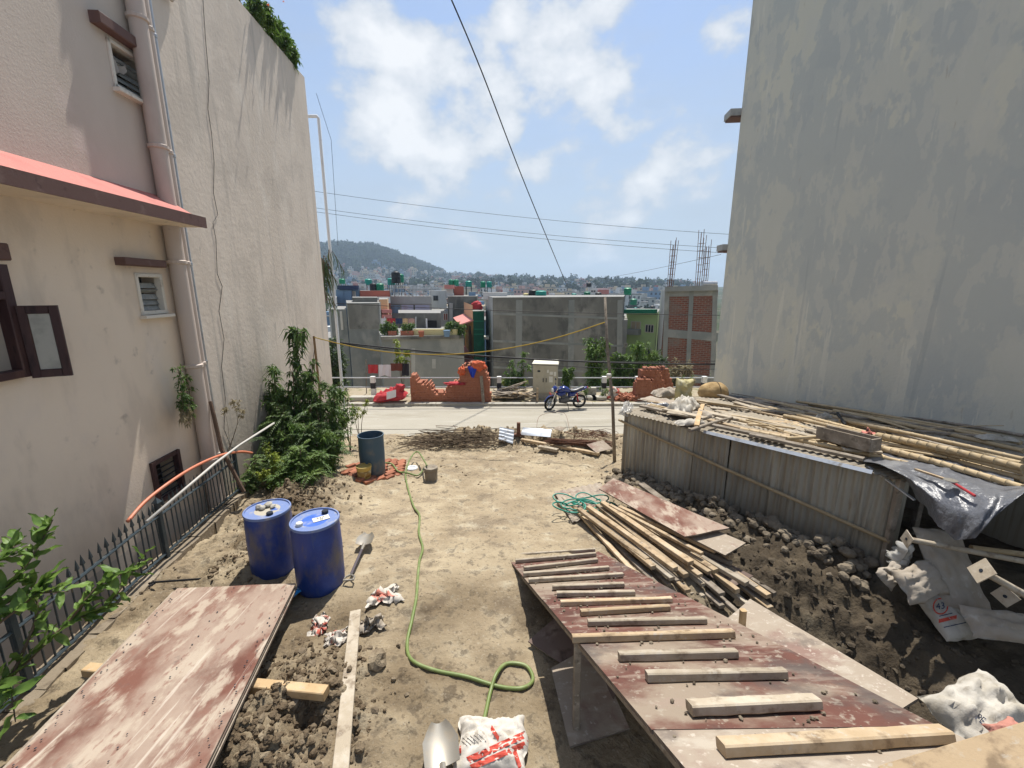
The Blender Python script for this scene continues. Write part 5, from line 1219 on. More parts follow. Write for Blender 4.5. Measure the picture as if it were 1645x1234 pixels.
for a, b, w_, h in (((1120,645),(1180,668),.1,.03), ((1060,648),(1130,655),.09,.05), ((1150,660),(1300,690),.11,.04), ((1190,655),(1330,672),.12,.09), ((1240,675),(1380,715),.09,.05), ((1040,645),(1080,650),.08,.06), ((1300,690),(1360,715),.14,.12), ((1430,690),(1600,703),.07,.12), ((1490,700),(1645,735),.08,.06), ((1150,672),(1290,703),.08,.03)):
    rplank(a, b, w_, .03, rng.choice(('timber','timberpale','timbergrey')), bd, h)
for (a, b, w_, lab) in (((1195,640),(1290,652),.30,'pale plywood offcut lying flat on the shed roof'), ((1035,640),(1100,650),.25,'dusty board at the left end of the shed roof')):
    rplank(a, b, w_, .012, 'plypale', lab, .07)
# the litter of thinner sticks, laths and split bamboo between the poles
rg3 = random.Random(91)
for k in range(80):
    q = rg3.random(); fx, fy = 1025+380*q, 655+88*q; bx2, by2 = 1150+470*q, 634+52*q
    v = rg3.random()**1.2*.86 + .04; px, py = fx+(bx2-fx)*v, fy+(by2-fy)*v; ln = rg3.uniform(35, 150)*(.5+.8*q); sl = rg3.gauss(.19, .07)
    a, b = (px-ln/2, py-ln/2*sl), (px+ln/2, py+ln/2*sl)
    if b[0] > 1640 or b[1] > 655+88*((b[0]-1025)/380)*.98 - 2 or a[1] > 652+88*max(0,(a[0]-1025)/380): continue
    if k % 3 == 0: pole(a, b, rg3.uniform(.012,.022), 'bamboo', 'thin split bamboo stick in the litter on the shed roof', 'stick', 'stick', 'sticks littering the shed roof', rg3.uniform(.03,.12), nodes=False)
    else: rplank(a, b, rg3.uniform(.06,.15), .03, rg3.choice(('timber','timberpale','timbergrey','timberpale')), bd, rg3.uniform(.03,.13))
for k, (px, py, ln, wd, m_, lab) in enumerate(((1215,668,1.0,.5,'sackdirty','dusty plastic sheet spread under the bamboo on the shed roof'), (1060,645,.9,.5,'sackdirty','dusty cloth spread at the left end of the shed roof'), (1250,650,1.1,.35,'plypale','dusty pale sheet behind the boards on the shed roof'), (1480,705,.8,.4,'tarpgrey','grey plastic sheet under the poles at the right'))):
    c = rx(px, py, .015); mb = rag(c, (sdv.x, sdv.y, .05), (-sdv.y, sdv.x, 0), ln, wd, .05, 2.2+k, 14); o = mb.build('sheet', M[m_], smooth=True); tag(o, lab, 'sheet')
for a, b, w_ in (((1030,652),(1118,672),.12), ((1140,682),(1262,708),.10), ((1205,698),(1388,738),.09), ((1060,648),(1200,676),.14), ((1250,690),(1400,722),.12), ((1160,664),(1330,700),.16)): rplank(a, b, w_, .04, rng.choice(('timber','timbergrey','timberpale')), bd, .07)
# brown board box
bx_ = thing('board_box', 'brown plank box lying on its side on the shed roof', 'box', rx(1355,715,.05))
ca, cb = rx(1312,694,.24), rx(1398,716,.24); d_ = (cb-ca).normalized(); pside = Vector((d_.y, -d_.x, 0))
if pside.y > 0: pside = -pside
for k, (off, w_, h_) in enumerate(((Vector((0,0,.0)), .02, .17), (pside*-.18, .02, .17))):
    mb = MB(); mb.beam(ca+off, cb+off, w_, h_, ch=.003); mb.build('side_board', M['timbergrey'], bx_)
mb = MB(); mb.beam(ca+pside*-.09+Vector((0,0,-.08)), cb+pside*-.09+Vector((0,0,-.08)), .16, .016); mb.build('bottom_board', M['timbergrey'], bx_)
mb = MB(); mb.beam(cb-pside*.01-d_*.01, cb-pside*.17-d_*.01, .02, .15); mb.build('end_board', M['timbergrey'], bx_)
# sacks on the roof
def rsack(px, py, ln, wd, th, ang, m_, lab, sd_, h=.06, cr=.3, tilt=0, nm='sack'):
    c = rx(px, py, h); ax = Vector((math.cos(ang), math.sin(ang), tilt)); mb = jsack(c, ax, (-math.sin(ang), math.cos(ang), 0), ln, wd, th, sd_, cr); o = mb.build(nm, M[m_], smooth=True); tag(o, lab, 'sack', 'sacks on the shed roof'); return o
sk = thing('sack', 'stuffed white woven sack with dark print at the front of the shed roof', 'sack', rx(1095,662,.04), 'sacks on the shed roof')
ax = (rx(1122,640,.16) - rx(1078,665,.10)).normalized()
mb = jsack(rx(1098,655,.14), ax, ax.cross(Vector((0,0,1))), .80, .44, .30, 7.1, .35, 24); mb.build('body', M['sack'], sk, smooth=True)
vn = (Vector((0,0,CAMZ)) - rx(1098,655,.14)).normalized(); c_ = rx(1098,655,.14) + vn*.19
for k in range(5):
    mb = MB(); c2 = c_ + ax*(-.16+.08*k); s2 = ax.cross(vn).normalized(); mb.beam(c2 - s2*(.03+.02*(k%2)), c2 + s2*.05, .035, .004, up=vn); mb.build('print_mark', M['blueink'], sk)
rsack(1122, 668, .46, .30, .14, .3, 'sackdirty', 'slack grey sack beside the short yellow board', 2.2, .05)
rsack(1108, 680, .5, .18, .10, .2, 'sack', 'narrow white sack bundle at the roof edge', 8.2, .04, .4)
rsack(1070, 634, .62, .40, .24, .1, 'sackdirty', 'pale pink sack behind the printed sack', 9.4, .10)
rsack(1058, 654, .5, .26, .12, 2.7, 'tarpgrey', 'dark grey crumpled plastic at the left end of the shed roof', 3.7, .06, .5)
rsack(1325, 672, .24, .18, .12, .4, 'sack', 'small white bag among the bamboo', 5.2, .12, .5)
rsack(1600, 705, .40, .14, .06, 2.9, 'sack', 'blue and white plastic scrap at the right end of the roof', 6.2, .14, .6)
c = rx(1098,630,.22); mb = jsack(c, (.1,.2,1), (1,0,0), .62, .40, .28, 4.4, .3); o = mb.build('sack', mat('yellow_sack', (.46,.40,.20), [((.56,.52,.36), 5, .5, .7)], rough=.8), smooth=True); tag(o, 'upright yellowish sack standing at the rear left of the roof', 'sack', 'sacks on the shed roof')
bs = thing('burlap_sack', 'round brown burlap sack tied with cord on the shed roof', 'sack', rx(1147,632,.1))
c = rx(1146,630,.12); mb = MB(); mb.add([c + Vector((v.x*.38, v.y*.30, v.z*.27))*(1+.06*fbm(v.x*2, v.y*2, v.z*2, 3)) for v in ico_sub(*ico_sub(ICO2_V, ICO2_F))[0]], ico_sub(*ico_sub(ICO2_V, ICO2_F))[1]); mb.build('body', M['burlap'], bs, smooth=True)
mb = MB(); mb.tube([c + Vector((.10*0+.12*math.cos(a)*0+.05, .31*math.cos(a), .28*math.sin(a))) for a in [i*math.pi/14 for i in range(29)]], .006, 5); mb.build('cord', M['wire'], bs)
c = rx(1012, 655, .05); mb = jsack(c + Vector((-.08,-.05,-.02)), (.5,.9,.4), (1,0,0), .40, .20, .14, 2.8, .5); o = mb.build('plastic_bag', M['clearbag'], smooth=True); tag(o, 'dusty clear plastic bag hanging at the left corner of the shed roof', 'plastic bag')
mb = MB(); a = rx(1345,664,.22); mb.beam(a, rx(1358,683,.12), .035, .05, ch=.01, seg=3, jit=.15); o = mb.build('broken_timber', M['wire']); tag(o, 'charred black timber end standing in the bamboo heap', 'timber')
mb = rag(rx(1395,702,.14), (1,.2,0), (-.2,1,.3), .16, .12, .09, 3.1, 10); o = mb.build('rag', mat('pink_rag', (.52,.20,.16), rough=.9), smooth=True); tag(o, 'faded pink rag behind the brown plank box', 'rag')
tl_ = thing('trowel', 'trowel with red handle lying on the grey tarpaulin', 'trowel', rx(1510,765,.06))
a, b, c = rx(1465,755,.08), rx(1510,768,.09), rx(1545,780,.09); a += Vector((-.12,-.2,.1))*.5; b += Vector((-.1,-.2,.06)); c += Vector((-.1,-.22,.0))
mb = MB(); mb.beam(a, b, .03, .02); mb.build('shaft', M['timber'], tl_); mb = MB(); mb.lathe([(0,0),(.06,.003),(.055,.012),(0,.014)], 14, b); mb.build('blade', M['steelblade'], tl_); mb = MB(); mb.tube([b, c], .013, 7); mb.build('handle', M['clothred'], tl_)
M['salmon'] = mat('salmon_print', (.42,.19,.145), [((.5,.36,.3), 8, .55, .7)], rough=.8)
# ---- under the near end of the shed
sk = thing('cement_sack', 'white cement sack with a red band and the number 43 in a circle', 'sack', W(1500,1000,4.3) - Vector((0,0,.1)), 'sacks by the shed end')
ctr = W(1508, 968, 4.45); axl = (W(1545,1015,4.05) - W(1465,915,4.5)).normalized(); axw = (W(1555,960,4.25)-W(1455,975,4.25)).normalized()
SACK43 = jsack(ctr, axl, axw, .70, .42, .18, 5.5, .22, 26, pinch=.42); SACK43.build('body', M['sack'], sk, smooth=True)
vn = (Vector((0,0,CAMZ)) - ctr).normalized(); 
from mathutils.bvhtree import BVHTree
def bvh_of(mb): return BVHTree.FromPolygons([v[:] for v in mb.v], mb.f)
def print_on(tree, px, py, off=.004):
    """point of a printed mark: the place on the sack that the photo shows at this pixel"""
    o, d = ray(px, py); h = tree.ray_cast(o, d)
    return None if h[0] is None else h[0] - d*off
def print_patch(tree, fn, nu, nv, m_, parent, name, off=.004):
    mb = MB(); vs_ = [print_on(tree, *fn(i/nu, j/nv), off) for j in range(nv+1) for i in range(nu+1)]
    fs = [(j*(nu+1)+i, j*(nu+1)+i+1, (j+1)*(nu+1)+i+1, (j+1)*(nu+1)+i) for j in range(nv) for i in range(nu)]
    fs = [f for f in fs if all(vs_[k] is not None for k in f)]; mb.add([v or Vector() for v in vs_], fs)
    keep = sorted(set(k for f in fs for k in f)); rm = {k: i for i, k in enumerate(keep)}
    if not keep: return
    mb.v = [mb.v[k] for k in keep]; mb.f = [tuple(rm[k] for k in f) for f in mb.f]; mb.build(name, M[m_], parent)
def print_text(tree, s_, size, px, py, ang, m_, parent, off=.006):
    cu = bpy.data.curves.new('txt', 'FONT'); cu.body = s_; cu.size = size; cu.align_x = 'CENTER'; cu.align_y = 'CENTER'; cu.resolution_u = 3
    tmp = bpy.data.objects.new('tmp', cu); col.objects.link(tmp); me = bpy.data.meshes.new_from_object(tmp.evaluated_get(bpy.context.evaluated_depsgraph_get())); bpy.data.objects.remove(tmp)
    ca, sa = math.cos(ang), math.sin(ang); vs_ = [print_on(tree, px + v.co.x*ca - v.co.y*sa*1, py - v.co.y*ca - v.co.x*sa, off) for v in me.vertices]
    mb = MB(); mb.add([v or Vector() for v in vs_], [tuple(p.vertices) for p in me.polygons if all(vs_[k] is not None for k in p.vertices)]); mb.build('printed_text', M[m_], parent)
treeb = bvh_of(SACKB)
for (xa, ya, xb, yb, w_, mm) in ((752,1221,852,1176,9,'redink'), (757,1233,856,1190,8,'redink'), (789,1168,801,1187,7,'redink'), (826,1205,836,1234,8,'redink'), (727,1206,741,1204,12,'redink')):
    print_patch(treeb, lambda u, v: (xa+(xb-xa)*u - (yb-ya)/60*w_*(v-.5), ya+(yb-ya)*u + w_*(v-.5)), 16, 3, mm, sackb, 'printed_band')
for k in range(6): print_patch(treeb, lambda u, v: (737+k*6+14*u, 1186-k*1.5+12*u+1.1*v), 8, 1, 'ink', sackb, 'printed_line')
tree43 = bvh_of(SACK43)
print_patch(tree43, lambda u, v: (1511 + (12.5-2.2*v)*math.cos(u*2*math.pi), 974 + (13.5-2.2*v)*math.sin(u*2*math.pi)), 30, 1, 'redink', sk, 'printed_ring')
print_text(tree43, '43', 15, 1511, 974, .12, 'blueink', sk)
for (xa, ya, xb, yb, w_, mm) in ((1462,962,1518,948,10,'redink'), (1508,998,1537,991,6,'redink'), (1509,990,1530,985,1.4,'blueink'), (1516,1008,1552,1000,1.4,'blueink'), (1470,990,1482,1018,5,'redink')):
    print_patch(tree43, lambda u, v: (xa+(xb-xa)*u, ya+(yb-ya)*u + w_*(v-.5)), 10, 3, mm, sk, 'printed_band')
mb = jsack(W(1478, 935, 4.4), (1,.2,.1), (0,.6,.6), .5, .34, .12, 8.8, .4); o = mb.build('torn_sack', M['sackdirty'], smooth=True); tag(o, 'torn dirty white sack on top of the 43 sack', 'sack', 'sacks by the shed end')
mb = jsack(W(1432, 925, 4.55), (1,.4,.3), (0,.6,.6), .28, .2, .10, 9.8, .6); o = mb.build('torn_sack', M['sackdirty'], smooth=True); tag(o, 'ragged sack scrap at the foot of the shed post', 'sack', 'sacks by the shed end')
mb = jsack(W(1452, 895, 4.65), (.4,.1,1), (.8,.6,0), .30, .26, .16, 1.8, .7); o = mb.build('torn_sack', M['clearbag'], smooth=True); tag(o, 'crumpled grey plastic beside the shed corner post', 'plastic bag', 'sacks by the shed end')
a_, b_ = W(1500, 850, 4.75), W(1555, 985, 4.35); mb = jsack(a_.lerp(b_, .5), b_-a_, (1,.3,.2), (b_-a_).length, .52, .18, 2.5, .2, 22, pinch=.4); o = mb.build('cement_sack', M['sackdirty'], smooth=True); tag(o, 'long dusty grey sack leaning under the tarpaulin', 'sack', 'sacks by the shed end')
mb = jsack(W(1605, 1005, 4.0), (1,-.3,0), (.3,.8,.5), .5, .3, .14, 3.9, .3); o = mb.build('sack', M['sackdirty'], smooth=True); tag(o, 'dark dusty sack low in the shadow right of the 43 sack', 'sack', 'sacks by the shed end')
def jack(plate, end, lab, d=.13, seed=0):
    plate, end = Vector(plate), Vector(end); t = thing('steel_prop', lab, 'steel prop', plate, 'steel props by the shed'); ax = (end-plate).normalized()
    up_ = Vector((.3,-.4,1)); 
    mb = MB(); mb.beam(plate - ax*.004, plate + ax*.004, d, d, up=up_); mb.build('base_plate', M['timberpale'], t)
    s_ = ax.cross(Vector((0,0,1))).normalized(); mb = MB(); mb.lathe([(0,0),(.014,0),(.014,.003),(0,.003)], 12, plate - ax*.005, M=Matrix((s_, ax.cross(s_), -ax)).transposed()); mb.build('hole', M['blackcap'], t)
    mb = MB(); mb.tube([plate + ax*.004, end], .027, 10); autosmooth(mb.build('tube', M['timberpale'], t))
jack(W(1457, 866, 4.35), W(1660, 905, 4.15), 'steel prop with a square end plate in front of the shed opening')
jack(W(1577, 917, 3.35), W(1700, 985, 3.3), 'nearest steel prop with its square plate turned to the viewer', .15)
jack(W(1615, 958, 3.7), W(1700, 940, 4.2), 'steel prop with a round hole in its end plate', .13)
pole_a, pole_b = W(1570, 885, 4.5), W(1680, 880, 4.4)
mb = MB(); mb.tube([W(1560,880,4.6), W(1680,895,4.5)], .03, 8); o = mb.build('pole', M['bamboo']); tag(o, 'bamboo pole low in the shed opening', 'bamboo pole')
c = W(1590, 1155, 2.2); mb = jsack(c, (1,.25,.2), (-.2,1,.25), .44, .36, .16, 6.1, .45, 24); sk = thing('white_sack', 'white sack with dark letters at the right end of the ramp', 'sack', c - Vector((0,0,.1)))
mb.build('body', M['sack'], sk, smooth=True)
SK2 = mb; print_text(bvh_of(SK2), 'PE', 16, 1575, 1155, -.7, 'blueink', sk)
mb = jsack(W(1622, 1182, 2.0), (1,.2,.1), (0,1,.4), .16, .12, .08, 2.6, .4); mb.build('red_corner', M['salmon'], sk, smooth=True)
mb = MB(); q = W(1590, 1085, 2.6); mb.beam((q.x, q.y, g(q.x,q.y)-.2), c - Vector((0,.05,.12)), .3, .3, up=(0,1,0), ch=.03); o = mb.build('earth_bank', M['wetsoil']); tag(o, 'column of earth under the white sack by the ramp', 'earth')
# ================================================================== spoil, scrap and rebar at the near road edge
rg = random.Random(55)
hp_ = thing('brush_heap', 'heap of thin dry sticks and brush near the road edge', 'brush heap', gx(740, 718))
mb = MB()
for k in range(110):
    c = gx(rg.uniform(672, 790), rg.uniform(703, 724)); c.z = ground_z(c.x, c.y) + rg.uniform(.02, .2); a = rg.gauss(0, .35); ln = rg.uniform(.25, .8)
    d = Vector((math.cos(a), math.sin(a), rg.gauss(0, .1)))*ln; mb.tube([c-d, c+Vector((0,0,rg.uniform(-.03,.05))), c+d], rg.uniform(.005, .011), 4, caps=False)
o = mb.build('sticks', M['bark'], hp_); struct(o, 'stuff')
for k, (a, b, lab) in enumerate((((728,683),(748,708),'thin stick leaning up at the left from the brush heap'), ((742,686),(790,712),'thin stick pointing right over the brush heap'), ((700,684),(735,685),'thin stick lying on the road edge'))):
    mb = MB(); p, q = gx(*b), gx(*b); o_, d_ = ray(*a); p = W(a[0], a[1], (b[1] and 12.2)); mb.tube([p, W(b[0], b[1], 12.0)], .008, 4); o = mb.build('stick', M['rust']); tag(o, lab, 'stick')
rb = thing('rebar_heap', 'flat heap of rusty reinforcing bars at the road edge', 'rebar', gx(930, 725))
mb = MB()
for k in range(70):
    y = rg.uniform(709, 733); x0 = rg.uniform(872, 905); a, b = W(x0, y-8, 11.0), W(rg.uniform(955, 988), y+rg.uniform(0, 5), 10.8)
    a.z = ground_z(a.x, a.y)+.05+rg.random()*.16; b.z = ground_z(b.x, b.y)+.05+rg.random()*.16
    mb.tube([a, a.lerp(b,.4)+Vector((0,rg.uniform(-.04,.04),rg.uniform(0,.05))), b], .008, 4, caps=False)
for k in range(14):
    c = W(rg.uniform(925, 975), rg.uniform(703, 712), 11.2); c.z = ground_z(c.x, c.y) + .2; r = rg.uniform(.3, .5)
    mb.tube([c + Vector((r*math.cos(a), .35*r*math.sin(a), .06*math.sin(a*2+k))) for a in [i*.5 for i in range(rg.randint(5, 12))]], .006, 4, caps=False)
o = mb.build('bars', M['rust'], rb); struct(o, 'stuff')
def csheet(c, lab, m_, waves=5, amp=.012):
    c = [Vector(q) for q in c]; mb = MB(); f = lambda u, v, o_=0: c[0]*(1-u)*(1-v)+c[1]*u*(1-v)+c[2]*u*v+c[3]*(1-u)*v + Vector((0,0,amp*math.sin(v*2*math.pi*waves)+o_))
    mb.grid(f, 3, 8*waves); mb.grid(lambda u, v: f(u, v, -.004), 3, 8*waves); o = mb.build('corrugated_sheet', M[m_], smooth=True); tag(o, lab, 'tin sheet'); return o
def gz(px, py, h): q = gx(px, py); q.z = ground_z(q.x, q.y) + h; return q
csheet([gz(801,718,.1), gz(824,719,.1), gz(826,702,.2), gz(803,701,.2)], 'short piece of grey corrugated tin at the road edge', 'tinbright', 4, .02)
csheet([gz(836,708,.14), gz(884,716,.12), gz(886,705,.2), gz(840,702,.2)], 'flat bent sheet of bright tin beside the rebar', 'tinbright', 1, .01)
sheet('board', [gz(888,704,.22), gz(901,707,.22), gz(909,703,.22), gz(897,699,.22)], .012, 'plypale', 'small pale board behind the rebar heap', 'board')
sheet('board', [gz(942,726,.2), gz(957,736,.12), gz(984,730,.16), gz(968,721,.24)], .012, 'plypale', 'white dusty board on the near end of the rebar heap', 'board')
for (a, b, w_, m_, lab) in (((838,716),(962,736),.1,'timber','long brown timber in front of the rebar heap'), ((866,724),(896,729),.12,'timberpale','short pale block on the timber before the rebar'), ((822,706),(842,704),.12,'rust','dark board of the crossed timbers at the road edge')):
    p, q = gz(*a, .09), gz(*b, .07); mb = MB(); mb.beam(p, q, w_, .07, ch=.006); o = mb.build('timber', M[m_]); tag(o, lab, 'timber')
p = gz(833,706,0); mb = MB(); mb.beam(p, p+Vector((0,0,.38)), .1, .09, up=(0,1,0), ch=.006); o = mb.build('post', M['rust']); tag(o, 'dark stub post standing in the scrap at the road edge', 'post')
# ================================================================== pole, ropes and cables
pb = gx(989, 742); pt = W(972, 478, (pb.y*CP + (CAMZ-pb.z)*SP)*1.02)
mb = MB(); mb.tube([pb - Vector((0,0,.3)), pb.lerp(pt,.35)+Vector((.02,0,0)), pb.lerp(pt,.7)+Vector((-.02,0,0)), pt], [.042,.038,.034,.028], 9)
pp = thing('wooden_pole', 'tall thin brown wooden pole in front of the tin shed corner', 'pole', pb); mb.build('pole', M['timbergrey'], pp, smooth=True)
mb = MB(); mb.lathe([(0,0),(.05,.01),(.06,.05),(.05,.09),(0,.1)], 10, W(978,607,9.7)); o = mb.build('insulator', M['whitecap'], pp)
def cable(pts, r, lab, m_='wire', name='cable', n=8, sides=5, group=None, cat='cable'):
    mb = MB(); mb.tube(smooth_path(pts, n), r, sides); o = mb.build(name, M[m_], smooth=True); tag(o, lab, cat, group); return o
M['rope'] = mat('yellow_rope', (.42,.29,.05), rough=.8)
def sagpath(a, b, sag, n=8):
    return [a.lerp(b, k/n) - Vector((0,0,sag*4*(k/n)*(1-k/n))) for k in range(n+1)]
cable(sagpath(W(505,542,11.5), pb.lerp(pt, .85), .62), .014, 'yellow rope sagging from the brown stake to the wooden pole', 'rope', 'rope', 3, cat='rope')
cable([W(716,-22,14), W(775,118,17), W(845,300,23), W(912,462,36)], .026, 'thick black service cable dropping from the top of the sky to the roofs')
for k, (ya, yb, lab) in enumerate(((306,373,'uppermost thin wire crossing the sky'), (333,395,'middle thin wire crossing the sky'), (339,403,'lowest thin wire crossing the sky'))):
    cable(sagpath(W(430,ya-10,24), W(1250,yb+8,24), .35), .010, lab, group='wires across the sky')
cable(sagpath(W(935,452,40), W(1158,409,14.5), .1), .007, 'thin wire rising right to the grey building')
for k, (y0, y1, r, lab, sg) in enumerate(((541,584,.034,'thick black cable bundle sagging over the road', .42), (544,576,.012,'thin black cable just above the bundle over the road', .5), (538,590,.012,'thin black cable crossing the bundle over the road', .6), (486,507,.012,'single thin cable in front of the grey houses', .15))):
    cable(sagpath(W(440,y0-4,17.8), W(1260,y1,17.8), sg), r, lab, group='cables over the road')
cable([W(862,700,11.6), W(868,668,14), W(905,663,15.5), W(915,690,13)], .006, 'loop of thin wire standing on the road', 'rust')
cable(sagpath(W(560,690,13.2), W(1010,684,13.2), .03), .007, 'thin dark wire stretched low along the road')
# ================================================================== far side of the road: railing
M.update(
 railpaint = mat('white_rail_paint', (.52,.53,.54), [((.35,.34,.32), 8, .55, .75)], rough=.5),
 blackpaint = mat('black_paint', (.025,.025,.028), rough=.6),
 whitepaint = mat('white_paint', (.66,.65,.62), [((.5,.47,.42), 8, .55, .75)], rough=.7),
)
def WY(px, py, Y):
    o, d = ray(px, py); return o + d*(Y/d.y)
RY = 18.9
rail = thing('railing', 'white two bar roadside railing on the far side of the road', 'railing', (0, RY, -1.42))
for py in (607, 622):
    z = WY(800, py, RY).z; mb = MB(); mb.tube([(-24, RY, z), (24, RY, z)], .026, 6); mb.build('rail', M['railpaint'], rail)
zc = -1.42
bol = []
poslab = ['bollard behind the red tarpaulin left of the broken brick stack', 'bollard hidden behind the middle of the broken brick stack', 'bollard just right of the broken brick stack', 'bollard right of the motorcycle', 'bollard left of the small brick stack', 'bollard nearest the grey building']
for k, (px, hgt) in enumerate(((600, .86), (802, .86), (970, .86), (1023, .86), (1130, .86))):
    x = WY(px, 620, RY).x; lab = 'black and white striped ' + [poslab[0], poslab[2], poslab[3], poslab[4], poslab[5]][k]
    t = thing('bollard', lab, 'bollard', (x, RY-.02, zc), 'striped roadside bollards')
    for j, (z0, z1, m_) in enumerate(((0,.34,'whitepaint'), (.34,.60,'blackpaint'), (.60,.88,'whitepaint'))):
        mb = MB(); mb.beam((x, RY-.02, zc+z0), (x, RY-.02, zc+z1), .20, .20, up=(0,1,0), ch=.015); mb.build('band', M[m_], t)
# ---- broken stack of bricks along the road
def brick_stack(name, lab, prof, Y, zb, depth, bw=.058, bh=.108, seed=1):
    """prof: photo pixels of the top outline; bricks stand on edge in courses"""
    rg = random.Random(seed); pts = [WY(x, y, Y) for x, y in prof]; t = thing(name, lab, 'brick stack', (pts[0].x, Y, zb))
    mb = MB(); x = pts[0].x
    def top(x):
        for a, b in zip(pts, pts[1:]):
            if a.x <= x <= b.x: return a.z + (b.z-a.z)*(x-a.x)/max(1e-6, b.x-a.x)
        return zb
    xs = []
    while x < pts[-1].x - .02: xs.append(x); x += bw
    for ci, x in enumerate(xs):
        hz = top(x + bw/2) - zb; nrow = int(hz/bh + rg.uniform(0, .9))
        for r_ in range(nrow):
            j = rg.uniform(-.012, .012); tp_ = r_ >= nrow-1
            for dd in range(int(depth/.23)):
                if dd > 0 and r_ < nrow-3 and 0 < ci < len(xs)-1: continue
                if tp_ and rg.random() < .3: continue
                y0 = Y + dd*.235 + j
                mb.box(x+.002+rg.uniform(0,.003), x+bw-.003, y0, y0+.228, zb+r_*bh+.002, zb+(r_+1)*bh-.003)
    o = mb.build('bricks', M['brick'], t); struct(o, 'stuff')
    if len(xs) > 20:
        mb = MB(); core = [(a.x, max(zb, a.z-.12)) for a in pts]
    return t
Yb = 17.75; zb = -1.44
brick_stack('brick_stack', 'long broken stack of orange bricks sagging in the middle beside the road', [(658,600),(664,601),(670,612),(690,617),(697,630),(714,631),(719,621),(735,613),(739,602),(743,589),(760,583),(774,585),(784,601),(789,640)], Yb, zb, .7)
brick_stack('brick_stack', 'stepped front pile of the red brick stack at right', [(1022,612),(1036,606),(1050,610),(1052,632)], 17.9, zb, .5, seed=4)
brick_stack('brick_stack', 'tall rear pile of the red brick stack at right', [(1030,594),(1050,591),(1060,592),(1066,610),(1072,632)], 18.25, zb, .5, seed=5)
brick_stack('brick_stack', 'small brick pile furthest right behind the sacks', [(1054,592),(1074,590),(1078,606),(1084,632)], 18.6, zb, .25, seed=6)
br_ = thing('brick_rubble', 'scatter of broken red bricks left of the right brick stack', 'bricks', WY(1005, 632, 18.2)); mb = MB(); rg = random.Random(9)
for k in range(130):
    c = WY(rg.uniform(990, 1022), rg.uniform(625, 640), 18.2+rg.uniform(-.4,.5)); c.z = zb + rg.uniform(.02, .22)
    mb.box(-.1, .1, -.05, .05, -.03, .03, M=Matrix.Translation(c) @ Matrix.Rotation(rg.uniform(0,6), 4, rdir(rg)))
o = mb.build('bricks', M['brick'], br_); struct(o, 'stuff')
mb = MB(); mb.beam(WY(777,652,17.45), WY(773,604,17.68), .13, .03, up=(0,-1,0)); o = mb.build('plank', M['timbergrey']); tag(o, 'grey plank leaning against the right end of the broken brick stack', 'plank')
def bundle(cpx, Y, rx_, ry_, rz_, m_, lab, cat, seed, n=2, sag=.3):
    c = WY(*cpx, Y); mb = MB(); V, F = ico_sub(*ico_sub(ICO2_V, ICO2_F))
    mb.add([c + Vector((v.x*rx_, v.y*ry_, v.z*rz_))*(1 + sag*fbm(v.x*2+seed, v.y*2, v.z*2, 4)) for v in V], F); o = mb.build('bundle', M[m_], smooth=True); tag(o, lab, cat); return o
bundle((768,588), 17.8, .34, .25, .2, 'clothor', 'orange cloth bundle on top of the broken brick stack', 'cloth', 2)
bundle((742,596), 17.75, .16, .2, .18, 'clothor', 'small orange cloth at the left shoulder of the brick stack', 'cloth', 6)
bundle((731,616), 17.75, .42, .2, .06, 'clothred', 'red cloth lying in the hollow of the brick stack', 'cloth', 4, sag=.5)
c = WY(759, 597, 17.66); mb = MB(); mb.grid(lambda u, v: c + Vector(((u-.5)*.32*(1.25-v), -.03+.05*math.sin(u*9), .22-.46*v-.12*(u-.3)**2)), 10, 8); mb.grid(lambda u, v: c + Vector(((u-.5)*.32*(1.25-v), -.024+.05*math.sin(u*9), .22-.46*v-.12*(u-.3)**2)), 10, 8); o = mb.build('cloth', M['clothblue'], smooth=True); tag(o, 'blue cloth hanging over the face of the brick stack', 'cloth')
rt_ = thing('red_tarpaulin', 'crumpled red tarpaulin bundle on the verge left of the brick stack', 'tarpaulin', WY(630, 650, 17.5))
c = WY(628, 638, 17.7); mb = jsack(c, (1,.1,.12), (0,1,0), 1.35, .8, .5, 4.7, .35, 22, pinch=.5); mb.build('sheet', M['clothred'], rt_, smooth=True)
c = WY(641, 630, 17.7); mb = jsack(c, (.5,.1,.8), (0,1,0), .7, .6, .5, 1.7, .3, 16); mb.build('fold', M['clothred'], rt_, smooth=True)
mb = MB(); mb.grid(lambda u, v: WY(621+15*u, 630+12*v-4*u, 17.33) + Vector((0,-.02*math.sin(u*5),0)), 6, 6); mb.build('white_patch', M['clothwhite'], rt_)
# clothesline and garments
cl = thing('clothesline', 'clothesline strung above the railing left of the brick stack', 'clothesline', WY(655, 640, 19.3))
mb = MB(); mb.tube([WY(588,585,19.3), WY(625,587,19.3), WY(660,581,19.3)], .006, 4); mb.build('line', M['wire'], cl)
for px in (588, 659):
    mb = MB(); mb.tube([WY(px+1,640,19.3), WY(px,578,19.3)], .022, 6); mb.build('post', M['timbergrey'], cl)
for (x0, x1, y0, y1, m_, lab) in ((591,607,586,600,'clothred','red shirt hanging on the clothesline'), (608,628,586,606,'clothwhite','white shirt hanging on the clothesline'), (627,646,584,596,'clothbrown','brown cloth hanging on the clothesline'), (645,657,584,604,'clothdark','black garment hanging on the clothesline')):
    mb = MB(); notch = .16 if 'white' in lab else .03
    def fn(u, v, oy=0): return WY(x0+(x1-x0)*u, y0+(y1-y0)*(v - notch*v*(1-abs(2*u-1))), 19.27) + Vector((0, .03*math.sin(u*12+v*2)+oy, 0))
    mb.grid(fn, 10, 6); mb.grid(lambda u, v: fn(u, v, .006), 10, 6); o = mb.build('garment', M[m_], smooth=True); tag(o, lab, 'garment', 'washing on the clothesline')
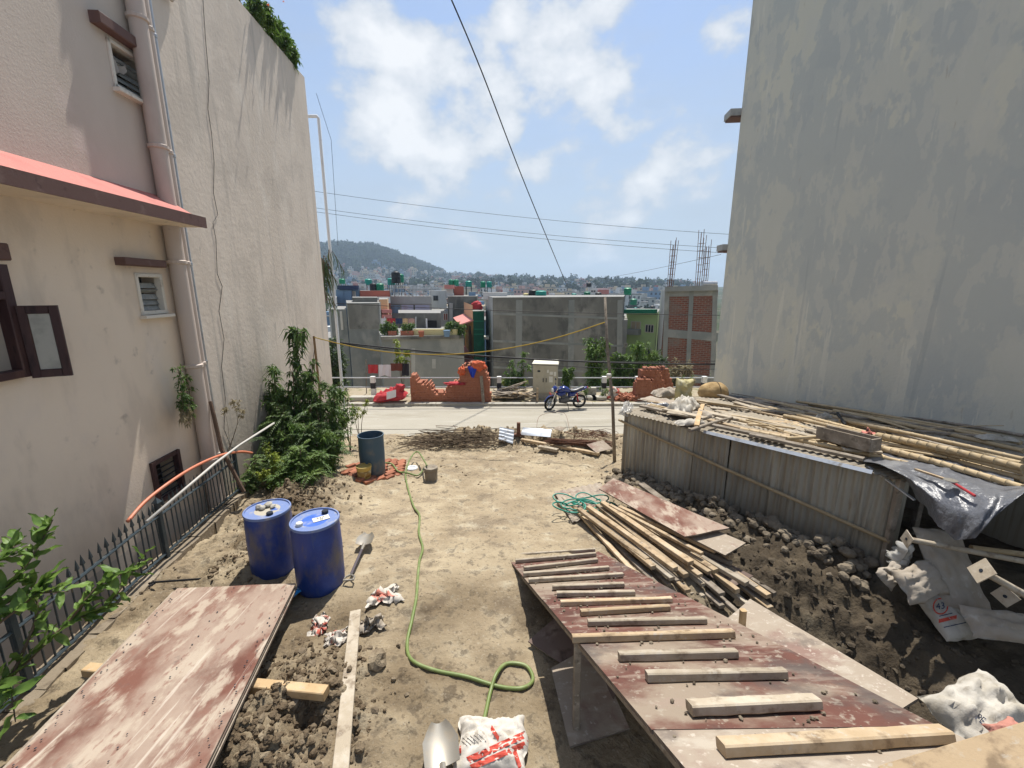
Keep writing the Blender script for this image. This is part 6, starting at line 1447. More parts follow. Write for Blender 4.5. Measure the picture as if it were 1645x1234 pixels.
# ---- telecom cabinet
cab = thing('utility_cabinet', 'beige steel utility cabinet with two doors standing on the verge', 'cabinet', WY(874, 648, 18.3))
M['beige'] = mat('beige_paint', (.46,.42,.315), [((.40,.36,.26), 3, .5, .7), ((.30,.26,.19), 9, .62, .76)], rough=.55)
M['beigetop'] = mat('beige_roof_paint', (.60,.57,.46), rough=.5)
c = WY(875, 640, 18.35); c.z = -1.18; CM = Matrix.Translation(c) @ Matrix.Rotation(R(-9), 4, 'Z')
mb = MB(); mb.box(-.53,.53,0,.62,0,1.28, M=CM); mb.build('body', M['beige'], cab)
mb = MB(); mb.add([CM @ Vector(q) for q in ((-.57,-.05,1.282),(.57,-.05,1.282),(.57,.68,1.282),(-.57,.68,1.282),(-.57,-.05,1.31),(.57,-.05,1.31),(.53,.68,1.40),(-.53,.68,1.40))], [(3,2,1,0),(4,5,6,7),(0,1,5,4),(2,3,7,6),(1,2,6,5),(0,4,7,3)]); mb.build('roof', M['beigetop'], cab)
for (x0, x1) in ((-.51,-.012), (.0,.51)):
    mb = MB(); mb.box(x0,x1,-.022,-.002,.06,1.23, M=CM); d_ = mb.build('door', M['beige'], cab)
    mb = MB(); mb.box(x0+(.42 if x0 < 0 else .04), x0+(.45 if x0 < 0 else .07), -.045,-.024,.5,.68, M=CM); mb.build('handle', M['blackcap'], d_)
for (x0,x1,z0,z1,m_) in ((.08,.16,.92,1.05,'sticker'),(.2,.34,.84,.97,'sticker'),(.38,.48,.78,.97,'sticker'),(.18,.34,.5,.76,'sticker'),(-.33,-.21,.94,1.02,'blackcap')):
    mb = MB(); mb.box(x0,x1,-.027,-.0235,z0,z1, M=CM); mb.build('notice' if m_ == 'sticker' else 'vent', M[m_], cab)
mb = MB(); mb.box(-.5,.5,.04,.58,-.3,-.002, M=CM); mb.build('plinth', M['kerb'], cab)
mb = MB(); a = WY(863,650,17.7); mb.beam(a, a+Vector((0,.02,.72)), .09, .04, up=(0,1,0)); o = mb.build('plank', M['timber']); tag(o, 'short brown plank propped in front of the beige cabinet', 'plank')
lp = thing('lumber_heap', 'untidy heap of grey boards and sticks left of the beige cabinet', 'lumber heap', WY(825, 645, 18.2)); rg = random.Random(17)
for k in range(46):
    px = rg.uniform(800, 848); c = WY(px, 640, rg.uniform(17.8, 18.7)); c.z = zb + .05 + rg.random()*.55*(1-abs(px-826)/40); a = rg.gauss(0, .4); ln = rg.uniform(.25, .65); d = Vector((math.cos(a), math.sin(a)*.5, rg.gauss(0,.22)))*ln
    mb = MB(); mb.beam(c-d, c+d, rg.uniform(.06,.14), .03); mb.build('board', M[rg.choice(('timbergrey','timbergrey','timber','timberpale'))], lp)
for (px, py, lab) in ((612,655,'low kerb stone step left of the red tarpaulin'),):
    mb = MB(); a, b = WY(565,640,18.1), WY(612,643,18.1); mb.beam((a.x,18.0,-1.33), (b.x,18.0,-1.33), .35, .2, ch=.02); o = mb.build('concrete_step', M['kerb']); tag(o, lab, 'step')
c = WY(950, 630, 18.5); mb = MB(); mb.box(c.x-.22,c.x+.22,18.5,18.75,-1.42,-.98); o = mb.build('concrete_block', M['kerb']); o2 = tag(o, 'pale concrete block on the verge right of the motorcycle', 'block')
for (px, lab) in ((946,'pale slab lying on the verge behind the motorcycle'), (962,'pale slab lying on the verge beside the bollard')):
    c = WY(px, 638, 18.2); mb = MB(); mb.box(c.x-.3,c.x+.3,18.0,18.4,-1.4,-1.28); o = mb.build('slab', M['kerb']); tag(o, lab, 'slab')
mb = jsack(WY(985,632,18.2), (.3,.1,1), (1,.2,0), .55, .5, .3, 3.2, .45); o = mb.build('sack', M['sackred'], smooth=True); tag(o, 'pink and white sack standing behind the wooden pole', 'sack')
# ---- motorcycle (local: +X forward, Z up), parked on its side stand
bike = thing('motorcycle', 'blue motorcycle parked on the concrete road beside the cabinet', 'motorcycle', (0,0,0))
M['bikeblue'] = mat('blue_bike_paint', (.012,.028,.17), rough=.22, spec=.6)
M['tyre'] = mat('tyre_rubber', (.018,.017,.016), [((.06,.052,.04), 12, .55, .75)], rough=.85)
M['chrome'] = mat('chrome', (.6,.6,.6), rough=.2, metal=1)
M['seatvinyl'] = mat('dusty_seat_vinyl', (.045,.045,.05), rough=.38, spec=.5)
M['engine'] = mat('engine_alloy', (.10,.10,.105), rough=.45, metal=.5)
M['lens'] = mat('headlamp_lens', (.65,.66,.66), rough=.12, spec=.7)
M['redlens'] = mat('tail_lens', (.4,.02,.015), rough=.2)
def wheel(cx_, r, steer=0):
    Mx = Matrix.Translation((cx_,0,r)) @ Matrix.Rotation(steer, 4, 'Z') @ Matrix.Rotation(R(90), 4, 'X')
    M3 = Mx.to_3x3(); cc = Mx.translation
    mb = MB(); n = 30; m_ = 8; R0, r0 = r-.045, .045
    prof = [(R0 + r0*math.cos(a)*1.0, r0*1.05*math.sin(a)) for a in [2*math.pi*k/m_ for k in range(m_+1)]]
    mb.lathe(prof, n, cc, M=M3); mb.f = [f for f in mb.f if len(f) == 4]; mb.m = [0]*len(mb.f); wh = mb.build('wheel', M['tyre'], bike, local=True, smooth=True)
    mb = MB(); mb.lathe([(R0-.045,-.02),(R0-.02,-.028),(R0-.02,.028),(R0-.045,.02),(R0-.045,-.02)], n, cc, M=M3); mb.f = [f for f in mb.f if len(f) == 4]; mb.m = [0]*len(mb.f); mb.build('rim', M['engine'], wh, local=True)
    mb = MB(); mb.lathe([(0,-.05),(.045,-.05),(.045,.05),(0,.05)], 14, cc, M=M3)
    for k in range(5):
        a = 2*math.pi*k/5; d = M3 @ Vector((math.cos(a), math.sin(a), 0)); mb.beam(cc + d*.04, cc + d*(R0-.03), .035, .025, up=M3 @ Vector((0,0,1)))
    mb.build('spokes', M['chrome'], wh, local=True)
    mb = MB(); mb.lathe([(.045,.052),(.12,.052),(.12,.058),(.045,.058)], 20, cc, M=M3); mb.build('brake_disc', M['chrome'], wh, local=True)
ST = R(22)
wheel(.66, .30, ST); wheel(-.62, .30)
def part(nm, m_, fn, smooth=True):
    mb = MB(); fn(mb); o = mb.build(nm, M[m_], bike, local=True); autosmooth(o, 45) if smooth else None; return o
def blob(mb, secs, n=14):
    """skin over elliptical sections (x, z centre, half width, half height)"""
    vs_ = []; fs = []
    for (x, z, hw, hh) in secs:
        for k in range(n): a = 2*math.pi*k/n; vs_.append(Vector((x, hw*math.copysign(abs(math.cos(a))**.8, math.cos(a)), z + hh*math.copysign(abs(math.sin(a))**.8, math.sin(a)))))
    for i in range(len(secs)-1):
        for k in range(n): fs.append((i*n+k, i*n+(k+1)%n, (i+1)*n+(k+1)%n, (i+1)*n+k))
    fs += [tuple(reversed(range(n))), tuple((len(secs)-1)*n+k for k in range(n))]; mb.add(vs_, fs)
part('fuel_tank', 'bikeblue', lambda mb: blob(mb, [(-.14,.78,.08,.07),(-.06,.83,.13,.11),(.10,.88,.15,.12),(.24,.86,.15,.10),(.33,.80,.09,.07)]))
part('tank_shroud', 'bikeblue', lambda mb: blob(mb, [(.08,.72,.16,.06),(.25,.70,.18,.10),(.38,.68,.15,.05)]))
part('seat', 'seatvinyl', lambda mb: blob(mb, [(-.16,.80,.10,.04),(-.30,.79,.13,.05),(-.48,.82,.12,.05),(-.66,.88,.11,.045),(-.76,.90,.06,.03)]))
part('side_panel', 'bikeblue', lambda mb: blob(mb, [(-.12,.62,.11,.09),(-.30,.64,.13,.11),(-.42,.70,.11,.06)]))
part('tail_cowl', 'bikeblue', lambda mb: blob(mb, [(-.42,.76,.12,.04),(-.62,.80,.11,.05),(-.82,.86,.07,.045),(-.90,.88,.05,.025)]))
part('tail_light', 'redlens', lambda mb: mb.box(-.935,-.905,-.05,.05,.855,.895))
part('engine', 'engine', lambda mb: (blob(mb, [(-.12,.42,.12,.12),(.0,.42,.14,.15),(.16,.40,.13,.12),(.24,.40,.08,.08)]), [mb.box(.05,.22,-.10,.10,.53+.022*k,.545+.022*k) for k in range(6)]))
part('exhaust', 'chrome', lambda mb: mb.tube([(.20,-.10,.45),(.28,-.14,.32),(.10,-.16,.24),(-.30,-.17,.27),(-.45,-.18,.33),(-.82,-.19,.42)], [.02,.022,.024,.03,.048,.045], 10))
part('frame', 'blackcap', lambda mb: (mb.tube([(.42,0,.88),(.30,0,.60),(.25,0,.30),(-.05,0,.25)], .022, 7), mb.tube([(.42,0,.86),(-.10,0,.70),(-.45,0,.68),(-.80,0,.80)], .022, 7), mb.tube([(-.18,0,.62),(-.14,0,.32)], .022, 7)))
for sg in (-1, 1):
    part('fork', 'chrome', lambda mb: mb.tube([(.66+.09*-sg*math.sin(ST),sg*.085*math.cos(ST),.30),(.50,sg*.085,.72),(.43,sg*.085,.93)], [.026,.024,.02], 8))
    part('swing_arm', 'engine', lambda mb: mb.beam((-.12,sg*.09,.36),(-.64,sg*.09,.30),.035,.05))
    part('shock', 'clothred', lambda mb: mb.tube([(-.50,sg*.12,.34),(-.42,sg*.12,.70)], .028, 8))
    part('mirror', 'blackcap', lambda mb: (mb.tube([(.36,sg*.30,.99),(.33,sg*.36,1.16)], .007, 5), mb.box(.325,.345,sg*.36-.055,sg*.36+.055,1.14,1.21)))
    part('indicator', 'clothor', lambda mb: mb.tube([(.50,sg*.10,.83),(.50,sg*.19,.83)], [.012,.028], 8))
    part('grip', 'blackcap', lambda mb: mb.tube([(.36,sg*.28,.99),(.30,sg*.40,.97)], .02, 8))
    part('footpeg', 'blackcap', lambda mb: mb.tube([(-.02,sg*.1,.30),(-.02,sg*.25,.30)], .013, 6))
part('handlebar', 'chrome', lambda mb: mb.tube([(.30,-.38,.97),(.36,-.28,.99),(.42,-.1,.95),(.42,.1,.95),(.36,.28,.99),(.30,.38,.97)], .013, 7))
part('headlight_cowl', 'bikeblue', lambda mb: blob(mb, [(.42,.90,.09,.09),(.50,.90,.13,.13),(.58,.86,.11,.10)]))
part('headlight', 'lens', lambda mb: blob(mb, [(.575,.86,.10,.085),(.61,.85,.08,.065),(.62,.85,.03,.03)]))
part('front_fender', 'bikeblue', lambda mb: mb.grid(lambda u, v: Vector((.66+(.335+.012*(1-abs(2*v-1)))*math.cos(R(20+130*u))*math.cos(ST)-(v-.5)*.13*math.sin(ST)*-1, (v-.5)*.13*math.cos(ST)+.335*math.cos(R(20+130*u))*math.sin(ST), .30+(.335+.012*(1-abs(2*v-1)))*math.sin(R(20+130*u)))), 14, 4))
part('rear_fender', 'blackcap', lambda mb: mb.grid(lambda u, v: Vector((-.62+.345*math.cos(R(70+110*u)), (v-.5)*.13, .30+.345*math.sin(R(70+110*u)))), 12, 3))
part('number_plate', 'redink', lambda mb: mb.box(.665,.675,-.1,.1,.66,.74), False)
part('side_stand', 'blackcap', lambda mb: mb.tube([(-.05,.10,.28),(-.08,.26,.02)], .013, 6))
part('chain_cover', 'blackcap', lambda mb: mb.beam((-.10,.12,.38),(-.60,.12,.33),.02,.07))
bp = WY(908, 655, 16.6); bike.location = (bp.x, 16.75, road_z(16.75)+.004); bike.rotation_euler = (R(-7), 0, R(180+17))
# ---- roadside greenery
def vz(px, Y, dz=0): q = WY(px, 630, Y); return Vector((q.x, Y, verge_z(q.x, Y)))
def tip(px, py, Y): return WY(px, py, Y)
plant('sapling', 'slender sapling with lime green leaf tufts above the clothesline', 'sapling', vz(648,19.6), [(tip(637,545,19.6),.8), (tip(655,560,19.6),.9), (tip(640,575,19.6),.6)], 'leaf_lime', 60, .2, .11, .34, 61, stem_r=.02, start=.72, curve=.03)
plant('sapling', 'thin leafy sapling between the brick stack and the cabinet', 'sapling', vz(830,19.4), [(tip(838,568,19.4),1), (tip(820,585,19.4),1), (tip(846,590,19.4),.8), (tip(812,600,19.4),.7)], 'leaf_mid', 110, .2, .08, .45, 62, stem_r=.016)
plant('shrub', 'light green weeds behind the lumber heap', 'shrub', vz(815,19.5), [(tip(812,608,19.5),1), (tip(830,606,19.5),1), (tip(845,612,19.5),1)], 'leaf_lime', 110, .15, .07, .3, 63)
plant('sapling', 'dense small bright green sapling right of the cabinet', 'sapling', vz(911,18.9), [(tip(908,592,18.9),1), (tip(922,590,18.9),1), (tip(916,600,18.9),1), (tip(910,612,18.9),1)], 'leaf_mid', 200, .14, .075, .22, 64, stem_r=.018, start=.35)
for k, (px, py, hw, s_, lab) in enumerate(((958,540,18,65,'feathery pale green tree left of the wooden pole'), (1000,560,18,66,'green tree just right of the wooden pole'), (1032,550,20,67,'bushy green tree in front of the light green house'), (1060,560,16,68,'leafy tree at the foot of the brick frame building'), (1095,565,16,69,'dry leaved tree near the grey building corner'), (985,590,14,70,'low leafy bush behind the railing near the pole'))):
    b_ = vz(px, 21.0+.4*k); b_.z -= .5
    Y = 21.0+.4*k
    plant('tree', lab, 'tree', b_, [(tip(px+rng.uniform(-hw,hw), py+rng.uniform(0,50), Y+rng.uniform(-.5,.5)), 1) for q in range(7)], ('leaf_mid','leaf_mid','leaf_mid','leaf_far','leaf_dry','leaf_mid')[k], 190, .24, .085, .6, s_, 'trees behind the railing', stem_r=.025, start=.3)
for k, (px, py, lab) in enumerate(((940,618,'tuft of weeds on the verge right of the motorcycle'), (972,622,'green weed clump at the foot of the wooden pole bollard'), (1105,600,'thin weeds behind the sacks on the shed'))):
    plant('weeds', lab, 'weeds', vz(px,18.3), [(tip(px-8,py,18.3),1),(tip(px+7,py+3,18.3),1),(tip(px,py+8,18.3),1)], 'leaf_mid', 70, .08, .025, .22, 80+k, stem_r=.008)
plant('tree', 'shaded tree beside the far corner of the cream house', 'tree', vz(540,20.0), [(tip(536,540,20.0),1),(tip(545,560,20.0),1),(tip(532,580,20.0),1),(tip(548,590,20.0),1)], 'leaf_far', 200, .24, .08, .6, 90, stem_r=.03)
# ================================================================== houses in the valley
def cem(name, a, b, c): return mat(name, a, [(b, .3, .46, .60, (1,1,.7), 8), (c, .55, .50, .64, (1,1,.8), 8, .85), (b, 1.6, .58, .70, (1.4,1.4,.3), 7, .6)], rough=.95, spec=.1, bump=.004, bscale=15)
M.update(
 cemdark = cem('dark_cement', (.155,.152,.134), (.25,.242,.213), (.085,.086,.078)),
 cemmid = cem('grey_cement', (.25,.258,.24), (.20,.212,.20), (.32,.32,.29)),
 cempale = cem('pale_cement', (.40,.40,.37), (.34,.34,.315), (.47,.46,.425)),
 ochre = mat('ochre_paint', (.55,.37,.13), [((.35,.22,.07), 1.5, .5, .7)], rough=.9), deepgreen = mat('deep_green_cladding', (.008,.095,.055), [((.012,.13,.075), .8, .5, .6)], rough=.6),
 peach = mat('peach_paint', (.62,.40,.22), rough=.9), limehouse = mat('light_green_paint', (.52,.68,.31), [((.46,.62,.28), .8, .5, .7)], rough=.9), greentrim = mat('green_trim', (.02,.23,.12), rough=.7),
 yellowwall = mat('pale_yellow_paint', (.60,.52,.27), [((.5,.42,.2), 1.5, .55, .75)], rough=.9), pinktile = mat('pink_tin', (.55,.22,.19), rough=.7),
 bluehouse = mat('blue_paint', (.16,.25,.36), rough=.85), whitehouse = mat('white_wall_paint', (.58,.58,.56), [((.46,.45,.43), .7, .5, .7, (1,1,.4))], rough=.9),
 redbrickwall = mat('red_brick_wall', (.26,.095,.06), brick=dict(a=(.20,.068,.042), b=(.13,.045,.03), m=(.20,.165,.135), w=.36, h=.14, ms=.02), layers=[((.17,.145,.12), .9, .5, .7, (1,1,1), 6, .75), ((.24,.09,.055), 2.5, .55, .7, (1,1,2), 5, .6)], rough=.95),
 redwall = mat('red_oxide_wall', (.33,.10,.07), rough=.9), roofgrey = mat('roof_cement', (.24,.235,.22), [((.3,.295,.27), 1, .5, .7)], rough=.95),
 tankgreen = mat('green_tank', (.012,.20,.105), rough=.45, vary=.2), tankteal = mat('teal_tank', (.012,.24,.19), rough=.45, vary=.1), tankblack = mat('black_tank', (.016,.017,.019), rough=.5),
 winglass = mat('dark_window_glass', (.035,.042,.05), rough=.12, spec=.6), cream2 = mat('cream_house_paint', (.55,.45,.30), rough=.9), pinkhouse = mat('pink_house_paint', (.50,.30,.25), rough=.9),
 steelframe = mat('painted_steel', (.05,.06,.065), rough=.5), lilac = mat('lilac_cloth', (.42,.42,.56), rough=.85), terracotta = mat('terracotta', (.34,.12,.07), rough=.9),
)
class Bld:
    """a house given by its plan corners (photo x, distance) and roof line (photo y at the first corner)"""
    def __init__(s, name, lab, plan, ytop, zbot, wall, cat='house', roof='roofgrey', parapet=0, group=None):
        s.pl = [Vector((WY(px, ytop, Y).x, Y, 0)) for px, Y in plan]; s.zt = WY(plan[0][0], ytop, plan[0][1]).z; s.zb = zbot
        c = sum(s.pl, Vector())/len(s.pl); s.t = thing(name, lab, cat, (c.x, c.y, zbot), group)
        n = len(s.pl); mb = MB()
        for i in range(n):
            a, b = s.pl[i], s.pl[(i+1) % n]; zt = s.zt + parapet
            mb.add([(a.x,a.y,zbot),(b.x,b.y,zbot),(b.x,b.y,zt),(a.x,a.y,zt)], [(0,1,2,3)])
        if parapet:
            inn = [c + (p-c)*.97 for p in s.pl]
            for i in range(n):
                a, b, d, e = s.pl[i], s.pl[(i+1)%n], inn[(i+1)%n], inn[i]; zt = s.zt+parapet
                mb.add([(a.x,a.y,zt),(b.x,b.y,zt),(d.x,d.y,zt),(e.x,e.y,zt)], [(0,1,2,3)]); mb.add([(e.x,e.y,zt),(d.x,d.y,zt),(d.x,d.y,s.zt-.1),(e.x,e.y,s.zt-.1)], [(0,1,2,3)])
        mb.build('wall', M[wall], s.t)
        mb = MB(); zr = s.zt - (.05 if parapet else 0)
        mb.add([(p.x,p.y,zr) for p in s.pl], [tuple(range(n))]); mb.build('roof', M[roof], s.t)
    def face(s, i): a, b = s.pl[i], s.pl[(i+1) % len(s.pl)]; d = (b-a).normalized(); nn = Vector((d.y, -d.x, 0)); nn = nn if nn.dot(Vector((0,0,0))-a) > 0 else -nn; return a, d, nn
    def hit(s, i, px, py, off=0):
        a, d, nn = s.face(i); o, r_ = ray(px, py); t = (a+nn*off-o).dot(nn)/r_.dot(nn); return o + r_*t
    def window(s, i, x0, x1, y0, y1, fm='whiteframe', pm='winglass', mull=1, fw=.06, name='window', lab=None, proud=.03):
        a, d, nn = s.face(i); p, q = s.hit(i, x0, y0), s.hit(i, x1, y1)
        u0, u1 = sorted(((p-a).dot(d), (q-a).dot(d))); z0, z1 = sorted((p.z, q.z))
        pt_ = lambda u, z, n_: a + d*u + nn*n_ + Vector((0,0,z))
        mb = MB()
        for zz in (z0+fw/2, z1-fw/2): mb.beam(pt_(u0,zz,proud/2), pt_(u1,zz,proud/2), proud+.04, fw)
        for k in range(mull+2): uu = u0+fw/2 + (u1-u0-fw)*k/(mull+1); mb.beam(pt_(uu,z0+fw,proud/2), pt_(uu,z1-fw,proud/2), fw, proud+.04, up=nn)
        o = mb.build(name, M[fm], s.t)
        mb = MB(); mb.beam(pt_(u0+fw,(z0+z1)/2,.004), pt_(u1-fw,(z0+z1)/2,.004), .008, z1-z0-2*fw); mb.build('pane', M[pm], o)
        return o
    def strip(s, i, x0, y0, x1, y1, wd, proud, m_, name):
        """raised band on a face between two photo points"""
        a, d, nn = s.face(i); p, q = s.hit(i, x0, y0), s.hit(i, x1, y1); mb = MB(); mb.beam(p+nn*proud/2, q+nn*proud/2, proud, wd, up=Vector((0,0,1)) if abs((q-p).normalized().z) < .7 else d)
        if abs((q-p).normalized().z) >= .7: mb = MB(); mb.beam(p+nn*proud/2, q+nn*proud/2, proud, wd, up=d)
        return mb.build(name, M[m_], s.t)
ZV = -8.2
def tank(px, pyb, Y, r, h, m_, lab, stand=0, grp='roof water tanks'):
    b = WY(px, pyb, Y); t = thing('water_tank', lab, 'water tank', b, grp); mb = MB()
    pr = [(0,.01),(r*.98,0),(r,.04),(r,h*.3),(r*.97,h*.32),(r,h*.34),(r,h*.62),(r*.97,h*.64),(r,h*.66),(r,h*.85),(r*.7,h*.97),(r*.3,h),(0,h)]
    mb.lathe(pr, 18, b); autosmooth(mb.build('body', M[m_], t), 50)
    mb = MB(); mb.lathe([(r*.3,h*.99),(r*.3,h*1.05),(0,h*1.06)], 12, b); mb.build('lid', M[m_], t)
    if stand:
        for sx in (-1,1):
            for sy in (-1,1): mb = MB(); mb.beam(b+Vector((sx*r*.8,sy*r*.8,-stand)), b+Vector((sx*r*.8,sy*r*.8,0)), .06,.06, up=(0,1,0)); mb.build('stand_leg', M['steelframe'], t)
    return t
# grey block at left
b = Bld('house', 'narrow blank grey cement house left of the terrace house', [(557,33),(609,33.4),(615,41),(556,41)], 487, ZV, 'cemmid', parapet=0)
mb = MB(); p, q = b.hit(0,559,489), b.hit(0,607,489); mb.beam(p+Vector((0,-.02,-.9)), q+Vector((0,-.02,-.9)), .04, 1.9); mb.build('dark_band', M['cemdark'], b.t)
bb = Bld('rooftop_shed', 'low dark shed on the roof of the narrow grey house', [(566,35.5),(606,35.5),(606,39),(566,39)], 478, b.zt, 'cemdark', 'shed')
b = Bld('house', 'peach painted house end with orange ledges beside the grey block', [(609,36),(622,36.6),(624,42),(609,42)], 481, ZV, 'peach')
for y in (500, 508): b.strip(0, 608, y, 624, y, .3, .5, 'pinktile', 'ledge')
# terrace house
TH = Bld('terrace_house', 'grey cement house with a planted roof terrace behind the clothesline', [(612,29.5),(745,30.5),(744,37.5),(606,37.5)], 541, ZV, 'cemmid')
for (x, y0, y1) in ((664,560,602), (697,577,592)): TH.strip(0, x, y0, x, y1, .25, .02, 'cempale', 'pilaster_mark')
mb = MB(); a, d, nn = TH.face(0); mb.beam(TH.pl[0]+Vector((0,0,TH.zt-.1))+nn*.06, TH.pl[1]+Vector((0,0,TH.zt-.1))+nn*.06, .14, .22); mb.build('coping', M['cemdark'], TH.t)
def roofbox(x0, x1, y0, y1, Y, dy, m_, nm, lab, cat, grp=None):
    a, c = WY(x0, y0, Y), WY(x1, y1, Y); mb = MB(); mb.box(a.x, c.x, Y, Y+dy, c.z, a.z); o = mb.build(nm, M[m_]); tag(o, lab, cat, grp); return o
roofbox(664,735,529,541.5,30.4,.25,'yellowwall','parapet_wall','pale yellow parapet wall on the terrace','wall')
roofbox(623,636,532,541.5,30.2,.5,'terracotta','planter','small brown planter box at the left of the terrace','planter','terrace planters')
roofbox(643,664,532,541.5,30.2,.5,'terracotta','planter','long brown planter box in the middle of the terrace','planter','terrace planters')
for (x, y, r_, lab) in ((677,541,.22,'clay flower pot before the yellow parapet'), (718,541,.25,'blue plant pot at the right of the terrace')):
    p = WY(x, y, 29.9); mb = MB(); mb.lathe([(0,0),(r_*.7,0),(r_,r_*1.8),(r_*.85,r_*1.8),(0,r_*1.6)], 12, p); o = mb.build('flower_pot', M['terracotta' if x < 700 else 'bluehouse']); tag(o, lab, 'flower pot')
for k, (x, y, hw, lab) in enumerate(((618,522,8,'leafy terrace plants at the left corner of the terrace'), (632,523,7,'plants growing in the small planter'), (653,524,10,'plants growing in the long planter'), (722,520,8,'bright green potted plant on the terrace'), (738,523,9,'bushy potted plants at the right end of the terrace'))):
    p = WY(x, 539, 30.6); plant('terrace_plant', lab, 'plant', p, [(WY(x+rng.uniform(-hw,hw), y+rng.uniform(-5,6), 30.6), 1) for q in range(5)], 'leaf_mid', 90, .22, .07, .4, 120+k, 'terrace plants', stem_r=.014)
TB = Bld('terrace_room', 'dark grey rear room on the terrace with a black doorway', [(640,36.5),(708,36.5),(708,42),(640,42)], 503, ZV, 'cemdark', 'house')
mb = MB(); p, q = TB.hit(0,687,515), TB.hit(0,702,531); mb.box(p.x,q.x,36.43,36.5,q.z,p.z); mb.build('doorway', M['darkroom'], TB.t)
mb = MB(); p = TB.hit(0,685,512,.3); mb.tube([p, p-Vector((0,0,1.6))], .07, 8); mb.build('white_post', M['palegrey'], TB.t)
cl = thing('clothesline', 'clothesline with red and dark washing on the terrace', 'clothesline', WY(645,530,33))
mb = MB(); mb.tube([WY(618,511,33), WY(668,512,33)], .012, 4); mb.build('line', M['wire'], cl)
for px in (618, 668): mb = MB(); mb.tube([WY(px,539,33), WY(px,509,33)], .03, 6); mb.build('post', M['palegrey'], cl)
for (x0,x1,m_,lab,yb_) in ((622,635,'clothred','red garment on the terrace clothesline',518),(636,646,'blueink','navy garment on the terrace clothesline',520),(647,655,'peach','pale patterned garment on the terrace clothesline',521),(656,666,'pinkhouse','pink garment on the terrace clothesline',520),(612,620,'clothwhite','white garment hanging at the terrace corner',527)):
    mb = MB(); f = lambda u, v, oy=0: WY(x0+(x1-x0)*u, 511.5+(yb_-511.5)*v, 32.98) + Vector((0,.04*math.sin(u*9)+oy,0)); mb.grid(f,6,4); mb.grid(lambda u, v: f(u,v,.01),6,4); o = mb.build('garment', M[m_], smooth=True); tag(o, lab, 'garment', 'washing on the terrace')
# house behind: sheets on the line, steel stair deck and tanks
HB = Bld('house', 'beige house with a railed roof deck carrying the big black tank', [(627,47),(693,47),(693,55),(627,55)], 477, ZV, 'cempale')
HB.strip(0, 627, 482, 693, 482, .8, .3, 'cempale', 'slab_edge')
for (x0,x1) in ((633,642), (662,667)): HB.window(0, x0, x1, 490, 503, 'steelframe')
for (x0,x1,m_,lab) in ((645,664,'lilac','pale lilac sheet drying left under the roof deck'),(667,690,'lilac','wide lilac sheet drying right under the roof deck'),(622,643,'bluehouse','blue sheet drying under the roof deck')):
    mb = MB(); f = lambda u, v, oy=0: WY(x0+(x1-x0)*u, 490+13*v, 45.5) + Vector((0,.08*math.sin(u*9)+oy,0)); mb.grid(f,8,3); mb.grid(lambda u, v: f(u,v,.015),8,3); o = mb.build('sheet', M[m_], smooth=True); tag(o, lab, 'sheet', 'sheets drying under the deck')
rl = thing('roof_railing', 'thin steel railing round the roof deck with the black tank', 'railing', WY(660,477,47))
for y in (459, 464, 470): mb = MB(); mb.tube([WY(628,y,47.1), WY(692,y,47.1)], .03, 5); mb.build('rail', M['grey_metal'], rl)
for k in range(12): mb = MB(); x = 628+64*k/11; mb.tube([WY(x,477,47.1), WY(x,458,47.1)], .035, 5); mb.build('post', M['grey_metal'], rl)
mb = MB(); mb.tube([WY(647,463,47.4), WY(665,477,47.4)], .05, 5); mb.build('brace', M['steelframe'], rl)
TG = 'roof water tanks'
tank(636.5, 455, 48, .48, 1.25, 'tankblack', 'big black water tank on a steel stand above the roof deck', 1.3)
tank(629, 458, 49, .42, .75, 'tankteal', 'teal tank half hidden left of the big black tank', 1.2); tank(643, 454, 49.5, .42, .95, 'tankgreen', 'green tank half hidden right of the big black tank', 1.2)
# left cluster
b = Bld('house', 'blue columned house at the left with a navy roof slab', [(545,50),(576,50),(578,58),(545,58)], 463, ZV, 'bluehouse')
b.strip(0, 544, 462, 577, 462, .45, .5, 'blueink', 'roof_slab'); b.window(0, 552, 557, 468, 476); b.window(0, 562, 572, 468, 478, pm='cempale')
for x in (548, 560): b.strip(0, x, 466, x, 520, .9, .3, 'bluehouse', 'column')
b = Bld('house', 'white gabled house at the far left beside the cream house', [(527,62),(548,62),(548,70),(527,70)], 447, ZV, 'whitehouse'); b.window(0, 533, 537, 453, 459)
b = Bld('house', 'pale grey house low at the far left', [(526,42),(541,42),(541,50),(526,50)], 478, ZV, 'whitehouse')
b = Bld('house', 'slate coloured house below the pale one at far left', [(530,38),(556,38),(556,45),(530,45)], 497, ZV, 'cemmid'); b.window(0, 546, 552, 500, 530, pm='whitehouse')
b = Bld('house', 'house with a long red oxide parapet behind the grey block', [(578,44),(626,44),(626,52),(578,52)], 467, ZV, 'redwall'); b.strip(0, 596, 482, 627, 482, .6, 1.0, 'whitehouse', 'balcony_slab')
tank(600, 467, 46, .36, .75, 'tankblack', 'black tank on the red parapet house'); tank(611, 467, 46, .38, .75, 'tankgreen', 'green tank on the red parapet house'); tank(592, 458, 55, .42, .75, 'tankteal', 'teal tank behind the red parapet house', 1.0); tank(550, 456, 54, .36, .6, 'tankgreen', 'small green tank at the far left roofs', .5)
b = Bld('house', 'small white roof cabin left of the red parapet', [(575,52),(588,52),(588,58),(575,58)], 456, ZV, 'whitehouse'); b.window(0, 580, 585, 459, 464)
b = Bld('house', 'white house with a dark square window right of the roof deck', [(689,56),(717,56),(717,64),(689,64)], 467, ZV, 'whitehouse'); b.window(0, 696, 704, 475, 483, 'steelframe')
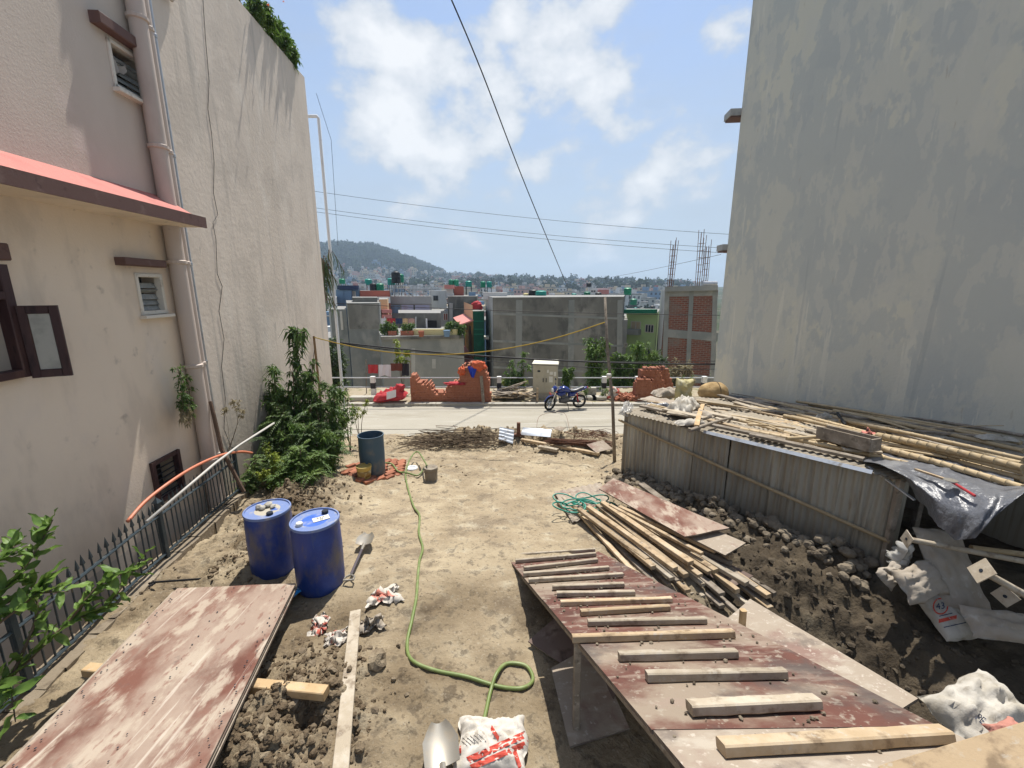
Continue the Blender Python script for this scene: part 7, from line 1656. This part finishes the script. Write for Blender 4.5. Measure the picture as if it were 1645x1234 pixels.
b = Bld('house', 'low pinkish house under the white one', [(690,45),(722,45),(722,50),(690,50)], 500, ZV, 'cempale'); b.window(0, 712, 720, 503, 515, pm='redwall')
b = Bld('house', 'dark weathered grey house left of the big grey building', [(719,44),(766,44),(768,53),(719,53)], 476, ZV, 'cemdark'); b.strip(0, 725, 487, 725, 528, .35, .3, 'cempale', 'drain_pipe')
b2 = Bld('roof_cabin', 'white roof cabin with pink cap on the dark grey house', [(717,47),(728,47),(728,50),(717,50)], 463, b.zt-.2, 'whitehouse', 'roof cabin'); b2.strip(0, 715, 461, 730, 461, .4, .6, 'pinktile', 'cap')
b2 = Bld('roof_cabin', 'dark red brick stair head on the dark grey house', [(729,48),(745,48),(745,52),(729,52)], 460, b.zt-.2, 'redwall', 'roof cabin')
b2 = Bld('roof_cabin', 'small pale blue roof box left of the big grey building', [(753,46),(764,46),(764,49),(753,49)], 469, b.zt-.2, 'bluehouse', 'roof cabin')
for k, (x, y, m_, lab) in enumerate(((725,459,'tankgreen','left of the pair of green tanks over the dark grey house'), (733,459,'tankgreen','right of the pair of green tanks over the dark grey house'), (753,461,'tankteal','broad teal tank over the pale blue roof box'), (776,462,'tankgreen','left tank of the pair over the big grey building'), (786,462,'tankteal','right tank of the pair over the big grey building'))):
    tank(x, y, 52, .30 if k != 2 else .38, .70, m_, lab, .9)
# yellow and green house
YG = Bld('house', 'narrow ochre house with a dark green clad front', [(760,33.5),(777,34),(778,42),(746,42)], 500, ZV, 'deepgreen')
a_, d_, n_ = YG.face(3)
mb = MB(); mb.add([Vector((q.x,q.y,z))+n_*.02 for q, z in ((YG.pl[3],ZV),(YG.pl[0],ZV),(YG.pl[0],YG.zt),(YG.pl[3],YG.zt))], [(0,1,2,3)]); mb.build('ochre_wall', M['ochre'], YG.t)
mb = MB(); mb.add([Vector((q.x,q.y,z))+n_*.03 for q, z in ((YG.pl[3],YG.zt-.6),(YG.pl[0],YG.zt-.6),(YG.pl[0],YG.zt+.45),(YG.pl[3],YG.zt+.45))], [(0,1,2,3)]); mb.build('peach_parapet', M['peach'], YG.t)
for k, zz in enumerate((-.9, -4.0)):
    mb = MB(); p, q = YG.pl[3]+n_*.0, YG.pl[0]+n_*.0; z = YG.zt+zz; mb.slab((p.x,p.y,z+.25),(q.x,q.y,z+.25),(q.x+n_.x*1.1,q.y+n_.y*1.1,z-.12),(p.x+n_.x*1.1,p.y+n_.y*1.1,z-.12),.1); mb.build('awning', M['pinktile'], YG.t)
for (x0,x1,y0,y1) in ((748,751,517,530),(755,757,523,536),(748,751,560,575)): YG.window(3, x0, x1, y0, y1, 'darkwood')
for y in (516, 529, 537): YG.strip(0, 761, y, 776, y, .06, .04, 'greentrim', 'cladding_seam')
bundle((765,494), 36, .5, .4, .5, 'clothred', 'red bundle on the roof of the ochre house', 'bundle', 3)
# big grey building in the middle
BG = Bld('building', 'big blank dark grey cement building in the middle distance', [(792,31.5),(1002,35),(1004,45),(780,42)], 478, ZV, 'cemdark', 'building', parapet=0)
for y0, y1 in ((504,512), (548,556), (590,600)): BG.strip(0, 792, y0, 1002, y1, .16, .035, 'cemmid', 'floor_band')
for x in (834, 918, 996): BG.strip(0, x, 482, x-2, 640, .5, .03, 'cemmid', 'column_band')
mb = MB(); a, d, nn = BG.face(3); mb.add([Vector((q.x,q.y,z))+nn*.02 for q, z in ((BG.pl[3],ZV),(BG.pl[0],ZV),(BG.pl[0],BG.zt),(BG.pl[3],BG.zt))], [(0,1,2,3)]); mb.build('side_render', M['cempale'], BG.t)
for (x0,x1,y0,y1) in ((782.5,788,507,532),(782.5,788,557,584)): BG.window(3, x0, x1, y0, y1, 'cempale', 'darkroom', 0, .12)
mb = MB(); p = BG.hit(3, 780, 538, .4); mb.box(p.x-.9,p.x+.3,p.y-.6,p.y+.6,p.z-.3,p.z-.1); mb.build('balcony_slab', M['cempale'], BG.t)
b = Bld('roof_cabin', 'long pale roof cabin at the left end of the big grey building', [(776,38),(815,37),(815,41),(776,41.5)], 470, BG.zt-.3, 'whitehouse', 'roof cabin')
tank(869, 478, 40, .5, .62, 'tankteal', 'squat teal tank on the big grey building roof'); tank(857, 478, 41, .45, .75, 'tankblack', 'squat black tank on the big grey building roof')
tank(845, 478, 41, .25, .4, 'yellowwall', 'small yellow drum on the big grey building roof'); tank(922, 478, 62, .35, .55, 'tankteal', 'small teal tank over the roof edge of the big grey building'); tank(943, 477, 60, .45, .7, 'tankgreen', 'green capped tank near the white storeyed house', .2)
tank(961, 480, 55, .4, .8, 'tankblack', 'black tank before the white storeyed house'); tank(1008, 474, 52, .45, .85, 'tankgreen', 'tall green tank left of the brick frame building', .8)
NH = Bld('house', 'white storeyed house with a pink balcony on the skyline', [(946,92),(976,92),(976,102),(946,102)], 463, -12, 'whitehouse'); NH.window(0, 949, 957, 466, 470); NH.window(0, 962, 973, 474, 479); NH.strip(0, 960, 469, 976, 469, .9, 1.4, 'pinktile', 'balcony'); NH.strip(0, 945, 472, 977, 472, .3, 1.0, 'whitehouse', 'slab_edge')
tank(946, 461, 93, .55, .9, 'tankblack', 'small black tank on the white storeyed house')
# light green house
GH = Bld('house', 'light green house with white windows behind the roadside trees', [(1008,41),(1056,39),(1060,47),(1006,48)], 501, ZV, 'limehouse')
GH.strip(0, 1006, 500, 1056, 500, .35, .5, 'greentrim', 'cornice')
GH.window(0, 1037, 1050, 521, 535, mull=2); GH.window(0, 1014, 1029, 516, 531, pm='cream2', mull=1); GH.window(0, 1034, 1046, 559, 572, mull=1); GH.window(0, 1009, 1018, 588, 598)
GH.strip(0, 1010, 532.5, 1030, 533.5, .5, .6, 'cempale', 'balcony')
b = Bld('house', 'narrow brown and white house left of the light green house', [(1000,39),(1008,39),(1009,47),(1000,47)], 514, ZV, 'cempale'); b.window(0, 1003, 1007.5, 551, 558)
# brick frame building
FB = Bld('building', 'unfinished brick building with a concrete frame beside the grey wall', [(1070,33),(1152,31.5),(1154,42),(1062,41)], 466, ZV, 'redbrickwall', 'building')
for y0, y1, w_ in ((469,467,.7), (535,542,.6), (604,612,.6)): FB.strip(0, 1069.5, y0, 1153, y1, w_, .06, 'cemmid', 'beam')
for x0, x1, w_ in ((1072,1064,.34), (1111,1101,.3), (1149,1142,.32)): FB.strip(0, x0, 467, x1+2, 640, w_, .07, 'cemmid', 'column')
FB.strip(0, 1069, 464.5, 1153, 462.5, .35, .4, 'cemmid', 'roof_slab')
mb = MB(); a, d, nn = FB.face(3); mb.add([Vector((q.x,q.y,z))+nn*.02 for q, z in ((FB.pl[3],ZV),(FB.pl[0],ZV),(FB.pl[0],FB.zt),(FB.pl[3],FB.zt))], [(0,1,2,3)]); mb.build('side_render', M['cempale'], FB.t)
for k, (px, pyt, tx, lab) in enumerate(((1078,383,1084,'left cage of bare column bars on the brick building'), (1123,370,1129,'middle cage of bare column bars on the brick building'), (1133,387,1137,'right cage of bare column bars on the brick building'))):
    t = thing('rebar_column', lab, 'rebar', WY(px-2,464,34+k*.7), 'bare column bars')
    for j, (dx, dy) in enumerate(((-.16,-.16),(.16,-.16),(.16,.16),(-.16,.16),(0,-.16),(0,.16))):
        a = WY(px-2,465,34+k*.7)+Vector((dx,dy,0)); e = WY(tx,pyt+rng.uniform(-3,14),34+k*.7)+Vector((dx*1.3,dy*1.3,0)); mb = MB(); mb.tube([a, e], .022, 4); mb.build('bar', M['rust'], t)
    for j in range(7):
        q = .06+.12*j; c = WY(px-2,465,34+k*.7).lerp(WY(tx,pyt,34+k*.7), q); mb = MB(); s_ = .17
        mb.tube([c+Vector((-s_,-s_,0)), c+Vector((s_,-s_,0)), c+Vector((s_,s_,0)), c+Vector((-s_,s_,0)), c+Vector((-s_,-s_,0))], .012, 4); mb.build('stirrup', M['rust'], t)
sh = thing('solar_heater', 'solar water heater tank on the roof of the brick building', 'solar heater', WY(1138,463,34))
mb = MB(); mb.tube([WY(1128,456,34), WY(1151,456,34)], .2, 12); mb.build('tank', M['grey_metal'], sh)
for px in (1131, 1148): mb = MB(); mb.tube([WY(px,464,34), WY(px,457,34)], .03, 5); mb.build('leg', M['steelframe'], sh)
# ---- the town behind: flat roofed houses in a few builds
def town_variant(w_, d_, h_, wall, cabin, nwin, floors, tk):
    root = thing('town_house', 'x', 'house', (0,0,0), 'houses of the town below the hill')
    mb = MB(); mb.box(-w_/2,w_/2,0,d_,-6,h_); mb.build('wall', M[wall], root, local=True)
    mb = MB(); mb.box(-w_/2-.25,w_/2+.25,-.25,d_+.25,h_,h_+.35); mb.build('roof_slab', M['roofgrey'], root, local=True)
    mb = MB(); x0 = -w_/2+.3 if cabin > 0 else w_/2-.3-w_*.4; mb.box(x0,x0+w_*.4,d_*.3,d_*.9,h_+.35,h_+2.5); mb.build('roof_cabin', M[wall], root, local=True)
    wm = None
    for f in range(floors):
        for k in range(nwin):
            if wm is None: mb = MB(); mb.box(-.6,.6,-.05,.03,-.7,.7); o = mb.build('window', M['winglass'], root, local=True); wm = o
            else: o = wm.copy(); col.objects.link(o)
            o.location = (-w_/2 + w_*(k+.5)/nwin, 0, h_-1.7-3*f)
    mb = MB(); mb.lathe([(0,0),(.55,0),(.55,1.0),(.2,1.2),(0,1.2)], 12, (-x0*.6, d_*.4, h_+(2.5 if tk else .36))); mb.build('water_tank', M[tk or 'tankblack'], root, local=True)
    return root
variants = [town_variant(8,9,5.5,'whitehouse',1,3,2,'tankgreen'), town_variant(10,9,7,'cream2',-1,3,2,'tankblack'), town_variant(7,8,8.5,'pinkhouse',1,2,3,None), town_variant(9,8,4.5,'cempale',-1,3,1,'tankteal'),
            town_variant(8,8,7.5,'redbrickwall',1,2,2,'tankblack'), town_variant(11,9,6,'whitehouse',-1,4,2,None), town_variant(7,8,9,'bluehouse',1,2,3,'tankgreen'), town_variant(9,9,6.5,'cemmid',1,3,2,'tankblack')]
names_ = ['white flat roofed house with a green tank', 'cream flat roofed house', 'tall pink house', 'low grey flat roofed house', 'red brick house', 'broad white house', 'tall blue house', 'grey cement house']
vs_small = []
for v in variants:                    # the same builds without windows for the houses too far to show them
    r_ = v.copy(); col.objects.link(r_)
    for ch in v.children:
        if ch.name.split('.')[0] in ('wall', 'roof_cabin', 'roof_slab'): c = ch.copy(); col.objects.link(c); c.parent = r_
    vs_small.append(r_)
rg = random.Random(2024); used = [False]*8; useds = [False]*8; placed = []
def place_house(x, y, near, sc_=1.0, dz=0):
    k = rg.randrange(8); pool, us_ = (variants, used) if near else (vs_small, useds)
    o = pool[k] if not us_[k] else copy_tree(pool[k]); us_[k] = True
    o.location = (x, y, far_z(x, y) + dz); o.rotation_euler = (0, 0, rg.uniform(-.5, .5)); o.scale = (sc_, sc_, sc_*rg.uniform(.55, .9))
    o['label'] = names_[k] + (' in the crowded town beyond the valley houses' if near else ' on the distant slopes below the hill'); o['group'] = 'near houses of the town' if near else 'far houses on the slopes'
n_ = 0
while n_ < 64:
    px = rg.uniform(525, 1075); Y = 62 + 150*rg.random()**1.3; x = (px-CX)/FPX*Y*1.03
    if any(abs(x-a) < 9.5 and abs(Y-b) < 10 for a, b in placed): continue
    placed.append((x, Y)); top = CAMZ - (463+rg.uniform(2, 16) - 464)/FPX*Y; place_house(x, Y, True, 1.0); n_ += 1
    o = [q for q in col.objects[-14:] if q.get('category') == 'house']
n_ = 0; tries = 0
while n_ < 285 and tries < 20000:
    tries += 1
    px = 525 + 560*rg.random()**1.5; Y = 230 + 680*rg.random(); x = (px-CX)/FPX*Y*1.03
    if any(abs(x-a) < 10 and abs(Y-b) < 12 for a, b in placed): continue
    hx = math.exp(-((x+355)/150)**2 - ((Y-1000)/230)**2)
    if hx > .22: continue
    placed.append((x, Y)); place_house(x, Y, False, rg.uniform(1.0, 1.5)); n_ += 1
for k in range(8):
    if not used[k]: [bpy.data.objects.remove(c) for c in list(variants[k].children)]; bpy.data.objects.remove(variants[k])
    if not useds[k]: [bpy.data.objects.remove(c) for c in list(vs_small[k].children)]; bpy.data.objects.remove(vs_small[k])
# the rest of the town, past counting, as one mass of small blocks
mb = MB(); rg = random.Random(404); tm = ['whitehouse','cream2','pinkhouse','cempale','redwall','bluehouse','roofgrey','winglass']
n_ = 0
while n_ < 950:
    px = 520 + 590*rg.random()**1.25; Y = 250 + 760*rg.random()**.9; x = (px-CX)/FPX*Y*1.03
    if math.exp(-((x+355)/190)**2 - ((Y-1000)/260)**2) > .20 + .1*rg.random(): continue
    z = far_z(x, y_ if False else Y); w2, d2, h2 = rg.uniform(3,6), rg.uniform(3,5), rg.uniform(4,11); Mx = Matrix.Translation((x, Y, z)) @ Matrix.Rotation(rg.uniform(-.6,.6), 4, 'Z'); mi = rg.choice((0,0,0,1,1,2,3,3,4,5))
    mb.box(-w2, w2, -d2, d2, -5, h2, mi, Mx); mb.box(-w2-.3, w2+.3, -d2-.3, d2+.3, h2+.02, h2+.5, 6, Mx); q = rg.uniform(-.5, .3)*w2; mb.box(q, q+w2*.6, -d2*.6, d2*.8, h2+.52, h2+2.8, mi, Mx)
    for f in range(int(h2/3)):
        for k in range(3): u = -w2*.66 + w2*.66*k; mb.box(u-.7, u+.7, -d2-.08, -d2-.02, h2-2.3-3*f, h2-.9-3*f, 7, Mx)
    n_ += 1
o = mb.build('distant_town', [M[k] for k in tm]); struct(o, 'stuff'); o['label'] = 'hazy mass of small pale houses filling the valley and slopes'
# ---- woods
def far_tree(mb, x, y, r, rg):
    """a ragged crown: a dark heart and loose leaf clumps round it"""
    z = far_z(x, y); mi = rg.randrange(2); h = r*rg.uniform(1.3, 2.0)
    c = Vector((x, y, z + h*.55)); mb.add([c + Vector((v.x*r*.55, v.y*r*.55, v.z*h*.38))*(1+rg.uniform(-.3,.3)) for v in ICO_V], ICO_F, 1)
    for q in range(30):
        d = rdir(rg, .15); p = c + Vector((d.x*r*.72, d.y*r*.72, d.z*h*.5))*rg.uniform(.65, 1.12); s_ = r*rg.uniform(.16, .34)
        a_, b_ = rdir(rg)*s_, rdir(rg)*s_; mb.add([p-a_, p+b_, p+a_*.9, p-b_], [(0,1,2),(0,2,3)], mi if rg.random() < .7 else 1-mi)
M['wood_a'] = mat('wood_green', (.028,.048,.018), [((.05,.075,.028), .3, .45, .65)], rough=1, spec=.05); M['wood_b'] = mat('wood_dark', (.018,.033,.013), [((.035,.055,.02), .3, .45, .65)], rough=1, spec=.05)
mb = MB(); rg = random.Random(6)
k = 0
while k < 2300:
    x, y = rg.uniform(-640, -120), rg.uniform(700, 1080); h_ = math.exp(-(abs((x+355)/(190 if x < -355 else 165))**2.6) - abs((y-1000)/260)**2.2)
    if h_ < .16 + .14*rg.random(): continue
    far_tree(mb, x, y, rg.uniform(4, 8.5), rg); k += 1
o = mb.build('hill_woods', [M['wood_a'], M['wood_b']]); struct(o, 'stuff'); o['label'] = 'dark woods covering the distant hill'
mb = MB()
for k in range(800):
    px = rg.uniform(520, 1090); Y = 420 + 500*rg.random(); x = (px-CX)/FPX*Y*1.03
    if px < 760 and rg.random() < .6: continue
    far_tree(mb, x, Y, rg.uniform(4, 9.5), rg)
for k in range(260):
    px = rg.uniform(520, 1090); Y = 90 + 480*rg.random(); x = (px-CX)/FPX*Y*1.03
    if any(abs(x-a) < 7 and abs(Y-b) < 8 for a, b in placed): continue
    far_tree(mb, x, Y, rg.uniform(2.2, 4.2), rg)
o = mb.build('far_trees', [M['wood_a'], M['wood_b']]); struct(o, 'stuff'); o['label'] = 'belt of far trees between and behind the town houses'
# ---- air
hz = bpy.data.materials.new('haze'); hz.use_nodes = True; t = hz.node_tree; t.nodes.clear()
mo = t.nodes.new('ShaderNodeOutputMaterial'); pv_ = t.nodes.new('ShaderNodeVolumePrincipled'); pv_.inputs['Color'].default_value = (.62,.80,1,1); pv_.inputs['Density'].default_value = .00042; pv_.inputs['Anisotropy'].default_value = .25
t.links.new(pv_.outputs[0], mo.inputs['Volume'])
mb = MB(); mb.box(-4000, 4000, -60, 3300, -40, 175); o = mb.build('haze', hz); struct(o, 'stuff'); o['label'] = 'pale summer haze over the town'
